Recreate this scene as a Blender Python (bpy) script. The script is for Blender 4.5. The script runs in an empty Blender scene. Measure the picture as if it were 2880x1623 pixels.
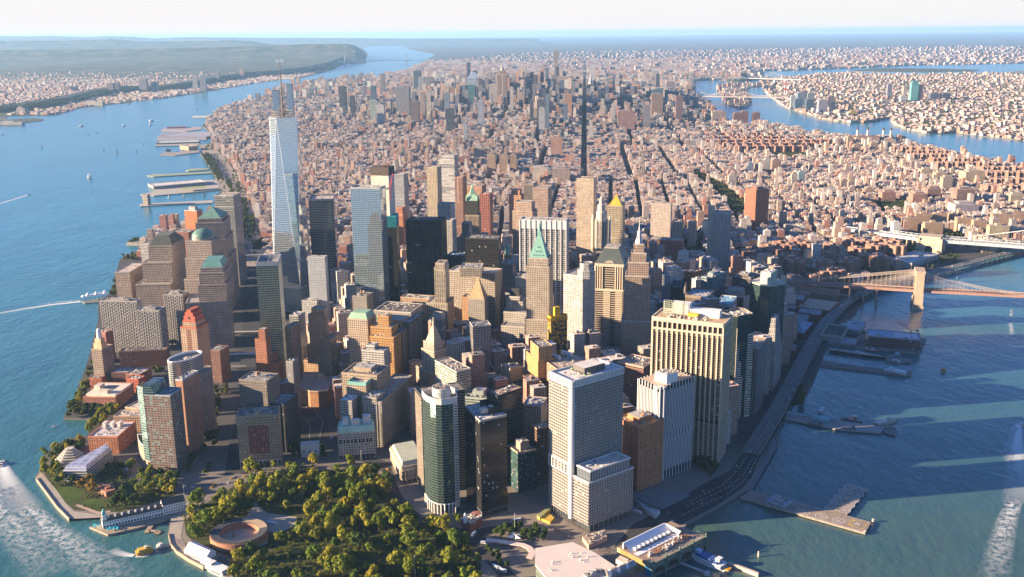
import bpy,math,random
import numpy as np
from mathutils import Matrix,Vector
from mathutils.bvhtree import BVHTree
rnd=random.Random(7)
S=bpy.context.scene
COL=S.collection
#camera, sky, sun, exposure
CAM_H,PITCH,ROLL,FOC=586.25,0.2513453,-0.0093636,2810.14
cp,sp,cr,sr=math.cos(PITCH),math.sin(PITCH),math.cos(ROLL),math.sin(ROLL)
FW=np.array([0,cp,-sp]);RI=np.array([cr,0,0])+np.array([0,sp,cp])*sr;UP=np.array([0,sp,cp])*cr-np.array([1,0,0])*sr
cd=bpy.data.cameras.new('camera');cam=bpy.data.objects.new('camera',cd);COL.objects.link(cam)
cd.sensor_width=36;cd.lens=FOC/2880*36;cd.clip_start=5;cd.clip_end=400000
cam.matrix_world=Matrix(((RI[0],UP[0],-FW[0],0),(RI[1],UP[1],-FW[1],0),(RI[2],UP[2],-FW[2],CAM_H),(0,0,0,1)))
S.camera=cam
SUN_EL,SUN_DIR=math.radians(14.0),math.radians(189.2)
sv=Vector((math.cos(SUN_EL)*math.cos(SUN_DIR),math.cos(SUN_EL)*math.sin(SUN_DIR),math.sin(SUN_EL)))
w=bpy.data.worlds.new('World');S.world=w;w.use_nodes=True
nt=w.node_tree;bg=nt.nodes['Background'];sky=nt.nodes.new('ShaderNodeTexSky')
sky.sky_type='NISHITA';sky.sun_disc=False;sky.sun_elevation=SUN_EL;sky.sun_rotation=math.pi/2-SUN_DIR
sky.altitude=300;sky.air_density=1.0;sky.dust_density=0.4;sky.ozone_density=2.5
geo=nt.nodes.new('ShaderNodeTexCoord');sx=nt.nodes.new('ShaderNodeSeparateXYZ');nt.links.new(geo.outputs['Generated'],sx.inputs[0])
mr=nt.nodes.new('ShaderNodeMapRange');nt.links.new(sx.outputs[2],mr.inputs[0]);mr.inputs[1].default_value=.035;mr.inputs[2].default_value=.11;mr.inputs[3].default_value=1.0;mr.inputs[4].default_value=0
mx=nt.nodes.new('ShaderNodeMix');mx.data_type='RGBA';nt.links.new(mr.outputs[0],mx.inputs[0]);hs=nt.nodes.new('ShaderNodeMix');hs.data_type='RGBA';hs.blend_type='MULTIPLY';hs.inputs[0].default_value=1;hs.inputs[7].default_value=(.64,.88,1.38,1);nt.links.new(sky.outputs[0],hs.inputs[6]);nt.links.new(hs.outputs[2],mx.inputs[6]);mx.inputs[7].default_value=(5.4,5.2,5.15,1)
nt.links.new(mx.outputs[2],bg.inputs[0]);bg.inputs[1].default_value=0.039
sd=bpy.data.lights.new('sun','SUN');sun=bpy.data.objects.new('sun',sd);COL.objects.link(sun)
sd.energy=4.4;sd.angle=math.radians(0.5);sd.color=(1.0,0.765,0.51)
sun.rotation_euler=sv.to_track_quat('Z','Y').to_euler();sun.location=(-500,-100,900)
S.view_settings.view_transform='Standard';S.view_settings.look='None';S.view_settings.exposure=2.2;S.view_settings.gamma=1
S.render.engine='CYCLES'
cy=S.cycles
cy.max_bounces=4;cy.diffuse_bounces=2;cy.glossy_bounces=2;cy.transmission_bounces=2;cy.volume_bounces=1;cy.transparent_max_bounces=8
cy.caustics_reflective=False;cy.caustics_refractive=False
cy.use_denoising=True
try:cy.denoiser='OPENIMAGEDENOISE'
except Exception:pass
#picture point -> place on the ground or at a height
REG={'f':(0,0,.89444),'1':(0,80,2.6833),'2':(960,80,2.6833),'3':(1920,80,2.6833),'4':(0,540,2.6833),'5':(960,540,2.6833),'6':(1920,540,2.6833),'7':(0,1080,2.674),'8':(960,1080,2.674),'9':(1920,1080,2.674),'Q':(240,600,2.904),'R':(700,480,3.456),'A':(960,780,5.3667),'B':(1440,780,5.3667),'C':(1780,760,5.3667),'D':(1780,1030,5.3667),'E':(1300,990,5.3667),'F':(640,840,5.3667),'G':(640,1080,5.3667),'H':(1120,1050,5.3667),'I':(1380,1300,5.3667),'J':(1640,1353,5.3667),'K':(1180,1353,5.3667),'L':(220,900,5.3667),'M':(160,1080,5.3667),'N':(1100,540,3.0333),'O':(1560,540,3.0333),'P':(2200,600,2.1412),'x':(0,0,1)}
def ray(k,x,y):
 a=REG[k]
 return FW+RI*((a[0]+x/a[2]-1440)/FOC)-UP*((a[1]+y/a[2]-811.5)/FOC)
def un(k,x,y,z=0.0):
 d=ray(k,x,y);t=(z-CAM_H)/d[2]
 return np.array([d[0]*t,d[1]*t])
def uy(k,x,y,Y):
 d=ray(k,x,y);t=Y/d[1]
 return np.array([d[0]*t,Y]),CAM_H+d[2]*t
def uns(k,pts,z=0.0):return[un(k,*p,z)for p in pts]
def proj(P):
 P=np.atleast_2d(np.asarray(P,float));d=P-np.array([0,0,CAM_H]);D=d@FW
 return 1440+FOC*(d@RI)/D,811.5-FOC*(d@UP)/D,D
def ll(lat,lon):
 e=(lon+74.0170)*84350+142.07;n=(lat-40.7033)*111050+1102.8
 c,s=math.cos(.4326952),math.sin(.4326952)
 return np.array([e*c-n*s,e*s+n*c])
def ccw(p):
 p=[np.asarray(q,float)[:2]for q in p]
 a=sum(p[i][0]*p[i-1][1]-p[i-1][0]*p[i][1]for i in range(len(p)))
 return p[::-1]if a>0 else p
def square(L,F,Rr):
 a,b=L-F,Rr-F
 la,lb=np.hypot(*a),np.hypot(*b)
 ang=math.degrees(math.acos(max(-1,min(1,a@b/(la*lb)))))
 if abs(ang-90)>8:
  if la>=lb:n=np.array([a[1],-a[0]])/la;b=(n if n@b>0 else-n)*lb
  else:n=np.array([b[1],-b[0]])/lb;a=(n if n@a>0 else-n)*la
 return ccw([F,F+b,F+a+b,F+a])
def q3(k,L,F,Rr,h):return square(un(k,*L,h),un(k,*F,h),un(k,*Rr,h))
def q2(k,L,Rr,h,depth):
 a,b=un(k,*L,h),un(k,*Rr,h)
 if math.atan2(b[1]-a[1],b[0]-a[0])>-.2:b=uy(k,*Rr,a[1]-.28*(b[0]-a[0]))[0]
 return back(a,b,depth)
def back(a,b,depth):
 d=(b-a)/np.hypot(*(b-a));n=np.array([-d[1],d[0]])
 return ccw([a,b,b+n*depth,a+n*depth])
def edge(P):
 """the camera-side left edge of a footprint, from its left end to the near corner"""
 i=min(range(len(P)),key=lambda j:P[j][1]);n=[P[i-1],P[(i+1)%len(P)]]
 return min(n,key=lambda q:q[0]/q[1]),P[i]
def qy(k,L,Rr,Y,depth,tilt=.30):
 (a,h),(b,h2)=uy(k,*L,Y),uy(k,*Rr,Y);(b,h2)=uy(k,*Rr,Y-tilt*(b[0]-a[0]))
 return back(a,b,depth),(h+h2)/2
def rect(c,wx,wy,ang=0):
 c=np.asarray(c,float)[:2];ca,sa=math.cos(ang),math.sin(ang)
 return[c+np.array([x*ca-y*sa,x*sa+y*ca])for x,y in((-wx/2,-wy/2),(wx/2,-wy/2),(wx/2,wy/2),(-wx/2,wy/2))]
def ring(c,rx,ry=None,n=24,ang=0,a0=0,a1=2*math.pi):
 ry=ry or rx;c=np.asarray(c,float)[:2];ca,sa=math.cos(ang),math.sin(ang);out=[]
 for i in range(n):
  t=a0+(a1-a0)*i/n;x,y=rx*math.cos(t),ry*math.sin(t)
  out.append(c+np.array([x*ca-y*sa,x*sa+y*ca]))
 return out
def cen(p):return sum(np.asarray(q,float)[:2]for q in p)/len(p)
def shrink(p,f,about=None):
 c=cen(p)if about is None else np.asarray(about,float)[:2]
 return[c+(np.asarray(q)[:2]-c)*f for q in p]
def inset(p,d):
 c=cen(p);return[c+(q-c)*max(.05,1-d/max(1e-6,np.hypot(*(q-c))*0.75))for q in p]
def sub(p,u0,u1,v0,v1):
 """part of a quad footprint: u runs along its first side, v along its last"""
 a,b,c,d=p
 P=lambda u,v:a*(1-u)*(1-v)+b*u*(1-v)+c*u*v+d*(1-u)*v
 return[P(u0,v0),P(u1,v0),P(u1,v1),P(u0,v1)]
#materials
MATS={}
def _nt(name):
 m=bpy.data.materials.new(name);m.use_nodes=True;t=m.node_tree
 return m,t,t.nodes['Principled BSDF']
def N(t,kind,**kw):
 n=t.nodes.new(kind)
 for k,v in kw.items():setattr(n,k,v)
 return n
def math_(t,op,a,b=None,c=None):
 n=N(t,'ShaderNodeMath',operation=op)
 for i,v in enumerate((a,b,c)):
  if v is None:continue
  if isinstance(v,(int,float)):n.inputs[i].default_value=v
  else:t.links.new(v,n.inputs[i])
 return n.outputs[0]
def mixc(t,f,a,b,mode='MIX'):
 n=N(t,'ShaderNodeMix',data_type='RGBA',blend_type=mode)
 for s,v in((n.inputs[0],f),(n.inputs[6],a),(n.inputs[7],b)):
  if isinstance(v,(int,float)):s.default_value=v
  elif isinstance(v,tuple):s.default_value=(*v[:3],1)
  else:t.links.new(v,s)
 return n.outputs[2]
def noise_(t,scale,detail=3,rough=.55,vec=None,dim='3D'):
 n=N(t,'ShaderNodeTexNoise',noise_dimensions=dim);n.inputs['Scale'].default_value=scale;n.inputs['Detail'].default_value=detail;n.inputs['Roughness'].default_value=rough
 if vec is not None:t.links.new(vec,n.inputs['Vector'])
 return n.outputs[0]
def coords(t,kind='Object'):return N(t,'ShaderNodeTexCoord').outputs[kind]
def ramp(t,f,lo,hi):
 n=N(t,'ShaderNodeMapRange');t.links.new(f,n.inputs[0]);n.inputs[1].default_value=lo;n.inputs[2].default_value=hi
 return n.outputs[0]
def r3(c):return tuple(round(float(x),3)for x in c)
def plain(c,rough=.8,metal=0.0,var=.25,scale=.08,spec=.3):
 """a matt surface with weathering noise"""
 k=('p',r3(c),rough,metal,var,scale)
 if k in MATS:return MATS[k]
 m,t,b=_nt('surface');v=coords(t)
 n=ramp(t,noise_(t,scale,5,.62,v),.3,.7);n2=ramp(t,noise_(t,scale*9,3,.6,v),.3,.7)
 d=tuple(x*(1-var)for x in c);l=tuple(min(1,x*(1+var*.6))for x in c)
 col=mixc(t,n,d,l);col=mixc(t,math_(t,'MULTIPLY',n2,.35),col,d)
 t.links.new(col,b.inputs['Base Color']);b.inputs['Roughness'].default_value=rough;b.inputs['Metallic'].default_value=metal;b.inputs['Specular IOR Level'].default_value=spec
 MATS[k]=m;return m
def glassy(c,rough=.12,metal=0.0,spec=.38,vary=.5,light=(.3,.3,.3),nlight=.03):
 """window panes: each loose pane has its own depth of colour, a few have pale blinds"""
 k=('g',r3(c),rough,metal,spec,vary,nlight)
 if k in MATS:return MATS[k]
 m,t,b=_nt('window_glass');g=N(t,'ShaderNodeNewGeometry').outputs['Random Per Island']
 f=math_(t,'ADD',1-vary*.5,math_(t,'MULTIPLY',g,vary))
 col=N(t,'ShaderNodeVectorMath',operation='SCALE');col.inputs[0].default_value=c;t.links.new(f,col.inputs['Scale'])
 g2=math_(t,'FRACT',math_(t,'MULTIPLY',g,37.7));lit=math_(t,'LESS_THAN',g2,nlight)
 t.links.new(mixc(t,lit,col.outputs[0],tuple(light)),b.inputs['Base Color'])
 b.inputs['Roughness'].default_value=rough;b.inputs['Metallic'].default_value=metal;b.inputs['Specular IOR Level'].default_value=spec
 MATS[k]=m;return m
def curtain(c,line,lw=.12,lh=.18,rough=.06,metal=.6,vary=.25):
 """curtain wall: panes with mullion lines, from the wall's own bay and storey coordinates"""
 k=('c',r3(c),r3(line),lw,lh,rough,metal,vary)
 if k in MATS:return MATS[k]
 m,t,b=_nt('curtain_wall');u=N(t,'ShaderNodeUVMap');s=N(t,'ShaderNodeSeparateXYZ');t.links.new(u.outputs[0],s.inputs[0])
 fx=math_(t,'FRACT',s.outputs[0]);fy=math_(t,'FRACT',s.outputs[1])
 ln=math_(t,'MAXIMUM',math_(t,'LESS_THAN',fx,lw),math_(t,'LESS_THAN',fy,lh))
 cb=N(t,'ShaderNodeCombineXYZ');t.links.new(math_(t,'FLOOR',s.outputs[0]),cb.inputs[0]);t.links.new(math_(t,'FLOOR',s.outputs[1]),cb.inputs[1])
 wn=N(t,'ShaderNodeTexWhiteNoise');t.links.new(cb.outputs[0],wn.inputs[0])
 sc=N(t,'ShaderNodeVectorMath',operation='SCALE');sc.inputs[0].default_value=c;t.links.new(math_(t,'ADD',1-vary,math_(t,'MULTIPLY',wn.outputs[0],vary*2)),sc.inputs['Scale'])
 t.links.new(mixc(t,ln,sc.outputs[0],tuple(line)),b.inputs['Base Color'])
 t.links.new(math_(t,'ADD',rough,math_(t,'MULTIPLY',ln,.45)),b.inputs['Roughness'])
 t.links.new(math_(t,'MULTIPLY',metal,math_(t,'SUBTRACT',1.0,ln)),b.inputs['Metallic']);b.inputs['Specular IOR Level'].default_value=.6
 bn=N(t,'ShaderNodeBump');bn.inputs['Strength'].default_value=.05;bn.inputs['Distance'].default_value=.3
 t.links.new(wn.outputs[0],bn.inputs['Height']);t.links.new(bn.outputs[0],b.inputs['Normal'])
 MATS[k]=m;return m
def city_mat(name,dens=1.0):
 """walls of the many small buildings: wall colour from the mesh, window grid from its bay and storey coordinates"""
 m,t,b=_nt(name);u=N(t,'ShaderNodeUVMap');s=N(t,'ShaderNodeSeparateXYZ');t.links.new(u.outputs[0],s.inputs[0])
 at=N(t,'ShaderNodeVertexColor');at.layer_name='paint'
 fx=math_(t,'ABSOLUTE',math_(t,'SUBTRACT',math_(t,'FRACT',s.outputs[0]),.5));fy=math_(t,'ABSOLUTE',math_(t,'SUBTRACT',math_(t,'FRACT',s.outputs[1]),.5))
 win=math_(t,'MULTIPLY',math_(t,'LESS_THAN',fx,.25),math_(t,'LESS_THAN',fy,.27))
 win=math_(t,'MULTIPLY',win,math_(t,'GREATER_THAN',s.outputs[1],0.0))
 n=ramp(t,noise_(t,.03,5,.65,coords(t)),.3,.7)
 wall=mixc(t,math_(t,'MULTIPLY',n,.4),at.outputs[0],(0.05,.045,.04))
 cb=N(t,'ShaderNodeCombineXYZ');t.links.new(math_(t,'FLOOR',s.outputs[0]),cb.inputs[0]);t.links.new(math_(t,'FLOOR',s.outputs[1]),cb.inputs[1])
 wn=N(t,'ShaderNodeTexWhiteNoise');t.links.new(cb.outputs[0],wn.inputs[0])
 gl=mixc(t,math_(t,'GREATER_THAN',wn.outputs[0],.9),(.03,.035,.045),(.25,.25,.24))
 t.links.new(mixc(t,math_(t,'MULTIPLY',win,.92*dens),wall,gl),b.inputs['Base Color'])
 t.links.new(math_(t,'SUBTRACT',.85,math_(t,'MULTIPLY',win,.6)),b.inputs['Roughness']);b.inputs['Specular IOR Level'].default_value=.35
 return m
#meshes and objects
class MB:
 def __init__(s):s.v=[];s.f=[];s.uv=[];s.m=[]
 def poly(s,pts,m=0,uv=None):
  i=len(s.v);n=len(pts);s.v+=[tuple(map(float,p))for p in pts];s.f.append(list(range(i,i+n)));s.m.append(m)
  s.uv+=uv if uv else[(p[0]*.1,-1-abs(p[1])*.1)for p in pts]
 def wall(s,a,b,z0,z1,m=0,bay=3.2,flr=3.7,a1=None,b1=None):
  l=math.hypot(b[0]-a[0],b[1]-a[1]);nb=max(1,round(l/bay));nf=max(1,round((z1-z0)/flr));o,q=rnd.randrange(500),rnd.randrange(500)
  a1=a if a1 is None else a1;b1=b if b1 is None else b1
  s.poly([(a[0],a[1],z0),(b[0],b[1],z0),(b1[0],b1[1],z1),(a1[0],a1[1],z1)],m,[(o,q),(o+nb,q),(o+nb,q+nf),(o,q+nf)])
 def prism(s,p,z0,z1,m=0,mt=None,bay=3.2,flr=3.7,top=True,p1=None):
  p=ccw(p);n=len(p);p1=p if p1 is None else(ccw(p1))
  for i in range(n):s.wall(p[i],p[(i+1)%n],z0,z1,m,bay,flr,p1[i],p1[(i+1)%n])
  if top:s.poly([(q[0],q[1],z1)for q in p1],m if mt is None else mt)
 def flat(s,p,z,m=0):s.poly([(q[0],q[1],z)for q in ccw(p)],m)
 def box(s,c,wx,wy,z0,z1,ang=0,m=0,mt=None):s.prism(rect(c,wx,wy,ang),z0,z1,m,mt)
 def cone(s,p,z0,apex,m=0):
  p=ccw(p)
  for i in range(len(p)):
   a,b=p[i],p[(i+1)%len(p)];s.poly([(a[0],a[1],z0),(b[0],b[1],z0),tuple(apex)],m)
 def bar(s,a,b,r=.3,m=0,n=4):
  a,b=Vector(a),Vector(b);d=(b-a)
  if d.length<1e-6:return
  q=d.to_track_quat('Z','Y');ra=[]
  for e,rr in((a,r if not isinstance(r,tuple)else r[0]),(b,r if not isinstance(r,tuple)else r[1])):
   ra.append([e+q@Vector((rr*math.cos(2*math.pi*(i+.5)/n),rr*math.sin(2*math.pi*(i+.5)/n),0))for i in range(n)])
  for i in range(n):j=(i+1)%n;s.poly([ra[0][i],ra[0][j],ra[1][j],ra[1][i]],m)
  s.poly(ra[1],m);s.poly(ra[0][::-1],m)
 def lathe(s,c,prof,n=20,m=0):
  rings=[[(c[0]+r*math.cos(2*math.pi*i/n),c[1]+r*math.sin(2*math.pi*i/n),z)for i in range(n)]for r,z in prof]
  for a,b in zip(rings,rings[1:]):
   for i in range(n):j=(i+1)%n;s.poly([a[i],a[j],b[j],b[i]],m)
  s.poly(rings[-1],m)
 def panes(s,a,b,z0,z1,nb,nf,wx,wy,off=.07,m=0,skip=0.0,arch=None,cy=.5):
  """one pane per bay and storey, set proud of the wall from a to b"""
  a,b=np.asarray(a,float),np.asarray(b,float);d=b-a;l=np.hypot(*d);d/=l;n=np.array([d[1],-d[0]])*off
  bw,fh=l/nb,(z1-z0)/nf
  for j in range(nf):
   zb=z0+(j+cy-wy/2)*fh;zt=zb+wy*fh
   for i in range(nb):
    if skip and rnd.random()<skip:continue
    p=a+d*bw*(i+.5-wx/2)+n;q=a+d*bw*(i+.5+wx/2)+n
    s.poly([(p[0],p[1],zb),(q[0],q[1],zb),(q[0],q[1],zt),(p[0],p[1],zt)],m)
 def build(s,name,mats,parent=None,smooth=False):
  if not s.v:return None
  me=bpy.data.meshes.new(name);o=bpy.data.objects.new(name,me)
  v=np.array(s.v,np.float32)
  if parent is not None:v=v-np.array(parent.location,np.float32);o.parent=parent
  ln=np.array([len(f)for f in s.f],np.int32);idx=np.concatenate([np.array(f,np.int32)for f in s.f])
  fill_mesh(me,v,idx,ln,np.array(s.uv,np.float32),np.array(s.m,np.int32),smooth)
  for m in(mats if isinstance(mats,(list,tuple))else[mats]):me.materials.append(m)
  COL.objects.link(o);return o
def fill_mesh(me,v,idx,ln,uv=None,mi=None,smooth=False,col=None):
 me.vertices.add(len(v));me.vertices.foreach_set('co',v.astype(np.float32).ravel())
 me.loops.add(len(idx));me.loops.foreach_set('vertex_index',idx)
 me.polygons.add(len(ln));st=np.zeros(len(ln),np.int32);st[1:]=np.cumsum(ln)[:-1]
 me.polygons.foreach_set('loop_start',st);me.polygons.foreach_set('loop_total',ln)
 if mi is not None:me.polygons.foreach_set('material_index',mi)
 me.polygons.foreach_set('use_smooth',np.full(len(ln),smooth))
 if uv is not None:me.uv_layers.new(name='UVMap').data.foreach_set('uv',uv.ravel())
 if col is not None:
  ca=me.color_attributes.new('paint','FLOAT_COLOR','CORNER');ca.data.foreach_set('color',col.astype(np.float32).ravel())
 me.update(calc_edges=True)
LABELS=[]
def tag(o,label,cat,group=None,kind=None):
 if label:o['label']=label
 if cat:o['category']=cat
 if group:o['group']=group
 if kind:o['kind']=kind
 return o
def thing(name,loc,label,cat,group=None):
 o=bpy.data.objects.new(name,None);o.location=(float(loc[0]),float(loc[1]),float(loc[2])if len(loc)>2 else 3.0)
 o.empty_display_size=5;COL.objects.link(o);return tag(o,label,cat,group)
def struct(name,mb,mats,kind='structure'):
 o=mb.build(name,mats);o['kind']=kind;return o
OCC=[]
#one tall building from its parts
STONE,CREAM,WHITE,TAN,GOLD=(.46,.38,.29),(.56,.47,.36),(.68,.65,.6),(.42,.31,.21),(.46,.29,.12)
BROWN,RED,ORANGE,GREY,DGREY,BLACK=(.22,.125,.085),(.33,.12,.07),(.45,.19,.08),(.33,.32,.31),(.13,.13,.135),(.018,.019,.022)
PINK,COPPER,GLASS=(.52,.38,.31),(.22,.42,.33),(.022,.026,.034)
ROOF,WROOF,TROOF=(.30,.275,.25),(.62,.60,.57),(.42,.36,.30)
def clutter(mb,p,z,n,seed=0,big=1.0):
 r=random.Random(seed+int(p[0][0]*7+p[0][1]*3));q=p if len(p)==4 else rect(cen(p),10,10)
 ang=math.atan2(q[1][1]-q[0][1],q[1][0]-q[0][0])
 for i in range(n):
  u,v=r.uniform(.14,.86),r.uniform(.14,.86);c=q[0]+(q[1]-q[0])*u+(q[3]-q[0])*v
  mb.box(c,r.uniform(1.2,4.5)*big,r.uniform(1.2,3.2)*big,z,z+r.uniform(.8,2.6)*big,ang,m=r.choice((0,0,1,2)))
 for i in range(n//3):
  u,v=r.uniform(.15,.85),r.uniform(.15,.85);c=q[0]+(q[1]-q[0])*u+(q[3]-q[0])*v;e=c+(q[1]-q[0])*r.uniform(-.15,.15)
  mb.bar((c[0],c[1],z+.9),(e[0],e[1],z+.9),.45,1)
def tank(mb,c,z,r=2.2):
 for i in range(4):
  a=i*math.pi/2+.7;mb.bar((c[0]+r*.7*math.cos(a),c[1]+r*.7*math.sin(a),z),(c[0]+r*.7*math.cos(a),c[1]+r*.7*math.sin(a),z+3.2),.15,0)
 mb.lathe(c,[(r,z+3),(r*.95,z+6.4),(.2,z+8)],12,0)
def tower(name,label,cat,tiers,wall=STONE,glass=GLASS,bay=3.4,flr=3.8,wx=.45,wy=.55,roof=ROOF,z0=3.0,para=1.1,pent=0.0,trim=None,base=0.0,base_col=None,curtain_=None,clut=6,group=None,rough=.85,nlight=.025,cornice=True,tanks=0,groundz=None,vary=.5,skip=0.0,gl=None):
 """tiers: [(footprint, top height)] from the lowest up; each stands on the one before"""
 root=thing(name,(*cen(tiers[0][0]),z0),label,cat,group);OCC.append(tiers[0][0])
 dim=lambda c:c if c is None or sum(c)<.7 else tuple(x*(1-.34*min(1,(sum(c)-.7)/.7))for x in c)
 wall,trim,base_col=dim(wall),dim(trim),dim(base_col)
 W,G,Rf,Tr=MB(),MB(),MB(),MB();z=z0
 if base:
  p=tiers[0][0];B=MB();B.prism(p,z0,z0+base,0,bay=bay,top=False);B.build('ground_storeys',plain(base_col or wall),root);z=z0+base
  n=len(p)
  for i in range(n):
   a,b=ccw(p)[i],ccw(p)[(i+1)%n];l=np.hypot(*(np.asarray(b)-a));G.panes(a,b,z0+.5,z0+base-.5,max(1,round(l/(bay*1.6))),1,.6,.75)
 for p,h in tiers:
  p=ccw(p);n=len(p);nf=max(1,round((h-z-1.2)/flr))
  for i in range(n):
   a,b=p[i],p[(i+1)%n];l=np.hypot(*(np.asarray(b)-a))
   W.wall(a,b,z,h,0,bay,flr)
   if curtain_ is None and l>2.5:G.panes(a,b,z+.4,h-1.0,max(1,round(l/bay)),nf,wx,wy,skip=skip)
  ins=shrink(p,.985)
  Rf.flat(ins,h-.15)
  if para:
   q=shrink(p,.955)
   for i in range(n):
    a,b,c,d=p[i],p[(i+1)%n],q[(i+1)%n],q[i]
    Tr.poly([(*a,h),(*b,h),(*b,h+para),(*a,h+para)]);Tr.poly([(*a,h+para),(*b,h+para),(*c,h+para),(*d,h+para)]);Tr.poly([(*c,h-.1),(*d,h-.1),(*d,h+para),(*c,h+para)])
  if cornice and para:
   o=shrink(p,1.012)
   for i in range(n):
    a,b=o[i],o[(i+1)%n];Tr.poly([(*a,h-1.3),(*b,h-1.3),(*b,h+.05),(*a,h+.05)]);Tr.poly([(*a,h+.05),(*b,h+.05),(*p[(i+1)%n],h+.05),(*p[i],h+.05)])
  z=h
 W.build('walls',curtain_ or plain(wall,rough),root)
 g=G.build('windows',gl or glassy(glass,nlight=nlight,vary=vary),root)
 if g:g['kind']='stuff'
 rf=Rf.build('roof',plain(roof,.9,var=.35,scale=.15),root)
 def on_roof(mb,nm,mt):
  o=mb.build(nm,mt,root)
  if o:o.parent=rf
 on_roof(Tr,'parapet',plain(trim or wall,.8))
 p,h=tiers[-1]
 if pent:
  M=MB();q=shrink(p,.5)if len(p)==4 else rect(cen(p),10,8);M.prism(q,h-.1,h+pent,0,1);clutter(M,q,h+pent,4,3)
  on_roof(M,'penthouse',[plain(tuple(x*.9 for x in(trim or wall))),plain((.4,.38,.36)),plain(DGREY)])
 if clut:
  M=MB();clutter(M,p,h-.1,int(clut*1.8),1,.85)
  for pp,hh in tiers[:-1]:clutter(M,pp,hh-.1,3,5,.7)
  on_roof(M,'rooftop_machinery',[plain((.40,.38,.35)),plain((.52,.5,.47)),plain(DGREY)])
 if tanks:
  for i in range(tanks):
   M=MB();tank(M,cen(p)+np.array([rnd.uniform(-.2,.2),rnd.uniform(-.2,.2)])*18,h);on_roof(M,'water_tank',plain((.3,.2,.13)))
 return root
#water and land
LAND=3.0
def water_mat():
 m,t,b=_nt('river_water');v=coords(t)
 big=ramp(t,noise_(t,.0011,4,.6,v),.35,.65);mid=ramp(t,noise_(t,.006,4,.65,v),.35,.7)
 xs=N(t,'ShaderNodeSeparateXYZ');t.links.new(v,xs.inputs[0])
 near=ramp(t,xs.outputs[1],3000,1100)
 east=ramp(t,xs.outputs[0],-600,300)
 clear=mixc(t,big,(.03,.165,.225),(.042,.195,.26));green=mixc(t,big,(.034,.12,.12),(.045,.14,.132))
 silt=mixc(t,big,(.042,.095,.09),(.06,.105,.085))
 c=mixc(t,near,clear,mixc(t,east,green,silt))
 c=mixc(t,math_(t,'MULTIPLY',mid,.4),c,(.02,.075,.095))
 t.links.new(c,b.inputs['Base Color']);b.inputs['Roughness'].default_value=.22;b.inputs['Specular IOR Level'].default_value=.45
 st=N(t,'ShaderNodeMapping');t.links.new(v,st.inputs[0]);st.inputs['Scale'].default_value=(1,.55,1);st.inputs['Rotation'].default_value=(0,0,.5)
 h=math_(t,'ADD',math_(t,'MULTIPLY',noise_(t,.085,4,.62,st.outputs[0]),1.0),math_(t,'MULTIPLY',noise_(t,.018,3,.6,st.outputs[0]),2.2))
 bp=N(t,'ShaderNodeBump');bp.inputs['Strength'].default_value=.42;bp.inputs['Distance'].default_value=2.4
 t.links.new(h,bp.inputs['Height']);t.links.new(bp.outputs[0],b.inputs['Normal'])
 return m
def ground_mat(name,a,b_,c,s1=.004,s2=.03,s3=.25):
 m,t,b=_nt(name);v=coords(t)
 n1=ramp(t,noise_(t,s1,5,.62,v),.35,.65);n2=ramp(t,noise_(t,s2,5,.65,v),.38,.62);n3=ramp(t,noise_(t,s3,3,.6,v),.3,.7)
 col=mixc(t,math_(t,'MULTIPLY',n2,.8),mixc(t,n1,a,b_),c);col=mixc(t,math_(t,'MULTIPLY',n3,.3),col,tuple(x*.45 for x in a))
 t.links.new(col,b.inputs['Base Color']);b.inputs['Roughness'].default_value=.9;b.inputs['Specular IOR Level'].default_value=.2
 return m
WATER=water_mat()
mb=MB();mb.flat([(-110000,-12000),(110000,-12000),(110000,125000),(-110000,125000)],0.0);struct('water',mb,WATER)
STREET=ground_mat('street_ground',(.20,.175,.155),(.155,.14,.13),(.25,.21,.18))
CITYG=ground_mat('city_ground',(.10,.09,.082),(.06,.08,.035),(.035,.06,.02),.002,.006,.1)
WOODG=ground_mat('wooded_land',(.022,.042,.018),(.04,.06,.025),(.17,.15,.12),.0011,.0028,.02)
def mat_manhattan():
 m,t,b=_nt('manhattan_ground');v=coords(t);xs=N(t,'ShaderNodeSeparateXYZ');t.links.new(v,xs.inputs[0])
 far=ramp(t,xs.outputs[1],1250,1380)
 n1=ramp(t,noise_(t,.02,5,.65,v),.35,.65);n2=ramp(t,noise_(t,.2,4,.6,v),.3,.7)
 a=mixc(t,n1,(.27,.225,.185),(.20,.175,.155));a=mixc(t,math_(t,'MULTIPLY',n2,.4),a,(.12,.11,.10))
 c=mixc(t,n1,(.06,.058,.06),(.09,.084,.08))  # darker asphalt beyond the park, with street shade put into the colour
 t.links.new(mixc(t,far,a,c),b.inputs['Base Color']);b.inputs['Roughness'].default_value=.9;b.inputs['Specular IOR Level'].default_value=.2
 return m
def land(name,pts,mat,z=LAND,bank=(.16,.145,.125)):
 mb=MB();p=ccw(pts);mb.flat(p,z)
 for i in range(len(p)):mb.wall(p[i],p[(i+1)%len(p)],-2,z,1)
 return struct(name,mb,[mat,plain(bank)])
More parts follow.
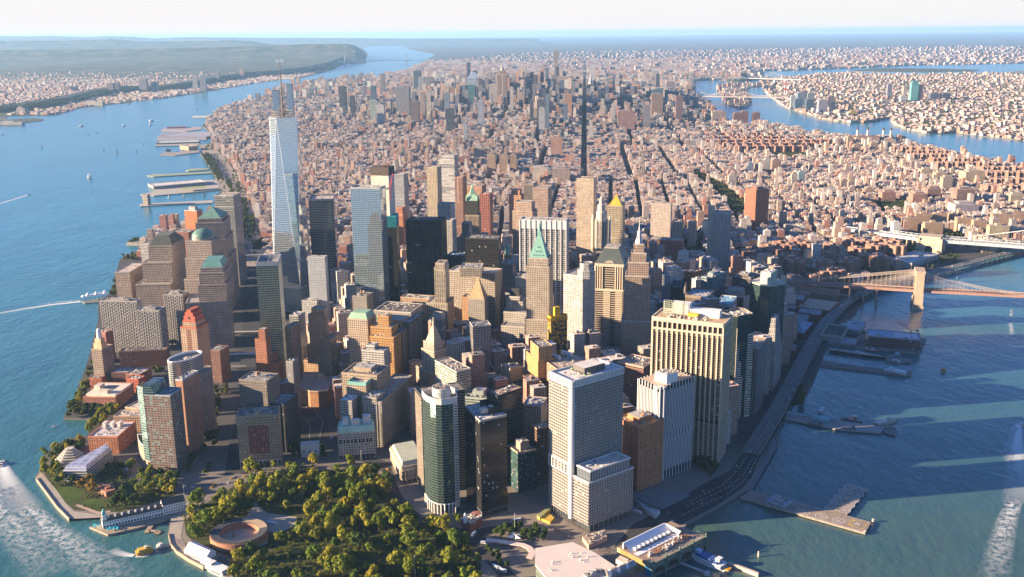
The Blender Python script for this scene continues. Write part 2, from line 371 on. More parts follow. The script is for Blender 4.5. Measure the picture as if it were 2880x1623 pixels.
W_SHORE=(uns('8',[(2300,1700),(1400,1850),(600,1800)])+uns('7',[(2200,1640),(1750,1500),(1600,1415),(1530,1378),(1420,1322),(1330,1262),(1283,1205),(1267,1130),(1278,1065),(1305,1005),(1180,1003),(790,1003),(520,1018),(430,925),(270,710),(305,655),(330,560),(400,480),(520,418),(650,405),(690,335),(730,290),(745,272),(478,268),(510,215),(560,115),(600,0)])+uns('4',[(650,1330),(690,1190),(720,1060),(742,980),(742,835),(850,760),(870,640),(905,520),(940,490),(1060,440),(1110,340),(1300,300),(1400,262),(1610,170)])+uns('1',[(1660,1230),(1640,1135),(1590,1060),(1512,950),(1545,905),(1600,860),(1560,760),(1525,745),(1600,665),(1700,612),(1780,580),(1900,558),(2000,520),(2220,440)])+uns('2',[(0,414),(100,405),(200,385),(350,352),(480,315),(560,285),(640,245),(668,222),(705,205),(690,190),(600,178),(520,160),(440,128),(385,108)]))
far_n=[np.array([-9000,60000]),np.array([-4000,124500]),np.array([100000,124500]),np.array([100000,30000])]
upper_east=uns('3',[(3400,262),(2576,262),(2100,265),(1700,280),(1500,285),(1230,305),(1000,300),(860,318),(640,305),(560,320),(545,340),(560,356),(600,372),(590,385),(520,395),(420,400),(340,398),(250,390),(110,393),(95,402),(100,510),(80,580),(150,610),(220,640),(330,745),(580,747),(740,780),(1000,812),(1140,838),(1290,852),(1670,872),(1900,912),(2230,992),(2540,1062)])
e_shore=[un('x',3300,530),un('x',3300,640)]+uns('6',[(2576,437),(2230,522),(1900,610),(1750,650),(1440,738),(1400,790),(1330,880),(1300,925),(1265,965),(1110,1010),(1090,1180),(1040,1300),(985,1440)])+uns('9',[(905,135),(830,150),(770,252),(690,402),(718,462),(540,772),(520,800),(425,852),(60,1062)])+uns('J',[(1560,690),(1500,760),(1830,1085),(1040,1460)])
MANH=W_SHORE+far_n+upper_east+e_shore
land('ground',MANH,mat_manhattan())
NJ=uns('1',[(-500,760),(0,732),(160,728),(170,715),(320,700),(330,688),(260,680),(40,690),(50,665),(410,655),(470,630),(640,592),(980,562),(970,580),(1000,545),(1300,518),(1420,500),(1700,452),(1910,417),(1900,405),(2280,372),(2400,345),(2525,310)])+uns('2',[(0,276),(95,255),(205,207),(198,185),(165,160),(190,128),(240,104)])+[np.array([-20000,124500]),np.array([-100000,124500]),np.array([-100000,3500])]
land('ground',NJ,WOODG)
QUEENS=uns('3',[(3400,960),(2576,848),(2300,820),(2060,790),(1860,800),(1700,770),(1600,730),(1575,700),(1600,672),(1640,664),(1500,690),(1400,715),(1250,715),(1130,702),(1020,682),(950,655),(880,632),(790,605),(750,580),(690,535),(650,505),(620,470),(600,430),(585,398),(620,382),(760,374),(900,364),(1000,348),(1200,338),(1400,348),(1640,352),(1760,354),(2000,346),(2250,342),(2576,354),(3400,370)])
land('ground',QUEENS,CITYG)
RI_=uns('3',[(450,612),(390,600),(335,570),(305,525),(262,470),(255,452),(300,438),(360,424),(480,428),(600,432),(560,442),(495,450),(480,470),(498,505),(512,545),(505,570),(475,602)])
land('ground',RI_,ground_mat('island_ground',(.05,.08,.03),(.08,.09,.05),(.14,.12,.10)))
land('ground',uns('3',[(1230,322),(1500,300),(1900,305),(2250,312),(2200,325),(1800,332),(1500,330)]),CITYG)
land('ground',uns('3',[(2300,345),(2600,318),(3200,318),(3200,348),(2600,350)]),ground_mat('sand_ground',(.3,.25,.2),(.2,.18,.15),(.1,.12,.08)))
def ridge(pts,Y,d0,d1,mat):
 mb=MB();P=[]
 for a,b in zip(pts,pts[1:]):
  n=max(2,int(abs(b[1]-a[1])*2.68/REG[a[0]][2]/12))if a[0]==b[0]else 3
  pa,za=uy(a[0],a[1],a[2],Y);pb,zb=uy(b[0],b[1],b[2],Y)
  for i in range(n):
   u=i/n;P.append((pa[0]*(1-u)+pb[0]*u,za*(1-u)+zb*u))
 for(x0,z0),(x1,z1)in zip(P,P[1:]):
  mb.poly([(x0*(Y-d0)/Y,Y-d0,0),(x1*(Y-d0)/Y,Y-d0,0),(x1*.985,Y*.985,z1*.72),(x0*.985,Y*.985,z0*.72)])
  mb.poly([(x0*.985,Y*.985,z0*.72),(x1*.985,Y*.985,z1*.72),(x1,Y,z1),(x0,Y,z0)])
  mb.poly([(x0,Y,z0),(x1,Y,z1),(x1*(Y+d1)/Y,Y+d1,0),(x0*(Y+d1)/Y,Y+d1,0)])
 o=mb.build('hills',mat,None,True);o['kind']='structure'
ridge([('1',-700,62),('1',0,57),('1',200,60),('1',400,56),('1',640,66),('1',800,58),('1',1000,62),('1',1150,75),('1',1400,66),('1',1700,68),('1',2000,71),('1',2500,72),('2',600,76),('2',1500,78)],52000,4000,6000,WOODG)
ridge([('1',-700,104),('1',0,95),('1',500,92),('1',840,82),('1',950,88),('1',1060,100),('1',1300,97),('1',1600,94),('1',1750,88),('1',1900,96),('1',2060,122),('1',2150,127)],33000,3000,3000,WOODG)
ridge([('1',-700,175),('1',0,165),('1',900,158),('1',1500,146),('1',2150,126),('1',2300,118),('1',2576,116),('2',30,115),('2',100,128),('2',150,158),('2',198,190)],23000,2600,3000,WOODG)
cl=uns('1',[(-600,655),(0,640),(200,622),(400,592),(620,552),(830,500),(1000,475),(1300,470),(1560,430),(1700,402),(1900,372),(2280,345),(2500,302)])+uns('2',[(20,262),(95,240),(185,214)])
ch=[42,46,50,52,54,54,55,58,62,66,74,88,100,115,125,120]
mb=MB()
for(p,h),(q,g)in zip(zip(cl,ch),zip(cl[1:],ch[1:])):
 for k in range(6):
  a,b=p+(q-p)*k/6,p+(q-p)*(k+1)/6;ha,hb=h+(g-h)*k/6,h+(g-h)*(k+1)/6
  ja,jb=np.array([-60,0]),np.array([-60,0])
  mb.poly([(*a,2.5),(*b,2.5),(*(b+jb),hb),(*(a+ja),ha)]);mb.poly([(*(a+ja),ha),(*(b+jb),hb),(b[0]-4500,b[1]+500,hb-4),(a[0]-4500,a[1]+500,ha-4)])
  mb.poly([(a[0]-4500,a[1]+500,ha-4),(b[0]-4500,b[1]+500,hb-4),(b[0]-7500,b[1]+900,2),(a[0]-7500,a[1]+900,2)])
struct('terrain',mb,WOODG)
ASPH=ground_mat('asphalt',(.055,.055,.058),(.075,.072,.07),(.045,.045,.047),.02,.1,1.0)
GRASS=ground_mat('lawn',(.05,.085,.012),(.085,.12,.018),(.035,.06,.012),.01,.06,.5)
PAVE=plain((.36,.31,.26),.9,var=.2,scale=.12)
PARKG=ground_mat('park_soil',(.055,.07,.02),(.10,.085,.04),(.03,.045,.012),.015,.06,.5)
def sheet(name,pts,z,mat,kind='structure'):
 mb=MB();mb.flat(pts,z);return struct(name,mb,mat,kind)
BATT=uns('f',[(462,1302),(540,1252),(640,1192),(740,1168),(830,1182),(900,1172),(960,1205),(1000,1275),(1030,1305),(1120,1335),(1180,1372),(1210,1420),(1210,1530),(600,1530),(575,1400),(500,1375),(468,1345)],LAND)
sheet('park_ground',BATT,LAND+.05,PARKG)
WAGN=uns('7',[(330,660),(420,560),(650,640),(900,640),(1150,680),(1330,740),(1330,830),(1200,880),(900,965),(560,950),(400,800)],LAND)
sheet('park_ground',WAGN,LAND+.05,PARKG)
for p in([(600,905),(690,852),(815,888),(745,952)],[(395,790),(520,765),(640,800),(600,870),(520,915),(450,860)],[(2060,985),(2130,955),(2220,975),(2180,1008)],[(2250,700),(2576,690),(2576,770),(2330,790)],[(2500,800),(2576,795),(2576,830),(2510,835)]):
 sheet('lawn',uns('7',p,LAND),LAND+.12,GRASS)
sheet('path',uns('7',[(1270,1120),(1285,1010),(1400,900),(1560,860),(1480,960),(1380,1040),(1360,1150),(1400,1230),(1560,1300),(1700,1400),(1640,1440),(1530,1372),(1340,1262),(1285,1205)],LAND),LAND+.14,PAVE)
sheet('path',uns('7',[(1590,1180),(1640,1060),(1850,1000),(1900,930),(1920,880),(1960,930),(2010,970),(2230,1000),(2240,1060),(2100,1120),(2020,1110),(2010,1200),(1850,1260),(1640,1240)],LAND),LAND+.14,PAVE)
sheet('path',uns('7',[(270,712),(305,660),(420,790),(500,905),(560,960),(790,990),(1150,985),(1300,1000),(1290,1010),(790,1003),(522,1016),(430,925)],LAND),LAND+.14,PAVE)
sheet('path',uns('7',[(560,915),(590,905),(750,965),(830,950),(830,965),(745,985)],LAND),LAND+.2,plain((.42,.3,.24)))
sheet('road',uns('f',[(565,1192),(590,1050),(605,900),(613,760),(608,670),(656,670),(652,760),(655,900),(650,1050),(625,1192)],LAND),LAND+.06,ASPH)
sheet('road',uns('f',[(608,670),(605,640),(583,560),(556,480),(518,400),(500,365),(528,362),(570,402),(620,480),(650,560),(658,640),(656,670)],LAND),LAND+.06,plain((.30,.25,.21),.9,var=.25,scale=.05))  # paler stretch of the same road, sunlight put into its colour
sheet('road',uns('8',[(90,560),(260,555),(360,590),(450,830),(520,930),(620,1000),(800,1060),(950,1105),(1200,1060),(1330,1030),(1330,1065),(1100,1140),(1080,1190),(1180,1300),(1330,1452),(1190,1452),(1060,1300),(880,1150),(640,1090),(440,1000),(380,860),(300,640),(200,600)],LAND),LAND+.06,ASPH)
sheet('road',uns('7',[(880,560),(1000,540),(1040,660),(1200,740),(1400,790),(1500,760),(1700,690),(1900,660),(2200,620),(2500,600),(2576,600),(2576,640),(2200,660),(1900,720),(1700,790),(1500,840),(1300,810),(1050,770),(930,680)],LAND),LAND+.06,plain((.19,.165,.145),.9,var=.3))
sheet('road',uns('G',[(930,240),(1250,320),(1480,520),(1500,620),(1420,900),(1060,900),(1050,640),(900,470)],LAND),LAND+.06,ASPH)
sheet('road',uns('9',[(0,860),(120,770),(350,655),(470,488),(592,522),(520,700),(440,790),(250,920),(0,1050),(-300,1180),(-520,1230),(-380,1060)],LAND),LAND+.06,ASPH)
mk=MB()
for k,pts,n in(('9',[(60,880),(300,760),(420,640),(500,520)],3),('9',[(30,920),(320,790),(450,690),(540,540)],3),('9',[(0,985),(330,830),(470,720),(570,540)],3),('G',[(1000,290),(1300,380),(1440,560),(1380,860)],3),('G',[(960,420),(1180,520),(1250,640),(1230,860)],3)):
 P=uns(k,pts,LAND)
 for a,b in zip(P,P[1:]):
  L=np.hypot(*(b-a));d=(b-a)/L;nn=np.array([-d[1],d[0]])*.3
  for i in range(int(L/9)):
   s,e=a+d*i*9,a+d*(i*9+5);mk.poly([(*(s-nn),LAND+.1),(*(e-nn),LAND+.1),(*(e+nn),LAND+.1),(*(s+nn),LAND+.1)])
struct('road_markings',mk,plain((.7,.7,.68),var=.1))
def rail(k,pts,name,label,h=1.6,wd=1.2,col=(.36,.27,.2),z=LAND):
 P=uns(k,pts,z);mb=MB()
 for a,b in zip(P,P[1:]):
  d=b-a;L=np.hypot(*d);mb.box((a+b)/2,L,wd,z-3,z+h,math.atan2(d[1],d[0]))
 o=mb.build(name,plain(col));tag(o,label,'wall');return o
rail('7',[(272,712),(430,926),(521,1017)],'sea_wall','low sunlit stone sea wall along the lawn point walkway')
rail('7',[(1268,1130),(1284,1205),(1331,1262),(1421,1322),(1531,1379)],'sea_wall','curved brown sea wall in front of the white tent')
#the tall buildings of the near district
T=tower
LBL={}
def grid_tower():
 L,F,R_,B=[np.array(p,float)for p in((44,1149),(69.5,1112.3),(136,1163),(108,1195))]
 l,f,r=np.array([71.5,1110.2]),np.array([89,1088.5]),np.array([146.5,1131.5]);b=r+(l-f)
 root=thing('office_tower',(*cen([L,F,R_,B]),3),'grey square-grid tower with white corner shaft and lower attached block by the ferry halls','tower')
 OCC.extend([[L,F,R_,B],[l,f,r,b]])
 wall=plain((.31,.28,.255),.8,var=.12);wh=plain((.56,.545,.53),.6,var=.08)
 def block(p,z0,z1,name,dark=6.0):
  W,G,K=MB(),MB(),MB();p=ccw(p);n=4
  for i in range(n):
   a,c=p[i],p[(i+1)%n];d=c-a;ln=np.hypot(*d);d=d/ln;o=np.array([d[1],-d[0]]);nb=round(ln/4.1);nf=round((z1-z0)/4.05)
   W.wall(a,c,z0,z1);G.panes(a,c,z0,z1,nb,nf,.40,.50,.05,cy=.56)
   for j in range(nf):
    for k in range(nb):
     u0,u1=a+d*ln*(k+.08)/nb,a+d*ln*(k+.92)/nb;m0,m1=a+d*ln*(k+.28)/nb,a+d*ln*(k+.72)/nb
     zb,zm,zt=z0+(z1-z0)*(j+.02)/nf,z0+(z1-z0)*(j+.30)/nf,z0+(z1-z0)*(j+.98)/nf
     e=o*.55
     K.poly([(*(u0+e),zb),(*(u1+e),zb),(*(m1+o*.1),zm),(*(m0+o*.1),zm)])
     K.poly([(*(u1+e),zb),(*(u1+e),zt),(*(m1+o*.1),zt-1.0),(*(m1+o*.1),zm)]);K.poly([(*(u0+e),zt),(*(u0+e),zb),(*(m0+o*.1),zm),(*(m0+o*.1),zt-1.0)])
  W.build(name,wall,root);g=G.build('windows',glassy((.03,.032,.04),nlight=.04),root);g['kind']='stuff'
  s=K.build('window_surrounds',wall,root);s['kind']='stuff'
 block([L,F,R_,B],13,178,'walls');block([l,f,r,b],12,68,'lower_walls')
 g=MB();g.prism(inset([L,F,R_,B],3),3,13);g.prism(inset([l,f,r,b],3),3,12);g.build('lobby',glassy((.05,.07,.08),rough=.1),root)
 c=MB()
 for p in([L,F,R_,B],[l,f,r,b]):
  for i in range(4):
   for k in range(9):
    q=p[i]+(p[(i+1)%4]-p[i])*k/9;c.box(q,1.2,1.2,3,13)
 c.build('columns',plain((.2,.18,.16)),root)
 sh=MB();sh.lathe(F,[(3.4,11),(3.4,187)],14);sh.build('corner_shaft',wh,root)
 cr_=MB();P=ccw(shrink([L,F,R_,B],1.02));Pi=shrink(P,.93)
 for i in range(4):
  a,bb=P[i],P[(i+1)%4];n=max(8,round(np.hypot(*(bb-a))/6));d=(bb-a)
  for z0,z1 in((178,180),(185.2,187.4)):cr_.prism([a,bb,Pi[(i+1)%4],Pi[i]],z0,z1)
  for k in range(n+1):
   q=a+d*k/n;q=q+(cen(P)-q)*.012;cr_.box(q,1.1,1.1,180,185.2,math.atan2(d[1],d[0]))
 cr_.build('crown_frame',wh,root)
 rf=MB();rf.prism(shrink(P,.95),180,185.4);rf.build('roof',plain((.62,.58,.54),.9,var=.15),root)
 m=MB();q=sub([L,F,R_,B],.25,.75,.35,.75);m.prism(q,185,194,0,1);clutter(m,[L,F,R_,B],187,34,2,.8)
 m.build('rooftop_machinery',[plain((.12,.11,.10)),plain((.62,.58,.53)),plain((.18,.26,.10))],root)
 up=MB();q=inset([l,f,r,b],3);up.prism(q,68,80,0,1,bay=2.6,flr=12)
 for i in range(4):
  a,bb=ccw(q)[i],ccw(q)[(i+1)%4];n=round(np.hypot(*(bb-a))/2.6)
  for k in range(n+1):up.box(a+(bb-a)*k/n,.5,.5,68,80.6,m=2)
 up.build('upper_storey',[glassy((.06,.075,.09)),plain((.55,.5,.46)),wh],root)
 ed=MB()
 for z0,pp in((66.5,[l,f,r,b]),(80,q)):
  p2=shrink(pp,1.02);p3=shrink(pp,.94);p2,p3=ccw(p2),ccw(p3)
  for i in range(4):ed.prism([p2[i],p2[(i+1)%4],p3[(i+1)%4],p3[i]],z0,z0+1.8)
 ed.build('parapet',wh,root)
 mm=MB();clutter(mm,q,80,14,4,.8);mm.build('lower_roof_machinery',[plain((.5,.5,.5)),plain((.65,.62,.6)),plain(DGREY)],root)
 mech=MB();a,bb=L,F;o=np.array([(bb-a)[1],-(bb-a)[0]])/np.hypot(*(bb-a))
 for k in range(7):
  q=a+(bb-a)*(k+.1)/7+o*.7;mech.box(q,1.1,1.1,66,79,math.atan2(*(bb-a)[::-1]))
 for z in(65.5,79):mech.prism([a,bb,bb+o*.9,a+o*.9],z,z+1.4)
 mech.build('machinery_storey_frame',wh,root)
grid_tower()
def curved_tower():
 z1=157;rim=[(355,255),(385,300),(430,338),(480,360),(560,382),(650,388),(750,378),(826,362)]
 A=uns('H',rim,z1);s0,s1=A[-1],un('H',893,345,z1);bk=A[0]+(s1-A[4])*1.0
 bk=np.array([A[0][0]+34,A[0][1]+16]);fp=A+[s1,s1+(bk-s1)*.5+np.array([4,4]),bk]
 root=thing('glass_tower',(*cen(fp),3),'curved green glass tower on white columns facing the park','tower');OCC.append(fp)
 W=MB();u=0
 for a,b in zip(A,A[1:]):
  n=max(1,round(np.hypot(*(b-a))/1.9));W.poly([(*a,18),(*b,18),(*b,z1-8),(*a,z1-8)],0,[(u,0),(u+n,0),(u+n,37),(u,37)]);u+=n
 W.build('curved_glass_wall',curtain((.035,.068,.062),(.075,.10,.09),.10,.2,.05,.65,.35),root,True)
 st=MB();st.wall(s0,s1,10,z1-6,0)
 nrm=np.array([(s1-s0)[1],-(s1-s0)[0]])/np.hypot(*(s1-s0))
 st.build('white_pier',plain((.45,.43,.41),var=.1),root);g=MB();g.panes(s0,s1,20,z1-10,1,36,.72,.42);g=g.build('windows',glassy(GLASS),root);g['kind']='stuff'
 b2=MB();P=ccw(fp);
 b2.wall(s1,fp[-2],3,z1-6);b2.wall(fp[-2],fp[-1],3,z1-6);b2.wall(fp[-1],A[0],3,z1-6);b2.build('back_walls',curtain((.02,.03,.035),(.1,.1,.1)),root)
 cb=MB();cb.prism(fp,z1-8,z1,0,1,top=False);q=shrink(fp,.95)
 for i in range(len(fp)):
  a,b,c,d=ccw(fp)[i],ccw(fp)[(i+1)%len(fp)],ccw(q)[(i+1)%len(fp)],ccw(q)[i]
  cb.poly([(*a,z1),(*b,z1),(*c,z1),(*d,z1)]);cb.poly([(*c,z1-6),(*d,z1-6),(*d,z1),(*c,z1)])
 cb.build('crown_band',plain((.52,.5,.47),.5,var=.06),root)
 r=MB();r.flat(shrink(fp,.96),z1-6);r.build('roof',plain((.22,.21,.2)),root)
 d=MB();c=un('H',652,300,z1);d.lathe(c,[(11.5,z1-6),(11.5,z1+9),(10.8,z1+9),(10.8,z1+7),(.1,z1+7)],28);d.build('penthouse_drum',plain((.5,.47,.43),var=.08),root)
 k=MB()
 for i in range(16):
  a=rnd.uniform(0,6.28);rr=rnd.uniform(1,9);k.box(c+np.array([math.cos(a),math.sin(a)])*rr,rnd.uniform(1,3),rnd.uniform(1,3),z1+7,z1+rnd.uniform(9,12))
 k.build('rooftop_machinery',plain((.4,.34,.28)),root)
 br=MB()
 for i in range(len(A)):
  if i%2==0:br.bar((*A[i],z1-2),(*(c+(A[i]-c)*.55),z1+4),.35);br.bar((*A[i],z1-2),(*(c+(A[min(i+1,7)]-c)*.5),z1-6),.3)
 br.build('roof_struts',plain(DGREY),root)
 co=MB();lo=MB()
 for i in range(12):
  t=i*7/11;j=min(6,int(t));q=A[j]+(A[j+1]-A[j])*(t-j);co.bar((*q,3),(*q,18),.9,n=8)
 co.build('columns',plain((.7,.68,.64)),root);lo.prism(shrink(fp,.8),3,18);lo.build('lobby',glassy((.03,.03,.035)),root)
 bd=MB();bd.prism(shrink(fp,1.0),16.5,18.4);bd.build('base_band',plain((.7,.68,.64)),root)
curved_tower()
T('office_tower','black tower with a tan striped side face behind the curved glass tower','tower',[(q3('H',(195,235),(345,345),(1005,255),138),138)],wall=(.33,.27,.21),glass=(.02,.02,.022),bay=6,flr=3.6,wx=.96,wy=.5,clut=14,trim=(.06,.06,.06),roof=(.2,.19,.18))
p=[np.array(q,float)for q in((-61,1179),(-40,1129),(-8,1148),(-34,1194))]
T('office_tower','dark glass tower with thin pale floor lines and a white roof','tower',[(p,131)],wall=(.05,.046,.046),glass=(.008,.008,.011),bay=2.0,flr=3.7,wx=.94,wy=.76,roof=(.6,.58,.56),trim=(.5,.49,.47),clut=8,base=8,base_col=(.08,.08,.08),nlight=.03)
r_=thing('roof_screen',(*cen(p),131.5),'black open screen on the white roof of the dark glass tower','roof screen')
m=MB();q=sub(p,.25,.8,.5,.95)
for i in range(4):m.prism([ccw(q)[i],ccw(q)[(i+1)%4],ccw(shrink(q,.9))[(i+1)%4],ccw(shrink(q,.9))[i]],132,141)
m.build('screen',plain((.02,.02,.022)),r_);m=MB();m.prism(sub(p,.55,.72,.25,.75),133.5,139);m.build('louvred_unit',plain((.5,.47,.42)),r_)
p=q3('E',(372,605),(530,672),(915,545),128)
T('office_tower','black-green slab with a reddish roof deck beyond the dark glass tower','tower',[(p,128)],wall=(.02,.028,.03),curtain_=curtain((.014,.022,.026),(.035,.045,.045),.04,.3,.1,.3),roof=(.42,.27,.21),trim=(.03,.035,.035),clut=8)
T('office_building','low dark building with teal windows and a beige roof box','building',[(q3('8',(1250,462),(1335,525),(1452,485),58),58)],wall=(.03,.04,.04),glass=(.03,.11,.11),nlight=.1,vary=1.4,bay=3,wx=.85,wy=.4,pent=11,trim=(.33,.28,.22),clut=5)
T('hotel_tower','slim brown tower shell with open floors and pale beams','tower',[(q3('8',(1432,310),(1470,340),(1578,318),84),84)],wall=(.2,.12,.085),glass=(.04,.035,.03),bay=5,wx=.9,wy=.6,trim=(.3,.2,.15),clut=5)
T('office_building','cream masonry tower face with small paired windows behind the slim brown shell','building',[(q2('E',(905,800),(1192,765),98,34),98)],wall=CREAM,bay=3.4,flr=3.6,wx=.45,wy=.52,clut=8,roof=(.3,.3,.34))
T('stepped_tower','golden brown stepped tower left of the brown eight-sided block','tower',[(q3('E',(912,362),(1090,482),(1215,478),88),88),(q3('B',(215,1120),(392,1262),(505,1180),116),116),(q3('B',(278,960),(400,1062),(492,1000),137),137)],wall=GOLD,bay=3.0,flr=3.6,wx=.4,wy=.5,clut=4,trim=(.42,.25,.11))
T('office_block','terracotta eight-sided block with white fan boxes on its roof','building',[([*q3('B',(460,1235),(715,1420),(1010,1255),113)],113)],wall=(.38,.22,.14),bay=3.4,flr=3.9,wx=.6,wy=.45,roof=(.45,.34,.26),clut=12,glass=(.03,.03,.03))
m=thing('fan_boxes',(*un('B',730,1190,118),113.2),'row of white cooling fan boxes on the terracotta block','cooling units')
for i in range(2):
 for j in range(4):
  b_=MB();c=un('B',590+i*185+j*37,1170-i*42+j*10,117);b_.box(c,3.4,9,113.2,119+.02*j,.5);b_.build('fan_box',plain((.62,.62,.62),var=.05),m)
T('office_block','brown brick block with an open truss frame on its roof','building',[(q3('B',(1592,1275),(1985,1362),(2112,1232),104),104)],wall=(.21,.12,.09),bay=3.3,flr=3.7,wx=.8,wy=.45,roof=(.32,.25,.2),trim=(.5,.36,.29),clut=20,glass=(.025,.025,.028))
T('office_block','orange brick block with blank walls between the grid tower and the white striped tower','building',[(q2('8',(2060,255),(2236,330),92,46),92)],wall=(.40,.17,.075),bay=9,flr=8,wx=.15,wy=.3,pent=7,roof=(.4,.22,.12),trim=(.42,.2,.09),clut=8)
def striped_tower():
 L,F,R_=un('D',95,180,137),un('D',405,310,137),un('D',915,152,137);P=square(L,F,R_);h=137
 root=thing('office_tower',(*cen(P),3),'white striped tower with slanted piers at mid height and a notched corner','tower');OCC.append(P)
 g=MB();g.prism(shrink(P,.985),14,h-1,0,top=False,bay=3,flr=3.7);g.build('walls',curtain((.02,.022,.03),(.05,.05,.055),.02,.25,.1,.3),root)
 wh=plain((.52,.52,.535),.6,var=.07)
 f=MB()
 for i in range(4):
  a,b=P[i],P[(i+1)%4];d=b-a;ln=np.hypot(*d);d=d/ln;o=np.array([d[1],-d[0]]);n=round(ln/2.9)
  for k in range(n+1):
   c=a+d*ln*k/n;s=.55
   lo=62 if k%2 else 56
   for z0,z1,c0,c1 in((16 if k%2 else 3,lo,c,c),(lo,lo+9,c,c+d*1.45),(lo+9,h-8 if k%2 else h,c+d*1.45,c+d*1.45)):
    q0=[c0-d*s,c0+d*s,c0+d*s+o*.9,c0-d*s+o*.9];q1=[c1-d*s,c1+d*s,c1+d*s+o*.9,c1-d*s+o*.9]
    f.prism([x for x in ccw(q0)],z0,z1,p1=[x for x in ccw(q1)])
 f=f.build('white_piers',wh,root);f['kind']='stuff'
 nf=MB();c=cen(P);fcorner=min(P,key=lambda q:q[1]);d=(c-fcorner)/np.hypot(*(c-fcorner));n=np.array([-d[1],d[0]])
 for s in(-1,1):nf.box(fcorner+n*s*5.5+d*3.2,1.6,3.4,3,h,math.atan2(d[1],d[0]))
 nf.box(fcorner+d*3.4,3,12,h-4,h,math.atan2(d[1],d[0]));nf.build('notch_piers',wh,root)
 r=MB();r.flat(shrink(P,.98),h-.8);r.build('roof',plain((.5,.38,.29),var=.2),root)
 pp=MB();q=q3('D',(335,75),(512,130),(682,85),149);pp.prism(q,h-1,149,0,1);clutter(pp,q,149,12,3,.7);pp.build('penthouse',[plain((.72,.7,.67),var=.06),plain((.3,.28,.26)),plain((.55,.5,.45))],root)
 lb=MB();lb.prism(shrink(P,.8),3,14);lb.build('lobby',glassy((.03,.035,.04)),root)
 mm=MB();clutter(mm,P,h-.8,12,9,.7);mm.build('rooftop_machinery',[plain((.6,.55,.5)),plain((.5,.45,.4)),plain(DGREY)],root)
striped_tower()
def bay_tower():
 h=207;P=square(un('C',305,690,h),un('C',1370,805,h),un('C',1487,680,h))
 root=thing('office_tower',(*cen(P),3),'broad cream tower of fourteen tall bays standing over the waterfront highway','tower');OCC.append(P)
 cream=plain((.50,.41,.30),.7,var=.08);zb=66
 W,G,K=MB(),MB(),MB()
 for i in range(4):
  a,b=P[i],P[(i+1)%4];d=b-a;ln=np.hypot(*d);d=d/ln;o=np.array([d[1],-d[0]]);n=14 if ln>70 else 9
  W.wall(a,b,3,h-4)
  for j in range(36):
   z=zb+3+j*(h-22-zb-3)/36
   G.panes(a,b,z,z+(h-22-zb-3)/36,n*3,1,.93,.72,.12)
  G.panes(a,b,8,zb-5,n,14,.8,.5,.1)
  G.panes(a,b,zb-4,zb+3,n,1,.8,.9,.1)
  for k in range(n+1):
   c=a+d*ln*k/n;w_=.95 if n==14 else .7
   K.prism([c-d*w_,c+d*w_,c+d*w_+o*1.7,c-d*w_+o*1.7],zb+2,h-6)
   K.prism([c-d*w_,c+d*w_,c+d*w_+o*.5,c-d*w_+o*.5],3,zb+2)
  for z0,z1 in((h-6,h),(h-17.5,h-15)):K.prism([a-d*.9,b+d*.9,b+o*1.75,a+o*1.75],z0,z1)
  G.panes(a,b,h-15,h-6.2,n,1,.78,.95,.1)
 W.build('walls',plain((.24,.19,.145),.8,var=.15),root);g=G.build('windows',glassy((.035,.026,.022),nlight=.02),root);g['kind']='stuff';K=K.build('bay_piers',cream,root);K['kind']='stuff'
 r=MB();r.flat(P,h-.9);r.build('roof',plain((.48,.33,.2),var=.25),root)
 m=MB();clutter(m,sub(P,.05,.38,.1,.9),h-.8,30,3,1.1);clutter(m,P,h-.8,20,3,.8);m.build('rooftop_machinery',[plain((.5,.45,.38)),plain((.6,.55,.48)),plain((.2,.17,.15))],root)
 m=MB();m.prism(sub(P,.52,.86,.12,.55),h-.9,h+9);m.prism(sub(P,.56,.86,.55,.8),h-.9,h+15);m.build('penthouse',plain((.72,.68,.62),var=.06),root)
 m=MB();m.prism(sub(P,.34,.46,.4,.55),h-.9,h+5);m.build('yellow_wall',plain((.6,.36,.05)),root)
 sc=MB();q=sub(P,.34,.52,.62,.9)
 for i in range(4):
  a,b=q[i],q[(i+1)%4]
  for k in range(7):c=a+(b-a)*k/6;sc.bar((*c,h),(*c,h+19),.22)
  for z in range(0,20,3):sc.bar((*a,h+z),(*b,h+z),.22)
 sc.build('scaffold',plain((.55,.6,.45)),root)
bay_tower()
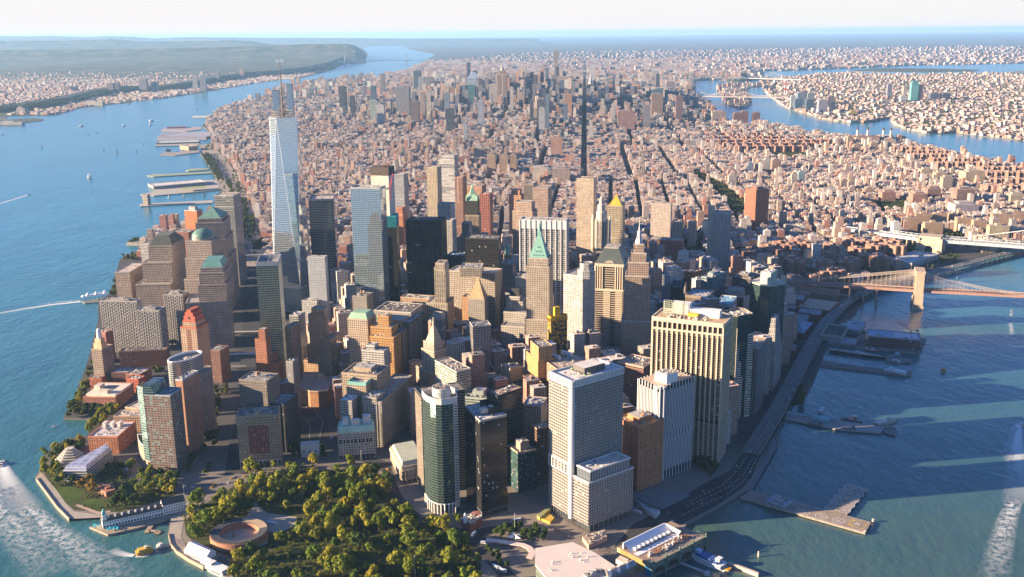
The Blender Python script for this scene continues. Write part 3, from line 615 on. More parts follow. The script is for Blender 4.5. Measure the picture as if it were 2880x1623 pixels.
def oldslip():
 P=uns('C',[(1335,640),(1490,692),(1585,706),(1820,665),(1690,585),(1580,572)],168)
 root=thing('office_tower',(*cen(P),3),'dark glass many-sided tower with pale banded steps right of the broad cream tower','tower');OCC.append(P)
 m=MB();m.prism(P,3,168,top=False,bay=2.5);m.build('glass_walls',curtain((.015,.03,.036),(.035,.05,.055),.05,.12,.06,.5),root)
 r=MB();r.flat(shrink(P,.98),167);r.build('roof',plain((.45,.38,.31)),root)
 ed=MB();Q=ccw(P);q=shrink(Q,.95)
 for i in range(len(Q)):j=(i+1)%len(Q);ed.prism([Q[i],Q[j],q[j],q[i]],166,169.5)
 ed.build('parapet',plain((.2,.17,.15)),root)
 m=MB();clutter(m,[P[0],P[2],P[3],P[5]],167,24,3,.9);m.build('rooftop_machinery',[plain((.6,.55,.5)),plain((.5,.45,.42)),plain((.3,.26,.22))],root)
 a,b,c=P[0],P[2],P[3];d=(b-a)/np.hypot(*(b-a));o=np.array([d[1],-d[0]]);e=(c-b)/np.hypot(*(c-b));n=np.array([e[1],-e[0]])
 G,W=MB(),MB()
 for i,(z1,x)in enumerate(((150,.4),(121,5.0),(96,9.5),(70,14.0),(20,20))):
  pass
 steps=((150,121,0.5),(121,96,5.5),(96,70,10.5),(70,3,15.0))
 for z1,z0,x in steps:
  q=[a+o*.2,b+o*.2,b+o*.2+e*x,b-o*6+e*x,a-o*6];q=ccw(q)
  W.prism(q,z0,z1)
  for i in range(len(q)):
   s,t_=q[i],q[(i+1)%len(q)];l=np.hypot(*(t_-s))
   if l>4:G.panes(s,t_,z0,z1,max(1,round(l/9)),max(1,round((z1-z0)/3.9)),.92,.48)
 q=ccw([c-e*9+n*.3,c+n*.3+e*2,P[4]+e*3,P[4]-e*8]);W.prism(q,3,138)
 for i in range(4):
  s,t_=q[i],q[(i+1)%4];G.panes(s,t_,6,136,2,33,.95,.5)
 W.build('banded_walls',plain((.6,.52,.42),var=.1),root);g=G.build('windows',glassy((.02,.02,.025)),root);g['kind']='stuff'
oldslip()
b0=square(un('D',1990,335,3),un('D',2108,378,3),un('D',2226,172,3));i_b=max(range(4),key=lambda i:b0[i][1]);far=b0[i_b]*.45+cen(b0)*.55
tt=[];
for i in range(9):
 f=1-i*.073;tt.append((shrink(b0,f,far),58+i*7.6))
T('stepped_tower','pale stone stepped tower narrowing to the top right beside the highway','tower',tt,wall=(.5,.47,.43),bay=3.2,flr=3.7,wx=.42,wy=.55,clut=0,roof=(.4,.38,.35))
T('office_tower','slim striped tower with a tan roof between the dark glass and the pale stepped tower','tower',[(q3('C',(1800,1060),(1890,1182),(2022,1030),112),112)],wall=(.36,.35,.35),glass=(.02,.02,.025),bay=2.6,flr=109,wx=.5,wy=.98,roof=(.5,.38,.27),trim=(.4,.33,.27),clut=4)
def maiden():
 P=uns('C',[(1775,165),(1800,178),(1940,222),(2065,236),(2300,196),(2215,140),(2050,100),(1900,110)],161)
 root=thing('glass_tower',(*cen(P),3),'dark green eight-sided glass tower with a pale roof box near the market hall','tower');OCC.append(P)
 m=MB();m.prism(P,3,159,top=False,bay=2.5,flr=3.8);m.build('glass_walls',curtain((.014,.045,.042),(.05,.075,.07),.05,.2,.07,.45),root)
 r=MB();r.prism(shrink(P,1.01),159,161.5);r.build('roof',plain((.5,.46,.4)),root)
 q=q3('C',(1925,95),(2080,120),(2178,70),174);m=MB();m.prism(q,160,183,0,1);m.build('penthouse',[plain((.34,.38,.33)),plain((.55,.52,.48))],root)
 m=MB();clutter(m,q,183,12,2,.8);clutter(m,[P[0],P[2],P[4],P[6]],161.5,10,2,.8);m.build('rooftop_machinery',[plain((.6,.57,.52)),plain((.5,.47,.43)),plain((.3,.28,.26))],root)
maiden()
T('office_building','white cube building with a blue roof','building',[(q3('C',(1250,500),(1482,522),(1570,400),96),96)],wall=(.66,.67,.7),bay=14,flr=14,wx=.5,wy=.3,roof=(.22,.42,.55),clut=3)
T('office_building','brown ribbed slab with a sunken roof behind the broad cream tower','building',[(q3('C',(790,392),(1130,425),(1236,310),98),98)],wall=(.25,.19,.15),glass=(.04,.035,.03),bay=1.8,flr=94,wx=.5,wy=.97,roof=(.42,.42,.46),clut=12,para=3)
T('glass_building','dark blue-black glass block with lit lower floors left of the brown ribbed slab','building',[(q3('C',(578,250),(770,268),(797,168),108),108)],wall=(.05,.055,.065),glass=(.015,.02,.03),bay=2,flr=3.8,wx=.8,wy=.85,roof=(.03,.035,.04),clut=2)
T('residential_tower','white apartment tower with a stepped top beside the dark glass block','tower',[(q3('C',(452,180),(600,205),(668,120),100),100),(q3('C',(475,60),(560,80),(580,30),121),121)],wall=(.55,.57,.6),bay=3.4,flr=3.3,wx=.45,wy=.45,clut=4)
T('office_building','orange brick tower with banded right face in the middle of the east side','building',[(q3('O',(1135,674),(1187,692),(1256,666),88),88)],wall=ORANGE,bay=4,flr=3.6,wx=.85,wy=.35,roof=(.42,.25,.17),clut=6)
T('office_building','blue-green glass building with ribbon windows and a crowded roof','building',[(q3('C',(1020,105),(1195,122),(1402,30),112),112)],wall=(.22,.29,.29),glass=(.03,.05,.055),bay=6,flr=3.8,wx=.97,wy=.5,roof=(.4,.36,.31),clut=22,pent=6)
T('office_building','dark banded office tower with a tan lit edge behind the round-topped block','building',[(q3('C',(1490,110),(1782,132),(1886,55),104),104)],wall=(.2,.165,.14),glass=(.03,.03,.035),bay=6,flr=3.8,wx=.95,wy=.55,roof=(.2,.2,.22),clut=14,pent=6)
r_=T('office_building','brown block with a round machine drum on its roof','building',[(q3('C',(1388,365),(1665,405),(1712,330),80),80)],wall=(.17,.105,.085),bay=4,flr=3.8,wx=.8,wy=.4,roof=(.36,.22,.16),clut=0)
c=un('C',1555,300,92);m=MB();m.lathe(c,[(17,80),(17,96),(15.5,96),(15.5,94),(.1,94)],28);m.build('roof_drum',plain((.3,.27,.25)),r_)
T('tower','tall cream concrete tower with a striped right half and a teal glass upper panel','tower',[(q2('6',(236,156),(362,152),160,34),160)],wall=(.62,.57,.52),glass=(.1,.1,.11),bay=3.4,flr=150,wx=.42,wy=.97,clut=4,gl=None)
T('service_shaft','blank cream concrete shaft on the side of the striped tower','tower',[(q2('6',(194,108),(238,108),173,30),173)],wall=(.66,.58,.47),wx=.01,wy=.01,bay=20,flr=60,clut=0)
T('residential_tower','dark red-brown twin-faced apartment tower right of the small park of trees','tower',[(square(un('3',473,1207,133),un('3',556,1222,133),un('3',655,1212,133)),133)],wall=(.24,.095,.06),glass=(.035,.03,.03),bay=4.2,flr=3.2,wx=.25,wy=.5,clut=5,pent=8)
def wall60():
 P=q3('5',(1925,530),(2133,548),(2176,488),195);root=thing('office_tower',(*cen(P),3),'banded tan tower with a dark green sloping pyramid roof','tower');OCC.append(P)
 W,G,K=MB(),MB(),MB()
 for i in range(4):
  a,b=P[i],P[(i+1)%4];W.wall(a,b,3,195);l=np.hypot(*(b-a));d=(b-a)/l;o=np.array([d[1],-d[0]])
  G.panes(a,b,3,190,1,47,.97,.55,.1)
  for u in(.0,.30,.72):
   s=a+d*l*u;K2=K
   for j in range(47 if u else 0):
    if 148<3+j*4:continue
    z=3+j*4;K.prism([s,s+d*l*.24,s+d*l*.24+o*.9,s+o*.9],z,z+1.9)
  for u in(.02,.1,.18,.26,.72,.8,.88,.96):
   s=a+d*l*u;K.bar((*(s+o*.6),150),(*(s+o*.6),192),1.1,n=8)
  for z0,z1 in((190,195),(146,150)):K.prism([a,b,b+o*1.2,a+o*1.2],z0,z1)
 W.build('walls',plain((.36,.29,.22),var=.1),root);g=G.build('windows',glassy((.015,.015,.018),nlight=.02),root);g['kind']='stuff';K.build('stone_bands',plain((.5,.41,.31),var=.1),root)
 q=shrink(P,.55);m=MB();m.prism(shrink(P,1.02),195,219,0,p1=q);m.build('pyramid_roof',plain((.07,.085,.08),.5,var=.2),root)
 m=MB();clutter(m,q,219,16,3,1.0);m.prism(shrink(P,.5),218,220.5);m.build('rooftop_machinery',[plain((.4,.35,.3)),plain((.3,.28,.25)),plain((.2,.18,.16))],root)
 m=MB()
 for i in range(4):
  a,b=ccw(P)[i],ccw(P)[(i+1)%4];d=(b-a);c=(a+b)/2;A_=[c+d*.17*math.cos(t*math.pi/8)for t in range(9)]
  for t in range(8):m.poly([(*A_[t],195),(*A_[t+1],195),(*A_[t+1],195.2+6*math.sin((t+1)*math.pi/8)),(*A_[t],195.2+6*math.sin(t*math.pi/8))])
 m.build('arched_dormers',plain((.3,.26,.2)),root)
wall60()
c,_=un('O',725,240,286),0;ang=math.radians(-9)
r_=T('spire_tower','slender tan brick tower stepping up to a pale pointed spire','tower',[(rect(c,52,46,ang),120),(rect(c,42,38,ang),196),(rect(c,34,32,ang),218),(rect(c,25,24,ang),233),(rect(c,17,16,ang),247)],wall=(.40,.29,.22),bay=2.9,flr=3.7,wx=.42,wy=.6,clut=0,trim=(.62,.55,.48))
m=MB();m.lathe(c,[(6.5,246),(5.5,254),(3.6,258),(3.2,266),(1.4,270),(.8,276),(.15,292)],8);m.build('spire',plain((.5,.5,.5)),r_)
c=un('5',1848,560,221);F=un('B',1010,1045,60)
r_=T('stepped_tower','slim white limestone tower with an eight-sided top and a wide stepped base','tower',[(q3('B',(945,955),(1015,1045),(1450,948),58),58),(q3('B',(975,860),(1040,930),(1395,880),76),76),(q3('5',(1781,602),(1822,640),(1917,600),203),203),(ring(c,14.5,n=8,ang=.3),216),(ring(c,11,n=8,ang=.3),226)],wall=(.6,.57,.53),bay=3.0,flr=3.7,wx=.38,wy=.55,clut=0,skip=.12)
P=q3('B',(512,640),(590,660),(832,622),142)
r_=T('residential_tower','black tower sprinkled with yellow panels under a yellow crown','tower',[(P,142)],wall=(.035,.033,.034),glass=(.03,.03,.035),bay=3.4,flr=3.3,wx=.5,wy=.5,clut=4,trim=(.48,.28,.02),roof=(.4,.26,.08))
Y=MB()
for i in range(4):
 a,b=P[i],P[(i+1)%4];l=np.hypot(*(b-a));Y.panes(a,b,5,140,max(2,round(l/2.4)),40,.7,.98,.16,skip=.74)
 nb=max(2,round(l/2.4))
 for k in range(2):Y.panes(a,b,70+35*k,105+35*k,nb,10,.75,.95,.17,skip=.7-.2*k)
y=Y.build('yellow_panels',plain((.50,.29,.015),.6,var=.15),r_);y['kind']='stuff'
m=MB();Q=shrink(P,1.04)
for i in range(4):
 a,b=Q[i],Q[(i+1)%4];a2,b2=shrink(Q,.9)[i],shrink(Q,.9)[(i+1)%4];m.prism([a,b,b2,a2],145,149)
 for k in range(5):m.box(a+(b-a)*k/5,.9,.9,141,146)
m.prism(sub(P,.32,.66,.4,.9),142,162);m.build('yellow_crown',plain((.50,.30,.02),.6,var=.15),r_)
m=MB();q=sub(P,.66,1.0,.4,.9);m.prism(q,143,152,0,p1=[q[0],q[1]*.4+q[0]*.6,q[2]*.4+q[3]*.6,q[3]]);m.build('glass_sail',glassy((.1,.11,.12)),r_)
P=q3('B',(1570,570),(1645,600),(1738,545),96)
r_=T('stepped_tower','small golden tower with a grey pyramid cap','tower',[(q3('B',(1525,720),(1640,790),(1738,720),70),70),(P,96)],wall=(.46,.32,.17),bay=3.2,flr=3.6,wx=.3,wy=.5,clut=0)
m=MB();m.cone(shrink(P,.95),97,(*cen(P),112));m.build('pyramid_cap',plain((.36,.36,.37)),r_)
T('office_building','small tan block beside the golden pyramid-capped tower','building',[(q3('B',(1475,975),(1530,985),(1545,960),42),42)],wall=(.5,.33,.18),bay=3)
T('office_building','brown corner block with an orange tiled cornice roof left of the broad cream tower','building',[(q3('B',(1880,905),(1950,960),(2110,880),56),56)],wall=(.21,.165,.12),bay=3.2,flr=3.6,roof=(.3,.15,.11),clut=6)
T('office_building','grey-brown stepped block below the orange tiled roof','building',[(q3('B',(1742,1030),(1860,1110),(1985,1000),46),46),(q3('B',(1782,905),(1850,930),(1880,890),58),58)],wall=(.24,.2,.15),bay=3.2,flr=3.6,clut=4)
T('office_building','low stone block with a green copper roof among the towers','building',[(q3('B',(1195,1155),(1450,1240),(1690,1085),50),50)],wall=(.42,.37,.31),bay=3.4,flr=4,roof=(.33,.38,.33),clut=8)
c=un('5',1496,225,281);ang=math.radians(-13)
r_=T('spire_tower','pale stone tower with a bright green copper pyramid and spire','tower',[(rect(c+np.array([6,-4]),58,50,ang),92),(rect(c+np.array([2,-2]),48,42,ang),118),(rect(c,39,35,ang),208),(rect(c,35,31,ang),222)],wall=(.55,.46,.36),bay=2.9,flr=3.7,wx=.4,wy=.6,clut=0)
m=MB();m.prism(rect(c,31,28,ang),222,257,0,p1=rect(c,8,8,ang));m.prism(rect(c,7,7,ang),257,265);m.lathe(c,[(3,265),(2.2,272),(.25,284)],8)
m.build('copper_roof',plain((.20,.38,.32),.7,var=.4,scale=.5),r_)
m=MB()
for i in range(4):
 q=rect(c,31,28,ang);a,b=q[i],q[(i+1)%4]
 for z,k in((226,4),(232,3),(239,2)):
  f=(z-222)/35
  for j in range(k):
   s=a+(b-a)*(.5+(j-(k-1)/2)*.2*(1-f*.5));s=s+(c-s)*f*.74;m.box(s,1.2,1.2,z,z+2.2,ang)
m.build('dormers',plain((.16,.3,.26)),r_)
P=q3('5',(1347,208),(1697,220),(1713,200),248)
r_=T('office_tower','broad silver-white tower with nine column bays behind the green copper pyramid','tower',[(P,248)],wall=(.5,.49,.47),glass=(.035,.04,.05),bay=2.0,flr=3.9,wx=.8,wy=.55,clut=26,roof=(.55,.52,.48),vary=.9,nlight=.1)
m=MB()
for i in range(4):
 a,b=P[i],P[(i+1)%4];d=b-a;l=np.hypot(*d);d/=l;o=np.array([d[1],-d[0]]);n=max(3,round(l/10.2))
 for k in range(n+1):s=a+d*l*k/n;m.prism([s-d*.8,s+d*.8,s+d*.8+o*1.3,s-d*.8+o*1.3],3,248)
 m.prism([a,b,b+o*.3,a+o*.3],232,248.4)
m.build('outer_columns',plain((.5,.49,.475),.5,var=.06),r_)
P=q3('N',(125,250),(432,254),(468,222),226)
r_=T('office_tower','wide black steel tower with fine horizontal lines','tower',[(P,226)],wall=(.028,.027,.028),glass=(.012,.012,.014),bay=9.5,flr=4.0,wx=.97,wy=.5,clut=0,roof=(.12,.11,.11),trim=(.03,.03,.03),nlight=.01,para=2)
m=MB();m.prism(sub(P,.25,.95,.2,.8),225.8,229);clutter(m,P,226,18,3,1.3)
m.build('rooftop_machinery',[plain((.1,.1,.1)),plain((.35,.33,.3)),plain((.2,.19,.18))],r_)
m=MB()
for i in range(4):
 a,b=P[i],P[(i+1)%4];d=b-a;l=np.hypot(*d);d/=l;o=np.array([d[1],-d[0]]);n=max(3,round(l/11))
 for k in range(n+1):s=a+d*l*k/n;m.prism([s-d*.5,s+d*.5,s+d*.5+o*.7,s-d*.5+o*.7],3,224)
m.build('columns',plain((.02,.02,.021),.4),r_)
T('office_tower','lower black tower with a few lit windows between wide black tower and silver slab','tower',[(q3('N',(630,396),(916,404),(940,372),206),206)],wall=(.026,.023,.02),glass=(.012,.011,.011),bay=3,flr=4.0,wx=.85,wy=.6,clut=22,roof=(.2,.18,.16),trim=(.03,.028,.026),nlight=.015)
T('office_building','massive cream H-shaped block with a white roof house behind the tan pyramid','building',[(q3('N',(490,672),(884,700),(922,655),152),152),(q3('N',(598,640),(770,652),(790,610),168),168)],wall=(.56,.47,.37),bay=3.3,flr=3.9,wx=.48,wy=.6,clut=20,roof=(.5,.46,.42))
T('stepped_tower','fluted cream tower left of the massive H-shaped block','tower',[(q3('A',(1430,330),(1600,400),(1700,300),118),118),(q3('N',(386,640),(462,652),(492,612),182),182),(q3('N',(392,600),(455,610),(485,585),196),196)],wall=(.58,.48,.36),bay=4.2,flr=9,wx=.25,wy=.75,clut=3)
c=un('A',2062,2,163);P=rect(c,30,28,-.22)
r_=T('pyramid_tower','grey stone tower with a tall stepped tan pyramid roof','tower',[(P,126)],wall=(.38,.33,.27),bay=3.4,flr=3.8,wx=.3,wy=.55,clut=0)
m=MB()
for i in range(22):m.prism(shrink(P,.94-i*.041),126+i*1.7,126+(i+1)*1.7)
m.build('pyramid_roof',plain((.5,.35,.2)),r_)
T('office_tower','tall orange brick slab with tan edges in front of the tan pyramid','tower',[(q2('A',(1818,300),(2084,302),112,26),112)],wall=(.47,.27,.15),bay=3.2,flr=3.7,wx=.3,wy=.5,clut=14,roof=(.35,.26,.2))
T('office_building','blank cream gable wall building left of the stone lantern tower','building',[(q2('A',(1238,750),(1512,745),78,26),78),(q2('A',(1290,645),(1474,640),93,20),93)],wall=(.58,.45,.32),bay=9,flr=8,wx=.16,wy=.2,clut=6)
T('office_tower','grey stone tower with a white walled roof well','tower',[(q3('A',(1358,612),(1522,622),(1570,560),118),118)],wall=(.42,.37,.31),glass=(.06,.06,.06),bay=2.2,flr=20,wx=.45,wy=.8,roof=(.55,.55,.57),para=5,clut=0)
P=q3('A',(1208,1070),(1400,1130),(1452,1050),106);c=cen(P)
r_=T('stepped_tower','cream stone tower with tall arches and a stepped pyramid lantern','tower',[(q3('A',(1125,1340),(1330,1449),(1440,1330),72),72),(P,106),(shrink(P,.84),118)],wall=(.56,.47,.37),bay=3.3,flr=3.8,wx=.42,wy=.62,clut=0)
m=MB()
for i in range(9):m.prism(shrink(P,.62-i*.055),118+i*2.7,120.7+i*2.7)
m.lathe(c,[(2.2,142),(2.2,147),(2.8,147.5),(1.2,150),(.8,156),(.1,157)],8);m.build('stepped_pyramid',plain((.44,.36,.28)),r_)
T('office_building','long glass building with pale green bands and a ribbed tan roof','building',[(q3('A',(1412,1255),(1738,1432),(1958,1382),108),108)],wall=(.52,.5,.44),glass=(.07,.10,.075),bay=5,flr=3.9,wx=.98,wy=.45,roof=(.42,.33,.26),clut=16,nlight=.15,vary=1.2)
T('office_building','lower green-banded glass wing with dark roof boxes','building',[(q2('H',(1005,360),(1338,318),74,40),74)],wall=(.35,.4,.36),glass=(.06,.09,.07),bay=5,flr=3.9,wx=.98,wy=.5,roof=(.13,.13,.14),pent=7,clut=8,vary=1.2)
T('office_tower','tall grey glass tower with thin white vertical fins','tower',[(q3('A',(1825,1190),(1972,1290),(2262,1262),88),88),(q3('A',(1863,682),(1985,748),(2262,728),146),146)],wall=(.38,.35,.33),glass=(.07,.065,.065),bay=2.4,flr=3.8,wx=.72,wy=.8,clut=10,roof=(.3,.28,.26),vary=.9)
T('office_building','low grey glass box at the foot of the finned tower','building',[(q2('E',(132,195),(415,172),62,22),62)],wall=(.3,.26,.22),glass=(.06,.055,.045),bay=2.4,flr=3.8,wx=.72,wy=.8,clut=8,roof=(.3,.3,.32))
r_=T('stepped_tower','white stepped tower with a black roof box','tower',[(q2('5',(1205,1010),(1402,1005),84,30),84),(q2('5',(1222,905),(1398,905),102,26),102),(q2('5',(1248,808),(1368,808),122,20),122),(q2('5',(1268,790),(1345,790),128,14),128)],wall=(.62,.55,.47),bay=3.1,flr=3.7,wx=.4,wy=.55,clut=0)
m=MB();m.prism(q2('5',(1272,728),(1342,728),141,12),128,141);m.build('black_roof_box',plain((.05,.045,.045)),r_)
T('office_building','plain cream tower behind the white stepped tower','building',[(q2('5',(1315,645),(1424,645),150,28),150)],wall=(.56,.48,.39),bay=9,flr=3.8,wx=.12,wy=.5,clut=8)
r_=T('office_building','dark ribbed block with white dishes on its roof','building',[(q3('B',(25,935),(95,965),(432,930),84),84)],wall=(.06,.062,.07),glass=(.02,.02,.024),bay=2,flr=80,wx=.5,wy=.97,roof=(.04,.04,.045),clut=4)
for x in(200,265,314):
 c=un('B',x,895,88);m=MB();m.lathe(c,[(.3,84),(.3,86)],6);m.bar((c[0],c[1],86.5),(c[0]-.6,c[1]-1.4,87.2),(.3,2.6),n=16);m.build('dish',plain((.8,.79,.78)),r_)
T('office_building','small cream stepped building in front of the dark ribbed block','building',[(q3('E',(510,375),(640,432),(898,305),72),72),(q3('E',(592,195),(722,262),(808,190),92),92)],wall=(.58,.48,.33),bay=4,flr=4,wx=.35,wy=.5,clut=16,roof=(.5,.42,.34))
#west side of the near district
T('glass_tower','tall pale blue mirror glass tower reflecting its neighbours','tower',[(q3('2',(68,1205),(292,1210),(302,1190),297),297)],wall=GLASS,curtain_=curtain((.30,.40,.46),(.36,.43,.47),.06,.1,.03,.85,.10),roof=(.5,.47,.43),clut=14,trim=(.5,.5,.5),para=2)
P,_=qy('5',(302,200),(412,192),1992,46,0)
r_=T('unfinished_tower','unfinished black tower with teal netting and a red hoist line','tower',[(P,205)],wall=(.035,.035,.038),glass=(.02,.02,.022),bay=6,flr=4.2,wx=.95,wy=.45,clut=10,roof=(.1,.1,.1))
m=MB();q=shrink(P,1.01);m.prism(q,205,226,0);m.build('teal_netting',plain((.02,.24,.28),var=.5,scale=.2),r_)
m=MB();a=P[0];m.prism([a,a+(P[1]-a)*.07,a+(P[1]-a)*.07+np.array([0,-3]),a+np.array([0,-3])],3,190);m.build('red_hoist',plain((.55,.06,.03),var=.3),r_)
q,h_=qy('2',(222,1112),(355,1108),2020,30)
m=MB();m.prism(q,205,h_,0);m.build('concrete_core',plain((.55,.47,.4)),r_)
m=MB();m.prism(shrink(q,1.04),h_,h_+17,0);clutter(m,q,h_+17,12,3);m.build('top_scaffold',[plain((.09,.07,.06),var=.6,scale=.3),plain((.2,.1,.08)),plain((.1,.1,.1))],r_)
def crane(label,k,x,y,Y,hgt,col,jib=45,az=.6,el=.9):
 b_,z=uy(k,x,y,Y)if isinstance(k,str)else(k,y)
 r=thing('tower_crane',(*b_,z),label,'crane');m=MB()
 for i in range(4):o=np.array([(-1,-1),(1,-1),(1,1),(-1,1)][i])*.9;m.bar((*(b_+o),z),(*(b_+o),z+hgt),.3)
 for i in range(int(hgt/4)):m.bar((b_[0]-.9,b_[1]-.9,z+i*4),(b_[0]+.9,b_[1]-.9,z+i*4+4),.22)
 m.build('mast',plain(col),r);d=np.array([math.cos(az),math.sin(az)]);t=(b_[0]+d[0]*jib*math.cos(el),b_[1]+d[1]*jib*math.cos(el),z+hgt+jib*math.sin(el))
 m=MB();m.bar((*b_,z+hgt),t,.8);m.bar((*b_,z+hgt+6),t,.25);m.build('jib',plain(col),r)
 m=MB();e=b_-d*12;m.bar((*b_,z+hgt),(*e,z+hgt+2),1.0);m.box(e,5,4,z+hgt-2,z+hgt+2);m.build('counterweight',plain((.3,.28,.27)),r)
crane('red tower crane beside the concrete core','2',372,1300,1985,26,(.6,.05,.04),30,1.2,1.1)
def faceted_tower():
 C=np.array(un('1',2137,672,417));root=thing('glass_tower',(*C,3),'tallest faceted blue-white glass tower with a mast','tower');OCC.append(rect(C,62,62))
 a0=math.radians(-105);top=[C+31.5*np.array([math.cos(a0+i*math.pi/2),math.sin(a0+i*math.pi/2)])for i in range(4)]
 bot=[C+44.0*np.array([math.cos(a0+math.pi/4+i*math.pi/2),math.sin(a0+math.pi/4+i*math.pi/2)])for i in range(4)]
 m=MB();m.prism(bot,3,57,bay=1.2,flr=54);m.build('podium',curtain((.24,.28,.26),(.45,.46,.42),.3,.02,.25,.5),root)
 m=MB()
 for i in range(4):
  b1,b2=bot[i-1],bot[i];t1,t2=top[i],top[(i+1)%4]
  m.poly([(*b1,57),(*b2,57),(*t1,417)],0,[(0,0),(41,0),(20.5,90)]);m.poly([(*b2,57),(*t2,417),(*t1,417)],0,[(20.5,0),(41,90),(0,90)])
 m.build('glass_facets',curtain((.42,.50,.56),(.50,.56,.60),.03,.1,.03,.9,.07),root)
 m=MB()
 for i in range(4):
  b1,b2=bot[i-1],bot[i];t1=top[i];t2=top[(i+1)%4]
  for p,q in((b1,t1),(b2,t1)):m.bar((*p,57),(*q,417),.55)
  m.bar((*t1,417),(*t2,417),.9);m.bar((*b1,57),(*b2,57),.8)
 m.build('edge_trims',plain((.7,.72,.74),.3,.5,var=.05),root)
 m=MB();m.prism(shrink(top,.97),416,417.5);m.build('roof',plain((.35,.33,.3)),root)
 m=MB()
 for z in(421,425,430):
  for i in range(24):a,b=2*math.pi*i/24,2*math.pi*(i+1)/24;r=21;m.bar((C[0]+r*math.cos(a),C[1]+r*math.sin(a),z),(C[0]+r*math.cos(b),C[1]+r*math.sin(b),z),.6)
 for i in range(24):a=2*math.pi*i/24;m.bar((C[0]+21*math.cos(a),C[1]+21*math.sin(a),417),(C[0]+21*math.cos(a),C[1]+21*math.sin(a),431),.35)
 for i in range(0,24,3):a=2*math.pi*i/24;m.bar((C[0]+21*math.cos(a),C[1]+21*math.sin(a),425),(C[0],C[1],445),.3)
 m.build('ring_platform',plain((.28,.25,.2)),root)
 m=MB();m.lathe(C,[(1.7,417),(1.4,470),(1.0,500),(.7,525),(.2,541)],8)
 for z in(440,456,468,478,488,498,507,516,524):m.lathe(C,[(.1,z-.9),(2.4 if z<500 else 1.7,z),(.1,z+.9)],8)
 m.build('mast',plain((.16,.13,.12)),root)
faceted_tower()
T('glass_tower','dark blue glass tower with horizontal lines right of the tallest tower','tower',[(q3('R',(598,278),(822,284),(836,240),226),226)],wall=(.06,.07,.085),curtain_=curtain((.05,.065,.085),(.20,.22,.24),.03,.3,.06,.6,.3),roof=(.55,.5,.46),trim=(.2,.2,.21),clut=10,para=3)
T('residential_tower','slender white tower with a glass stripe down its front','tower',[(q3('R',(568,840),(738,842),(762,828),176),176)],wall=(.70,.68,.66),glass=(.16,.22,.25),bay=3.0,flr=3.6,wx=.55,wy=.55,clut=5,trim=(.75,.73,.71))
T('office_building','low pale grey block in front of the slender white tower','building',[(q3('R',(512,1265),(660,1275),(690,1240),92),92)],wall=(.52,.5,.48),bay=3.4,flr=3.6,wx=.5,wy=.5,clut=8,tanks=1)
T('stepped_tower','peach art deco tower with stepped shoulders near the dark canyon street','tower',[(q2('F',(1148,935),(1640,930),46,34),46),(q2('F',(1195,705),(1640,700),78,30),78),(q3('F',(1212,250),(1480,252),(1510,225),133),133),(q2('F',(1262,150),(1455,150),145,18),145)],wall=(.56,.37,.23),bay=3.2,flr=3.6,wx=.42,wy=.52,clut=5)
T('office_building','tan shoulder block with a terracotta penthouse beside the peach tower','building',[(q3('F',(1438,612),(1560,622),(1640,560),93),93)],wall=(.46,.33,.22),bay=3.2,flr=3.6,clut=3,roof=(.2,.16,.14))
P=q3('4',(1966,535),(2098,548),(2122,490),231)
r_=T('glass_tower','unfinished curved glass tower with a red hoist stripe beside the wide road','tower',[(P,231)],wall=GLASS,curtain_=curtain((.07,.11,.095),(.36,.31,.2),.16,.28,.08,.5,.3),roof=(.3,.29,.28),trim=(.7,.67,.63),para=5,clut=10)
m=MB();a,b=edge(P);d=b-a;q0,q1=a+d*.40,a+d*.56;o=np.array([d[1],-d[0]])/np.hypot(*d);o=o if o[1]<0 else-o
m.prism([q0,q1,q1+o*2.5,q0+o*2.5],40,222);m.build('hoist_tower',plain((.50,.16,.11),var=.35,scale=.3),r_)
T('stepped_tower','red-brown brick tower stepping down in front of the unfinished glass tower','tower',[(q2('F',(425,960),(740,945),72,30),72),(q2('F',(515,832),(665,830),88,26),88),(q3('F',(410,612),(578,628),(606,590),126),126),(q2('F',(462,475),(563,472),143,12),143)],wall=(.26,.11,.065),bay=4,flr=4.4,wx=.25,wy=.4,clut=5)
q,h_=qy('F',(172,1245),(585,1240),1342,36)
T('office_tower','dim brown-grey block with white roof sheds behind the red-panelled block','building',[(q,h_)],wall=(.2,.165,.135),bay=3.2,flr=3.7,wx=.45,wy=.5,clut=8,tanks=2)
q,h_=qy('G',(588,312),(842,302),1340,44)
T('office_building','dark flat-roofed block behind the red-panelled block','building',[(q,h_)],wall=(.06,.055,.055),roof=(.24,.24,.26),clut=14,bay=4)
a,b=un('G',195,1288,3),un('G',822,1242,3);P=back(a,b,34);h_=79.5
r_=T('office_building','tan block with a brick-red centre and white arched base facing the park','building',[(P,h_)],wall=(.36,.255,.165),bay=3.3,flr=3.75,wx=.46,wy=.46,clut=12,base=12,base_col=(.62,.57,.5),trim=(.34,.27,.2),roof=(.2,.18,.16),nlight=.08)
m=MB();d=(b-a)/np.hypot(*(b-a));o=np.array([d[1],-d[0]]);L_=np.hypot(*(b-a));m.prism([a+d*L_*.26,a+d*L_*.74,a+d*L_*.74+o*.05,a+d*L_*.26+o*.05],24,66);m.build('red_panel',plain((.32,.09,.055),var=.12),r_)
m=MB();m.panes(a+d*L_*.26,a+d*L_*.74,24,66,10,11,.55,.5,.12);g=m.build('panel_windows',glassy(GLASS,nlight=.08),r_);g['kind']='stuff'
m=MB()
for k in range(3):
 c0=a+d*L_*(.345+.155*k)+o*.3;w_=3.2;pts=[(-w_,3.2),(w_,3.2),(w_,8.5)]+[(w_*math.cos(t*math.pi/8),8.5+w_*math.sin(t*math.pi/8))for t in range(1,8)]+[(-w_,8.5)]
 m.poly([(*(c0+d*x),z)for x,z in pts])
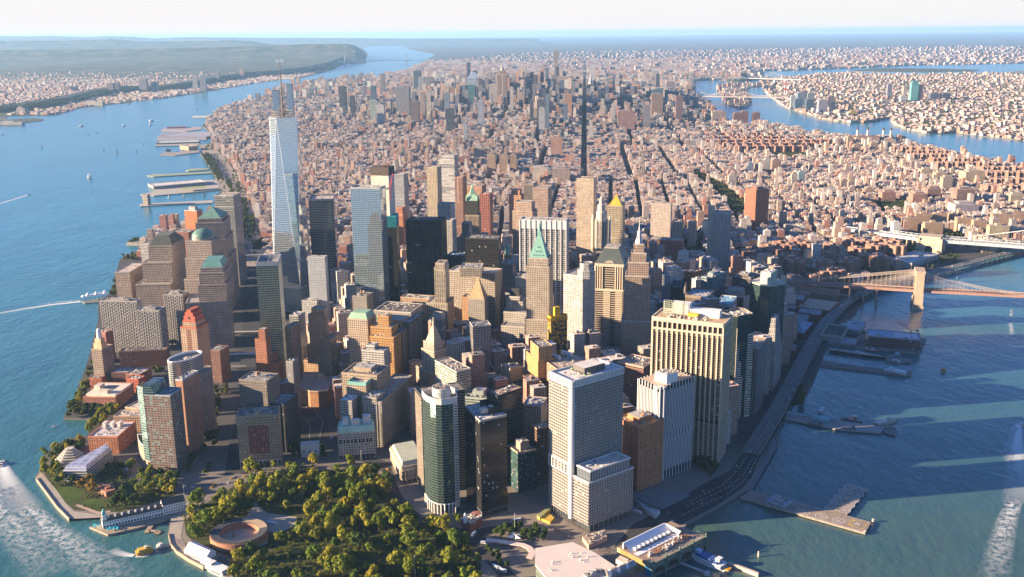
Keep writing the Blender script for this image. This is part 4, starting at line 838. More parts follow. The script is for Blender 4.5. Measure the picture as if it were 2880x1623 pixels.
m.build('entrance_arches',plain((.03,.03,.035)),r_)
m=MB();m.lathe(a+d*L_*.5-o*3,[(4,h_),(4,h_+3),(3,h_+5.5),(.3,h_+6.5)],16);m.prism([a+d*L_*.2-o*2,a+d*L_*.8-o*2,a+d*L_*.8-o*6,a+d*L_*.2-o*6],h_,h_+2.5);m.build('roof_pediment',plain((.33,.26,.18)),r_)
a,b=un('G',1682,1142,3),un('G',2245,1100,3);P=back(a,b,30)
r_=T('office_building','white stone block with rows of dark windows and a pale green mansard roof','building',[(P,42)],wall=(.60,.56,.50),bay=3.4,flr=3.9,wx=.5,wy=.55,base=7,base_col=(.6,.56,.5),clut=0,trim=(.62,.58,.52))
m=MB();m.prism(shrink(P,.99),43,51,0,p1=shrink(P,.88));m.build('mansard_roof',plain((.35,.55,.47),var=.2),r_)
m=MB()
d=(b-a)/np.hypot(*(b-a));o=np.array([d[1],-d[0]])
for k in range(9):m.box(a+(b-a)*(k+.6)/9.7-o*2.2,2,2.6,44,47.5,math.atan2(d[1],d[0]))
m.build('dormers',plain((.25,.36,.32)),r_)
m=MB()
for k in range(9):
 c0=a+(b-a)*(k+.65)/9.8+o*.12;w_=1.5;pts=[(-w_,26.5),(w_,26.5),(w_,31)]+[(w_*math.cos(t*math.pi/6),31+w_*math.sin(t*math.pi/6))for t in range(1,6)]+[(-w_,31)]
 m.poly([(*(c0+d*x),z)for x,z in pts]);m.poly([(*(c0+d*x),z-23.2)for x,z in pts])
m.build('arched_windows',glassy((.02,.025,.03)),r_)
m=MB();m.prism(sub(P,.15,.3,.3,.6),50,60);m.prism(sub(P,.38,.6,.2,.5),50,58);m.prism(sub(P,.68,.9,.4,.8),50,60);m.build('penthouse',plain((.6,.56,.51)),r_)
def strip(label,k,L,Rr,Y,depth,**kw):
 q,h=qy(k,L,Rr,Y,depth);return T('office_building',label,'building',[(q,h)],**kw)
strip('slim building with a bright white roof left of the green mansard block','G',(1690,262),(1872,245),1352,26,wall=(.5,.47,.42),roof=(.7,.72,.76),clut=6)
strip('grey stone building with a pale roof behind the green mansard block','G',(2030,215),(2245,200),1358,30,wall=(.44,.4,.34),roof=(.62,.55,.5),clut=5)
q=back(un('G',2245,1100,3)+np.array([6,34]),un('G',2245,1100,3)+np.array([40,150]),30)
T('office_building','long grey stone street wall running back from the green mansard block','building',[(q,72)],wall=(.30,.265,.225),bay=3.2,flr=3.6,wx=.4,wy=.55,clut=22,roof=(.33,.3,.27))
strip('ornate brown-roofed courtyard building with curved cornices','F',(1722,1170),(2250,1120),1400,46,wall=(.46,.36,.26),roof=(.2,.17,.15),clut=18,bay=3.2,pent=7)
strip('small building with turquoise copper mansards and a white roof','F',(1815,1300),(2088,1290),1376,22,wall=(.42,.33,.23),roof=(.65,.68,.68),trim=(.24,.52,.46),clut=4,para=4)
P,h_=qy('F',(1808,292),(2108,300),1545,34)
r_=T('office_tower','cream tower with paired windows and a green copper hipped roof','tower',[(P,h_-2)],wall=(.56,.44,.33),bay=3.5,flr=3.7,wx=.5,wy=.52,clut=0,trim=(.5,.42,.34))
m=MB();m.prism(shrink(P,.99),h_-2,h_+8,0,p1=shrink(P,.72));m.build('copper_roof',plain((.26,.40,.28),var=.25),r_)
P1,h1=qy('A',(440,760),(752,758),1528,30);P2,h2=qy('A',(430,905),(785,905),1520,34)
T('stepped_tower','golden brown art deco tower with vertical piers beside the green-roofed cream tower','tower',[(P2,h2),(P1,h1),(sub(P1,.25,.78,.3,.8),h1+16)],wall=(.47,.26,.10),bay=2.9,flr=3.8,wx=.42,wy=.6,clut=8)
strip('flat pink stucco block behind the golden art deco tower','A',(668,655),(925,648),1570,30,wall=(.60,.38,.25),bay=20,flr=16,wx=.25,wy=.3,clut=5,roof=(.4,.36,.33))
P1,h1=qy('A',(305,1115),(640,1110),1470,22);P2,h2=qy('A',(372,1035),(500,1030),1475,16)
T('office_building','white terraced building with stepped balconies','building',[(P1,h1),(P2,h2)],wall=(.66,.62,.57),bay=5,flr=3.6,wx=.8,wy=.4,clut=8)
P,h_=qy('A',(488,505),(1050,532),1690,60)
r_=T('office_building','white block with a dark green cornice band and flat dark roofs','building',[(P,h_-16),(shrink(P,.995),h_)],wall=(.62,.56,.49),bay=3.2,flr=3.8,wx=.5,wy=.55,clut=20,roof=(.14,.12,.11))
m=MB();m.prism(shrink(P,1.015),h_-17,h_-12,top=True);m.build('green_cornice',plain((.06,.13,.085)),r_)
P,h_=qy('A',(860,425),(1430,400),1830,40)
T('office_building','ornate pink-tan building with green roof machinery','building',[(P,h_),(sub(P,.0,.85,.3,.9),h_+9)],wall=(.52,.35,.24),bay=3.3,flr=4,wx=.42,wy=.6,clut=26,roof=(.16,.3,.3))
P,h_=qy('A',(165,285),(382,290),1790,30)
T('office_building','grey block with dotted small windows and pink water tanks','building',[(P,h_)],wall=(.22,.2,.175),bay=4,flr=3.8,wx=.3,wy=.35,clut=10,tanks=3)
strip('brown slab with a blue-grey roof beside the golden art deco tower','A',(765,820),(922,810),1545,34,wall=(.22,.17,.12),bay=3.4,roof=(.3,.3,.33),clut=4)
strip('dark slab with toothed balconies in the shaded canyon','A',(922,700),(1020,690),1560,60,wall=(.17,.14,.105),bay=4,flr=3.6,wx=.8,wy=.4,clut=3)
strip('slim white apartment house with dark ribbons near the tree court','F',(932,262),(1066,255),1640,26,wall=(.45,.44,.42),bay=6,flr=3.4,wx=.9,wy=.5,roof=(.5,.5,.5),clut=5)
strip('brown ribbed slab right of the unfinished glass tower','F',(862,435),(960,440),1560,30,wall=(.34,.24,.16),bay=3,flr=3.5,clut=3)
strip('small shaded apartment house in the lane by the garage','F',(880,960),(980,945),1480,20,wall=(.3,.29,.28),bay=3,flr=3.2,clut=3)
P=uns('F',[(825,1232),(830,1345),(1110,1350),(1240,1395),(1370,1400),(1500,1390),(1600,1260),(1645,1100),(1140,1112)],30)
r_=thing('parking_garage',(*cen(P),3),'long parking garage with a lilac-tan roof deck and a curved orange end','garage');OCC.append(P)
m=MB();m.prism(P,3,29,0,top=False,bay=4,flr=3);m.build('walls',plain((.42,.21,.11),var=.25,scale=.3),r_);m=MB();m.flat(P,28.2);m.build('roof_deck',plain((.40,.33,.30),var=.15),r_)
m=MB();Q=ccw(P);q=shrink(Q,.985)
for i in range(len(Q)):j=(i+1)%len(Q);m.prism([Q[i],Q[j],q[j],q[i]],27,30.6)
m.build('parapet',plain((.55,.40,.29)),r_);m=MB();m.prism(q2('F',(1358,1140),(1440,1140),37,6),28,37);m.prism(q2('F',(1360,1190),(1485,1190),33,7),28,33);m.build('stair_house',plain((.6,.44,.28)),r_)
m=MB();a,b=un('F',915,1449,20),un('F',1100,1400,20);m.prism(back(a,b,3),3,31);m.build('blue_panel',plain((.05,.22,.33),.4),r_)
a,b=un('G',1110,1112,3),un('G',1392,1095,3);P=back(a,b,14)
r_=thing('vent_house',(*cen(P),3),'white stone vent house above the tunnel ramps at the park edge','building');OCC.append(P)
m=MB();m.prism(P,3,22);m.build('walls',plain((.62,.57,.49),var=.12),r_);m=MB();m.panes(P[0]if P[0][1]<P[2][1]else P[1],P[1],8,15,3,1,.3,.5);m.build('windows',plain((.2,.2,.2)),r_)
P=q3('8',(368,452),(452,612),(640,575),30)
r_=T('custom_house','cream stone columned building beside the plaza street','building',[(P,26)],wall=(.58,.47,.34),bay=4.5,flr=7,wx=.4,wy=.7,roof=(.5,.44,.37),clut=10,trim=(.6,.5,.38),base=5)
m=MB();m.prism(shrink(P,.93),27,32,p1=shrink(P,.82));m.build('mansard_roof',plain((.4,.42,.34)),r_)
m=MB()
for i in range(4):
 a,b=P[i],P[(i+1)%4];d=(b-a);o=np.array([d[1],-d[0]])/np.hypot(*d);n=int(np.hypot(*d)/4.5)
 for k in range(1,n):q=a+d*k/n+o*.8;m.bar((*q,8),(*q,21),.7,n=8)
 m.prism([a,b,b+o*1.6,a+o*1.6],21,24)
m.build('columns',plain((.6,.5,.37)),r_)
P=q3('K',(625,580),(765,640),(945,545),15)
r_=T('church_house','small red brick house with white columns squeezed beside the curved glass tower','building',[(P,16)],wall=(.34,.11,.075),bay=3,flr=4,wx=.4,wy=.6,roof=(.52,.45,.38),trim=(.66,.6,.54),clut=6)
m=MB();m.lathe(un('K',855,640,3),[(5.5,3),(5.5,15.5),(6.2,15.6),(6.2,16.6),(5.6,17),(.1,17.4)],20);m.build('bow_front',plain((.36,.14,.1)),r_)
m=MB();c=un('K',855,640,3)
for i in range(7):t=-2.6+i*.35;m.bar((c[0]+6*math.cos(t),c[1]+6*math.sin(t),3),(c[0]+6*math.cos(t),c[1]+6*math.sin(t),15.6),.45,n=8)
m.build('columns',plain((.72,.68,.62)),r_)
m=MB();c=un('K',690,560,20);m.box(c,4,4,14,21);m.lathe(c,[(1.8,21),(1.6,25),(.2,27)],8);m.build('bell_tower',plain((.68,.65,.6)),r_)
#towers along the west bank
WF=(.44,.345,.28)
def wf(label,tiers,**kw):
 return T('office_tower',label,'tower',tiers,wall=WF,glass=(.03,.035,.045),bay=3.2,flr=3.9,wx=.52,wy=.52,clut=0,trim=(.36,.3,.25),roof=(.3,.28,.26),**kw)
P=q3('4',(1500,225),(1682,232),(1735,175),196)
r_=wf('pink granite tower with a green copper pyramid roof',[(shrink(P,1.22),118),(shrink(P,1.1),160),(P,196),(shrink(P,.88),204)])
m=MB();m.cone(shrink(P,.86),204,(*cen(P),225));m.build('copper_roof',plain((.16,.29,.23),.6,var=.3),r_)
c=un('4',1530,318,186);P=rect(c,54,50,-.1)
r_=wf('pink granite tower with a round green copper dome',[(shrink(P,1.3),96),(shrink(P,1.14),140),(P,176)])
m=MB();m.lathe(c,[(22,175),(22,181)],28);m.build('dome_drum',plain((.3,.26,.23)),r_)
m=MB();m.lathe(c,[(22.5*math.cos(t*math.pi/16),181+17*math.sin(t*math.pi/16))for t in range(9)],32);m.build('copper_dome',plain((.11,.20,.165),.5,var=.3),r_,True)
P=q3('4',(1500,615),(1692,610),(1742,545),150)
r_=wf('pink granite tower with a cut-off turquoise copper roof beside the wide road',[(q3('4',(1400,842),(1730,822),(1792,748),96),96),(shrink(P,1.12),128),(P,150),(shrink(P,.88),159)])
m=MB();m.prism(shrink(P,.88),159,171,0,p1=shrink(P,.62));m.build('copper_roof',plain((.12,.27,.24),.6,var=.25),r_)
P=q3('4',(1140,400),(1300,408),(1392,345),134)
r_=wf('pink granite tower with dark stepped slate roof tiers nearest the river',[(shrink(P,1.42,max(P,key=lambda q:q[0]+q[1])),56),(shrink(P,1.2,max(P,key=lambda q:q[0]+q[1])),100),(P,134)])
m=MB()
for i in range(5):m.prism(shrink(P,.95-i*.1),134+i*4,138+i*4)
m.build('stepped_roof',plain((.12,.13,.115),var=.2),r_)
T('office_building','low pink granite exchange building with a pale arched glass cornice by the river','building',[(q3('4',(880,600),(978,606),(1092,540),72),72)],wall=(.5,.38,.30),bay=3.6,flr=3.9,wx=.5,wy=.5,clut=4,roof=(.55,.45,.38),trim=(.55,.52,.5))
T('office_building','white banded glass building behind the dark stepped roof tiers','building',[(q2('4',(1058,392),(1152,388),92,50),92)],wall=(.55,.52,.49),glass=(.1,.11,.12),bay=8,flr=3.8,wx=.97,wy=.45,clut=8)
q,h_=qy('1',(1612,1268),(1760,1258),2330,50,.1)
T('glass_tower','glass tower with a cream curved banded top by the road north of the pyramid roof','tower',[(q,h_-26),(shrink(q,.97),h_)],wall=(.33,.31,.28),glass=(.07,.09,.10),bay=9,flr=4,wx=.98,wy=.5,clut=10,roof=(.45,.36,.28),trim=(.66,.62,.57))
q,h_=qy('4',(1390,140),(1484,142),2480,26)
r_=T('residential_tower','bright orange apartment tower with a white top and white corner','tower',[(q,h_)],wall=(.50,.19,.08),glass=(.1,.08,.07),bay=3.2,flr=3.2,wx=.4,wy=.4,clut=2,trim=(.7,.67,.65),pent=9)
q,h_=qy('4',(1280,310),(1420,300),2400,40)
T('apartment_building','low dark brick block with a wooden water tank at the river bend','building',[(q,h_)],wall=(.24,.1,.075),clut=4,tanks=1)
GW=(.46,.425,.39)
for i,(kk,L,F,R2,h,lab)in enumerate((('4',(750,822),(1030,828),(1052,808),103,'widest grey apartment slab with columns of dark balconies by the river'),('4',(1030,895),(1200,898),(1216,868),103,'grey apartment tower with dark balcony columns in front of the widest slab'),('4',(1232,775),(1376,778),(1398,750),103,'grey apartment tower with a sunlit narrow side near the pink granite towers'))):
 r_=T('residential_tower',lab,'tower',[(q3(kk,L,F,R2,h),h)],wall=GW,glass=(.05,.045,.045),bay=4.4,flr=3.0,wx=.5,wy=.8,clut=14,pent=4,group='riverside apartment towers',roof=(.4,.36,.33))
 P=q3(kk,L,F,R2,h);m=MB()
 for j in range(4):
  a,b=P[j],P[(j+1)%4];d=b-a;l=np.hypot(*d);d/=l;o=np.array([d[1],-d[0]]);n=max(1,round(l/5.2))
  for s in range(n):
   for f in range(31):
    if(f+s)%2==0:q=a+d*l*(s+.18)/n;m.prism([q,q+d*1.7,q+d*1.7+o*1.2,q+o*1.2],9+f*3,10.1+f*3)
 m=m.build('balconies',plain((.5,.47,.44)),r_);m['kind']='stuff'
def low(name,label,k,L,F,R2,h,wall,**kw):
 kw.setdefault('bay',3.6);kw.setdefault('flr',3.3);kw.setdefault('wx',.5);kw.setdefault('wy',.5);kw.setdefault('clut',7)
 return T(name,label,'building',[(q3(k,L,F,R2,h),h)],wall=wall,**kw)
r_=low('apartment_building','grey-brown apartment tower with a white domed tank on its stepped top','L',(172,455),(352,455),(520,375),66,(.30,.23,.18),pent=0,wx=.55)
P=q3('L',(225,350),(345,365),(385,330),76);m=MB();m.prism(P,66,76);m.prism(shrink(P,.75),76,84);m.build('stepped_top',plain((.5,.33,.2)),r_)
m=MB();m.lathe(cen(P),[(4,84),(4,97),(3,100),(.2,102)],12);m.build('domed_tank',plain((.72,.72,.73)),r_)
low('apartment_building','red-brown brick apartment block with green roof tanks by the water','L',(270,160),(410,195),(525,165),62,(.24,.085,.06),roof=(.3,.28,.22))
low('apartment_building','long brown brick apartment row with a pale string course','L',(612,480),(1325,450),(1445,400),34,(.23,.095,.06),roof=(.22,.21,.2),clut=16,trim=(.3,.16,.1))
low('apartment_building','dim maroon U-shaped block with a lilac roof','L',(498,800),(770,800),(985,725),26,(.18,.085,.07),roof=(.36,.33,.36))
low('apartment_building','long block with a pale roof terrace behind the bright red brick corner','L',(770,790),(930,830),(1105,728),27,(.3,.15,.1),roof=(.5,.43,.38))
low('apartment_building','bright red brick corner building with a cream roof','L',(730,888),(905,905),(985,850),26,(.40,.10,.065),roof=(.58,.5,.44))
low('apartment_building','small orange brick house at the foot of the grey-brown tower','L',(165,880),(350,885),(365,850),22,(.42,.14,.08))
r_=low('apartment_building','salmon brick courtyard block with a white top floor by the river walk','L',(45,1195),(560,1172),(830,950),24,(.45,.20,.13),roof=(.55,.45,.38),clut=20)
P=q3('L',(85,1140),(560,1130),(800,960),28);m=MB();m.prism(P,24,28);m.build('top_floor',plain((.66,.56,.46),var=.12),r_)
m=MB();m.prism(sub(P,.3,.8,.3,.7),28,28.15);m.build('courtyard_shade_sheet',plain((.30,.27,.25),var=.3),r_)  # flat roof sheet; shade of the unbuilt courtyard hole put into its dark colour
m=MB();m.prism(sub(P,.05,.25,.3,.6),28,33);m.prism(sub(P,.4,.7,.75,.95),28,34);m.build('roof_house',plain((.62,.52,.42)),r_)
low('apartment_building','tan brick block partly behind the glass and brick tower','M',(1028,350),(1330,400),(1400,300),26,(.50,.37,.26),roof=(.6,.5,.41))
low('apartment_building','tan brick block with a peach roof beside the green river walk','M',(850,490),(1265,495),(1380,400),27,(.5,.35,.24),roof=(.62,.5,.4))
r_=low('apartment_building','orange brick block with white stair houses on a pale roof','M',(468,802),(915,805),(1190,568),29,(.50,.20,.10),roof=(.55,.49,.47),clut=10)
P=q3('M',(468,802),(915,805),(1190,568),29)
for u,v in((.62,.3),(.62,.55),(.6,.8)):
 m=MB();m.prism(sub(P,u,u+.16,v,v+.1),29,36);m.build('stair_house',plain((.7,.66,.62)),r_)
low('office_building','grey sloping-roofed hall left of the glass and brick tower','M',(1262,650),(1385,640),(1395,500),22,(.5,.45,.4),roof=(.32,.3,.31))
a,b=un('M',1430,1340,3),un('M',1825,1365,3);P=back(a,b,32)
r_=T('residential_tower','glass and brown brick tower with turquoise panes above a curved podium','tower',[(P,117)],wall=(.24,.155,.115),glass=(.05,.09,.095),bay=4.2,flr=3.4,wx=.72,wy=.5,clut=8,nlight=.25,gl=glassy((.045,.075,.085),.1,light=(.10,.30,.32),nlight=.16,vary=.9),roof=(.2,.25,.27),trim=(.42,.45,.47))
m=MB();m.wall(a+np.array([-10,6]),a+np.array([0,-.3]),20,128);m.wall(a+np.array([-10,6])+(P[3]-P[0])*.6,a+np.array([-10,6]),20,128);m.build('glass_wing',curtain((.07,.13,.125),(.2,.28,.26),.1,.25,.07,.4),r_)
m=MB();m.prism([P[0],P[0]+(P[1]-P[0])*.45,P[3]+(P[2]-P[3])*.45,P[3]],117,131,p1=[P[0],P[0]+(P[1]-P[0])*.3,P[3]+(P[2]-P[3])*.4,P[3]]);m.build('glass_crown',curtain((.03,.06,.07),(.1,.14,.15),.05,.25,.08,.4),r_)
m=MB();pod=uns('M',[(1212,770),(1230,850),(1270,910),(1345,965),(1440,975),(1440,760)],34);m.prism(pod,3,34,0,top=False);m.build('podium',plain((.48,.34,.24)),r_);OCC.append(pod)
G=MB();Q=ccw(pod)
for i in range(len(Q)):
 l=np.hypot(*(Q[(i+1)%len(Q)]-Q[i]));G.panes(Q[i],Q[(i+1)%len(Q)],7,33,max(1,round(l/3.2)),8,.5,.42)
g=G.build('podium_windows',glassy(GLASS),r_);g['kind']='stuff'
m=MB();m.prism(shrink(pod,.9),33,33.6);m.build('roof_garden',plain((.2,.2,.05),var=.6,scale=.4),r_);m=MB();q=shrink(Q,.93)
for i in range(len(Q)):j=(i+1)%len(Q);m.prism([Q[i],Q[j],q[j],q[i]],32,35.5)
m.build('parapet',plain((.68,.64,.6)),r_)
P,h_=qy('L',(1465,905),(1572,905),1318,40)
r_=T('residential_tower','orange brick apartment tower with a pale green glass stripe behind the glass and brick tower','tower',[(P,h_)],wall=(.40,.16,.075),glass=(.2,.25,.22),bay=4.0,flr=3.3,wx=.5,wy=.5,clut=10,roof=(.35,.4,.45),trim=(.6,.6,.6))
c,_=uy('L',1612,560,1400);P=ring(c,17,30,24,-.5);z_=uy('L',1612,560,1400)[1]
r_=T('residential_tower','grey-brown apartment tower with an oval glass crown','tower',[(ring(c+np.array([10,8]),17,30,16,-.5),z_-26)],wall=(.27,.21,.17),glass=(.07,.09,.09),bay=3.6,flr=3.3,wx=.55,wy=.5,clut=0)
m=MB();m.prism(P,3,z_,0,top=False,bay=2,flr=3.3);m.build('oval_glass_wall',curtain((.12,.14,.14),(.35,.35,.33),.1,.3,.08,.4),r_)
m=MB();Q=ccw(P);q=shrink(Q,.93)
for i in range(24):j=(i+1)%24;m.prism([Q[i],Q[j],q[j],q[i]],z_-1,z_+2)
m.build('crown_ring',plain((.66,.66,.66)),r_);m=MB();m.flat(P,z_-3);clutter(m,rect(c,24,40,-.5),z_-3,14,4);m.build('rooftop_machinery',[plain((.4,.35,.3)),plain((.6,.5,.4)),plain((.3,.3,.3))],r_)
P,h_=qy('4',(1360,1025),(1480,1022),1500,34)
r_=T('residential_tower','tall tan and brown brick tower with a red stepped top and round window','tower',[(P,h_),(shrink(P,.8),h_+9)],wall=(.42,.29,.2),glass=(.07,.06,.06),bay=3.8,flr=3.3,wx=.45,wy=.5,clut=0,trim=(.38,.1,.06))
m=MB();q=shrink(P,.7);m.prism(q,h_+9,h_+17);m.prism(sub(q,.15,.85,0,1),h_+17,h_+23);m.prism(sub(q,.3,.7,0,1),h_+23,h_+27);m.build('red_stepped_top',plain((.40,.095,.06)),r_)
m=MB();m.lathe((0,0),[(.1,0),(.1,0.01)],4);f=(q[0]+q[1])/2;d=(q[1]-q[0])/np.hypot(*(q[1]-q[0]));m=MB();m.poly([(f[0]+d[0]*2.6*math.cos(t),f[1]-.12+d[1]*2.6*math.cos(t),h_+14+2.6*math.sin(t))for t in np.linspace(0,6.28,16,endpoint=False)]);m.build('round_window',plain((.04,.04,.04)),r_)
m=MB();d_=P[1]-P[0];o=np.array([d_[1],-d_[0]])/np.hypot(*d_);m.prism([P[0]+d_*.38,P[0]+d_*.64,P[0]+d_*.64+o*.05,P[0]+d_*.38+o*.05],20,h_-3);m.build('brown_bay',plain((.2,.09,.06)),r_)
q,h_=qy('L',(1945,468),(2135,462),1640,30);T('apartment_building','dark brick mid-rise by the footbridge over the wide road','building',[(q,h_)],wall=(.19,.10,.08),clut=6,bay=3.6)
c=un('M',215,1170,10);r_=thing('museum',(*c,3),'cream six-sided museum stepped like a pyramid among trees','museum');OCC.append(ring(c,22,n=6))
m=MB();m.prism(ring(c,20,n=6,ang=.2),3,13);m.build('walls',plain((.6,.52,.42)),r_);m=MB();Q=ccw(ring(c,20,n=6,ang=.2))
for i in range(6):m.panes(Q[i],Q[(i+1)%6],4,10,7,1,.35,.6)
m.build('windows',plain((.06,.06,.06)),r_)
for i in range(6):
 m=MB();R0=20.5-i*2.9;m.prism(ring(c,R0-1.8,n=6,ang=.2),13+i*2.9,14.3+i*2.9,1);m.prism(ring(c,R0,n=6,ang=.2),14.3+i*2.9,15.9+i*2.9);m.build('roof_tier',[plain((.5,.44,.37)),plain((.07,.065,.06))],r_)  # dark recess colour paints the shade in the gap below each tier
A_=uns('M',[(92,1300),(440,1300),(830,980),(775,925)],20);r_=thing('museum_wing',(*cen(A_),3),'long pale museum wing with a sloping solar roof and dark ribbon windows','building');OCC.append(A_)
m=MB();m.prism(A_,3,19);m.build('walls',plain((.42,.42,.42)),r_);m=MB();Q=ccw(A_)
for i in range(4):m.panes(Q[i],Q[(i+1)%4],4,19,1,4,.94,.45)
m.build('ribbon_windows',glassy((.02,.025,.03)),r_)
R_=uns('M',[(170,1225),(395,1265),(800,940),(690,925)],25);m=MB();m.prism(A_,19,25,0,p1=ccw(R_)if False else shrink(A_,.86));m.build('solar_roof',curtain((.30,.31,.42),(.45,.46,.55),.12,.2,.3,.3),r_)
e0,e1=un('7',775,1090,3),un('7',1400,950,3);d=(e1-e0)/np.hypot(*(e1-e0));n=np.array([-d[1],d[0]]);L_=np.hypot(*(e1-e0))
r_=thing('pier_house',(*((e0+e1)/2),3),'long white pier house with a dark roof and a small clock tower','pier house');W=13
m=MB();m.prism([e0,e0+d*L_*.72,e0+d*L_*.72+n*W,e0+n*W],3,12);m.prism([e0+d*L_*.72,e1,e1+n*(W+2),e0+d*L_*.72+n*(W+2)],3,16);m.build('walls',plain((.74,.72,.7),var=.06),r_)
m=MB();m.panes(e0,e0+d*L_*.72,3.5,7,20,1,.6,.8);m.panes(e0,e0+d*L_*.72,8,11.5,26,1,.4,.6);m.panes(e0+d*L_*.72,e1,4,15,9,3,.35,.5);m.build('windows',glassy((.03,.04,.05)),r_)
m=MB()
for s,t_,z,zr,ww in((0,.72,12,16.5,W),(.72,1,16,22,W+2)):
 p,q=e0+d*L_*s-n*.6,e0+d*L_*t_-n*.6;u_,v_=p+n*(ww+1.2),q+n*(ww+1.2);rp,rq=(p+u_)/2,(q+v_)/2
 m.poly([(*p,z),(*q,z),(*rq,zr),(*rp,zr)]);m.poly([(*rp,zr),(*rq,zr),(*v_,z),(*u_,z)]);m.poly([(*u_,z),(*p,z),(*rp,zr)]);m.poly([(*q,z),(*v_,z),(*rq,zr)])
m.build('roof',plain((.10,.085,.085)),r_)
m=MB();c=e0+d*3+n*3;m.box(c,4.5,4.5,3,21,math.atan2(d[1],d[0]));m.build('clock_tower',plain((.74,.72,.7),var=.06),r_);m=MB();m.cone(rect(c,5.4,5.4,math.atan2(d[1],d[0])),21,(*c,29));m.build('spire',plain((.22,.5,.45)),r_)
m=MB()
for k in range(8):q=e0+d*L_*(.08+k*.08)+n*W*.3;m.box(q,2.2,2.2,13,17,0)
m.build('roof_vents',plain((.6,.58,.56)),r_)
deck=uns('7',[(672,1075),(810,1132),(1000,1090),(1320,1000),(1290,960),(780,1050)],2.6);m=MB();m.prism(deck,.2,2.6);tag(m.build('pier',plain((.34,.27,.2))),'timber deck pier carrying the white pier house','pier')
proto=None
for i in range(26):
 u=rnd.random();c=un('7',710+u*185,1075+rnd.uniform(-8,38)*(1-u*.3),3)
 if i==0:
  m=MB();m.lathe((0,0),[(1.7,2.2),(.1,3.0)],8);m.bar((0,0,0),(0,0,2.6),.06)
  proto=m.build('parasol',plain((.02,.42,.52),.6,var=.1));o=proto
 else:o=proto.copy();COL.objects.link(o)
 o.location=(c[0],c[1],2.6);tag(o,'turquoise parasol on the terrace at the tip of the white pier house','parasol','turquoise parasols on the pier terrace')
c=un('7',1800,1130,8);r_=thing('fort',(*c,3),'round red sandstone fort with a dark ring roof in the park','fort')
Ro,Ri=34,24;m=MB()
A0,A1=math.radians(38),math.radians(365);ne=40
for i in range(64):
 a,b=2*math.pi*i/64,2*math.pi*(i+1)/64;p=[(c[0]+r*math.cos(t),c[1]+r*.98*math.sin(t))for r,t in((Ro,a),(Ro,b),(Ri,b),(Ri,a))];m.prism([np.array(q)for q in p],3,12)
m.build('walls',plain((.36,.18,.11),var=.3,scale=.3),r_);m=MB();mm=MB()
for i in range(64):
 a,b=2*math.pi*i/64,2*math.pi*(i+1)/64;am=(a+b)/2;g=mm if math.radians(15)<am<math.radians(95)else m
 p=[(c[0]+r*math.cos(t),c[1]+r*.98*math.sin(t),z)for r,t,z in((Ro-1.2,a,12.9),(Ro-1.2,b,12.9),(Ri-.6,b,12.3),(Ri-.6,a,12.3))];g.poly(p);m.poly([(p[3][0],p[3][1],12.3),(p[2][0],p[2][1],12.3),(p[2][0],p[2][1],10.8),(p[3][0],p[3][1],10.8)])
m.build('ring_roof',plain((.07,.07,.075)),r_);mm.build('wooden_deck',plain((.42,.3,.2)),r_)
m=MB();m.flat(ring(c,Ri,n=40),3.4);m.build('courtyard_floor',plain((.50,.38,.28)),r_)
m=MB();q=c+np.array([-8,5]);m.lathe(q,[(3.2,3.4),(3,6),(.2,9.5)],10);q=c+np.array([3,-9]);m.lathe(q,[(2.6,3.4),(.2,6.5)],8);m.build('courtyard_hut',plain((.3,.22,.17)),r_)
p=uns('7',[(1388,1285),(1545,1350),(1625,1290),(1470,1215)],3);r_=thing('event_tent',(*cen(p),3),'large white gabled event tent on the promenade','tent')
def gable(m,p,z0,z1,zr):
 a,b,c_,d_=p;m.prism(p,z0,z1,top=False);u_,v_=(a+d_)/2,(b+c_)/2
 m.poly([(*a,z1),(*b,z1),(*v_,zr),(*u_,zr)]);m.poly([(*d_,z1),(*u_,zr),(*v_,zr),(*c_,z1)]);m.poly([(*a,z1),(*u_,zr),(*d_,z1)]);m.poly([(*b,z1),(*c_,z1),(*v_,zr)])
m=MB();gable(m,p,3,8.5,14);m.build('canopy',plain((.8,.79,.77),var=.05),r_);m=MB();m.panes(p[0],p[1],3.4,6.6,12,1,.8,.8);m.build('window_flaps',plain((.12,.12,.13)),r_)
p=uns('7',[(1510,1350),(1560,1372),(1625,1352),(1575,1328)],3);m=MB();gable(m,p,3,7,10.5);tag(m.build('event_tent',plain((.8,.79,.77),var=.05)),'smaller white tent joined in front of the large event tent','tent')
P=uns('K',[(1745,1018),(2312,925),(2640,1080),(3040,1345),(2900,1620),(2300,1800),(1960,1530),(1742,1262)],22)
r_=thing('ferry_terminal',(*cen(P),3),'glass ferry hall with a broad pale peach roof at the bottom edge','ferry terminal');OCC.append(P)
m=MB();m.prism(shrink(P,.97),3,21,0,top=False,bay=2,flr=6);m.build('glass_walls',curtain((.10,.14,.11),(.35,.35,.3),.12,.1,.1,.4),r_)
m=MB();m.prism(P,21,22.4);m.build('roof',plain((.62,.535,.47),.85,var=.07,scale=.05),r_)
m=MB()
for x,y in((2300,1095),(2445,1090),(2385,1138),(2310,1155),(2265,1132),(2430,1200),(2480,1225),(2545,1150),(2010,1228),(2010,1262),(1965,1340),(2000,1360)):
 q=un('K',x,y,22.4);m.box(q,rnd.uniform(.6,1.8),rnd.uniform(.6,1.4),22.4,22.4+rnd.uniform(1.2,2.4),.3)
m.build('roof_vents',plain((.66,.62,.6)),r_)
p=uns('J',[(330,1340),(740,1170),(800,1255),(390,1449)],27);m=MB();m.prism(p,22.4,26,0,top=False);gable(m,p,22.4,26,29);m.build('ribbed_skylight',curtain((.25,.23,.21),(.6,.55,.5),.3,.05,.3,.2),r_)
m=MB();m.prism(uns('J',[(495,1180),(560,1120),(690,1180),(640,1250)],27),22,27);m.build('roof_house',plain((.66,.52,.4)),r_)
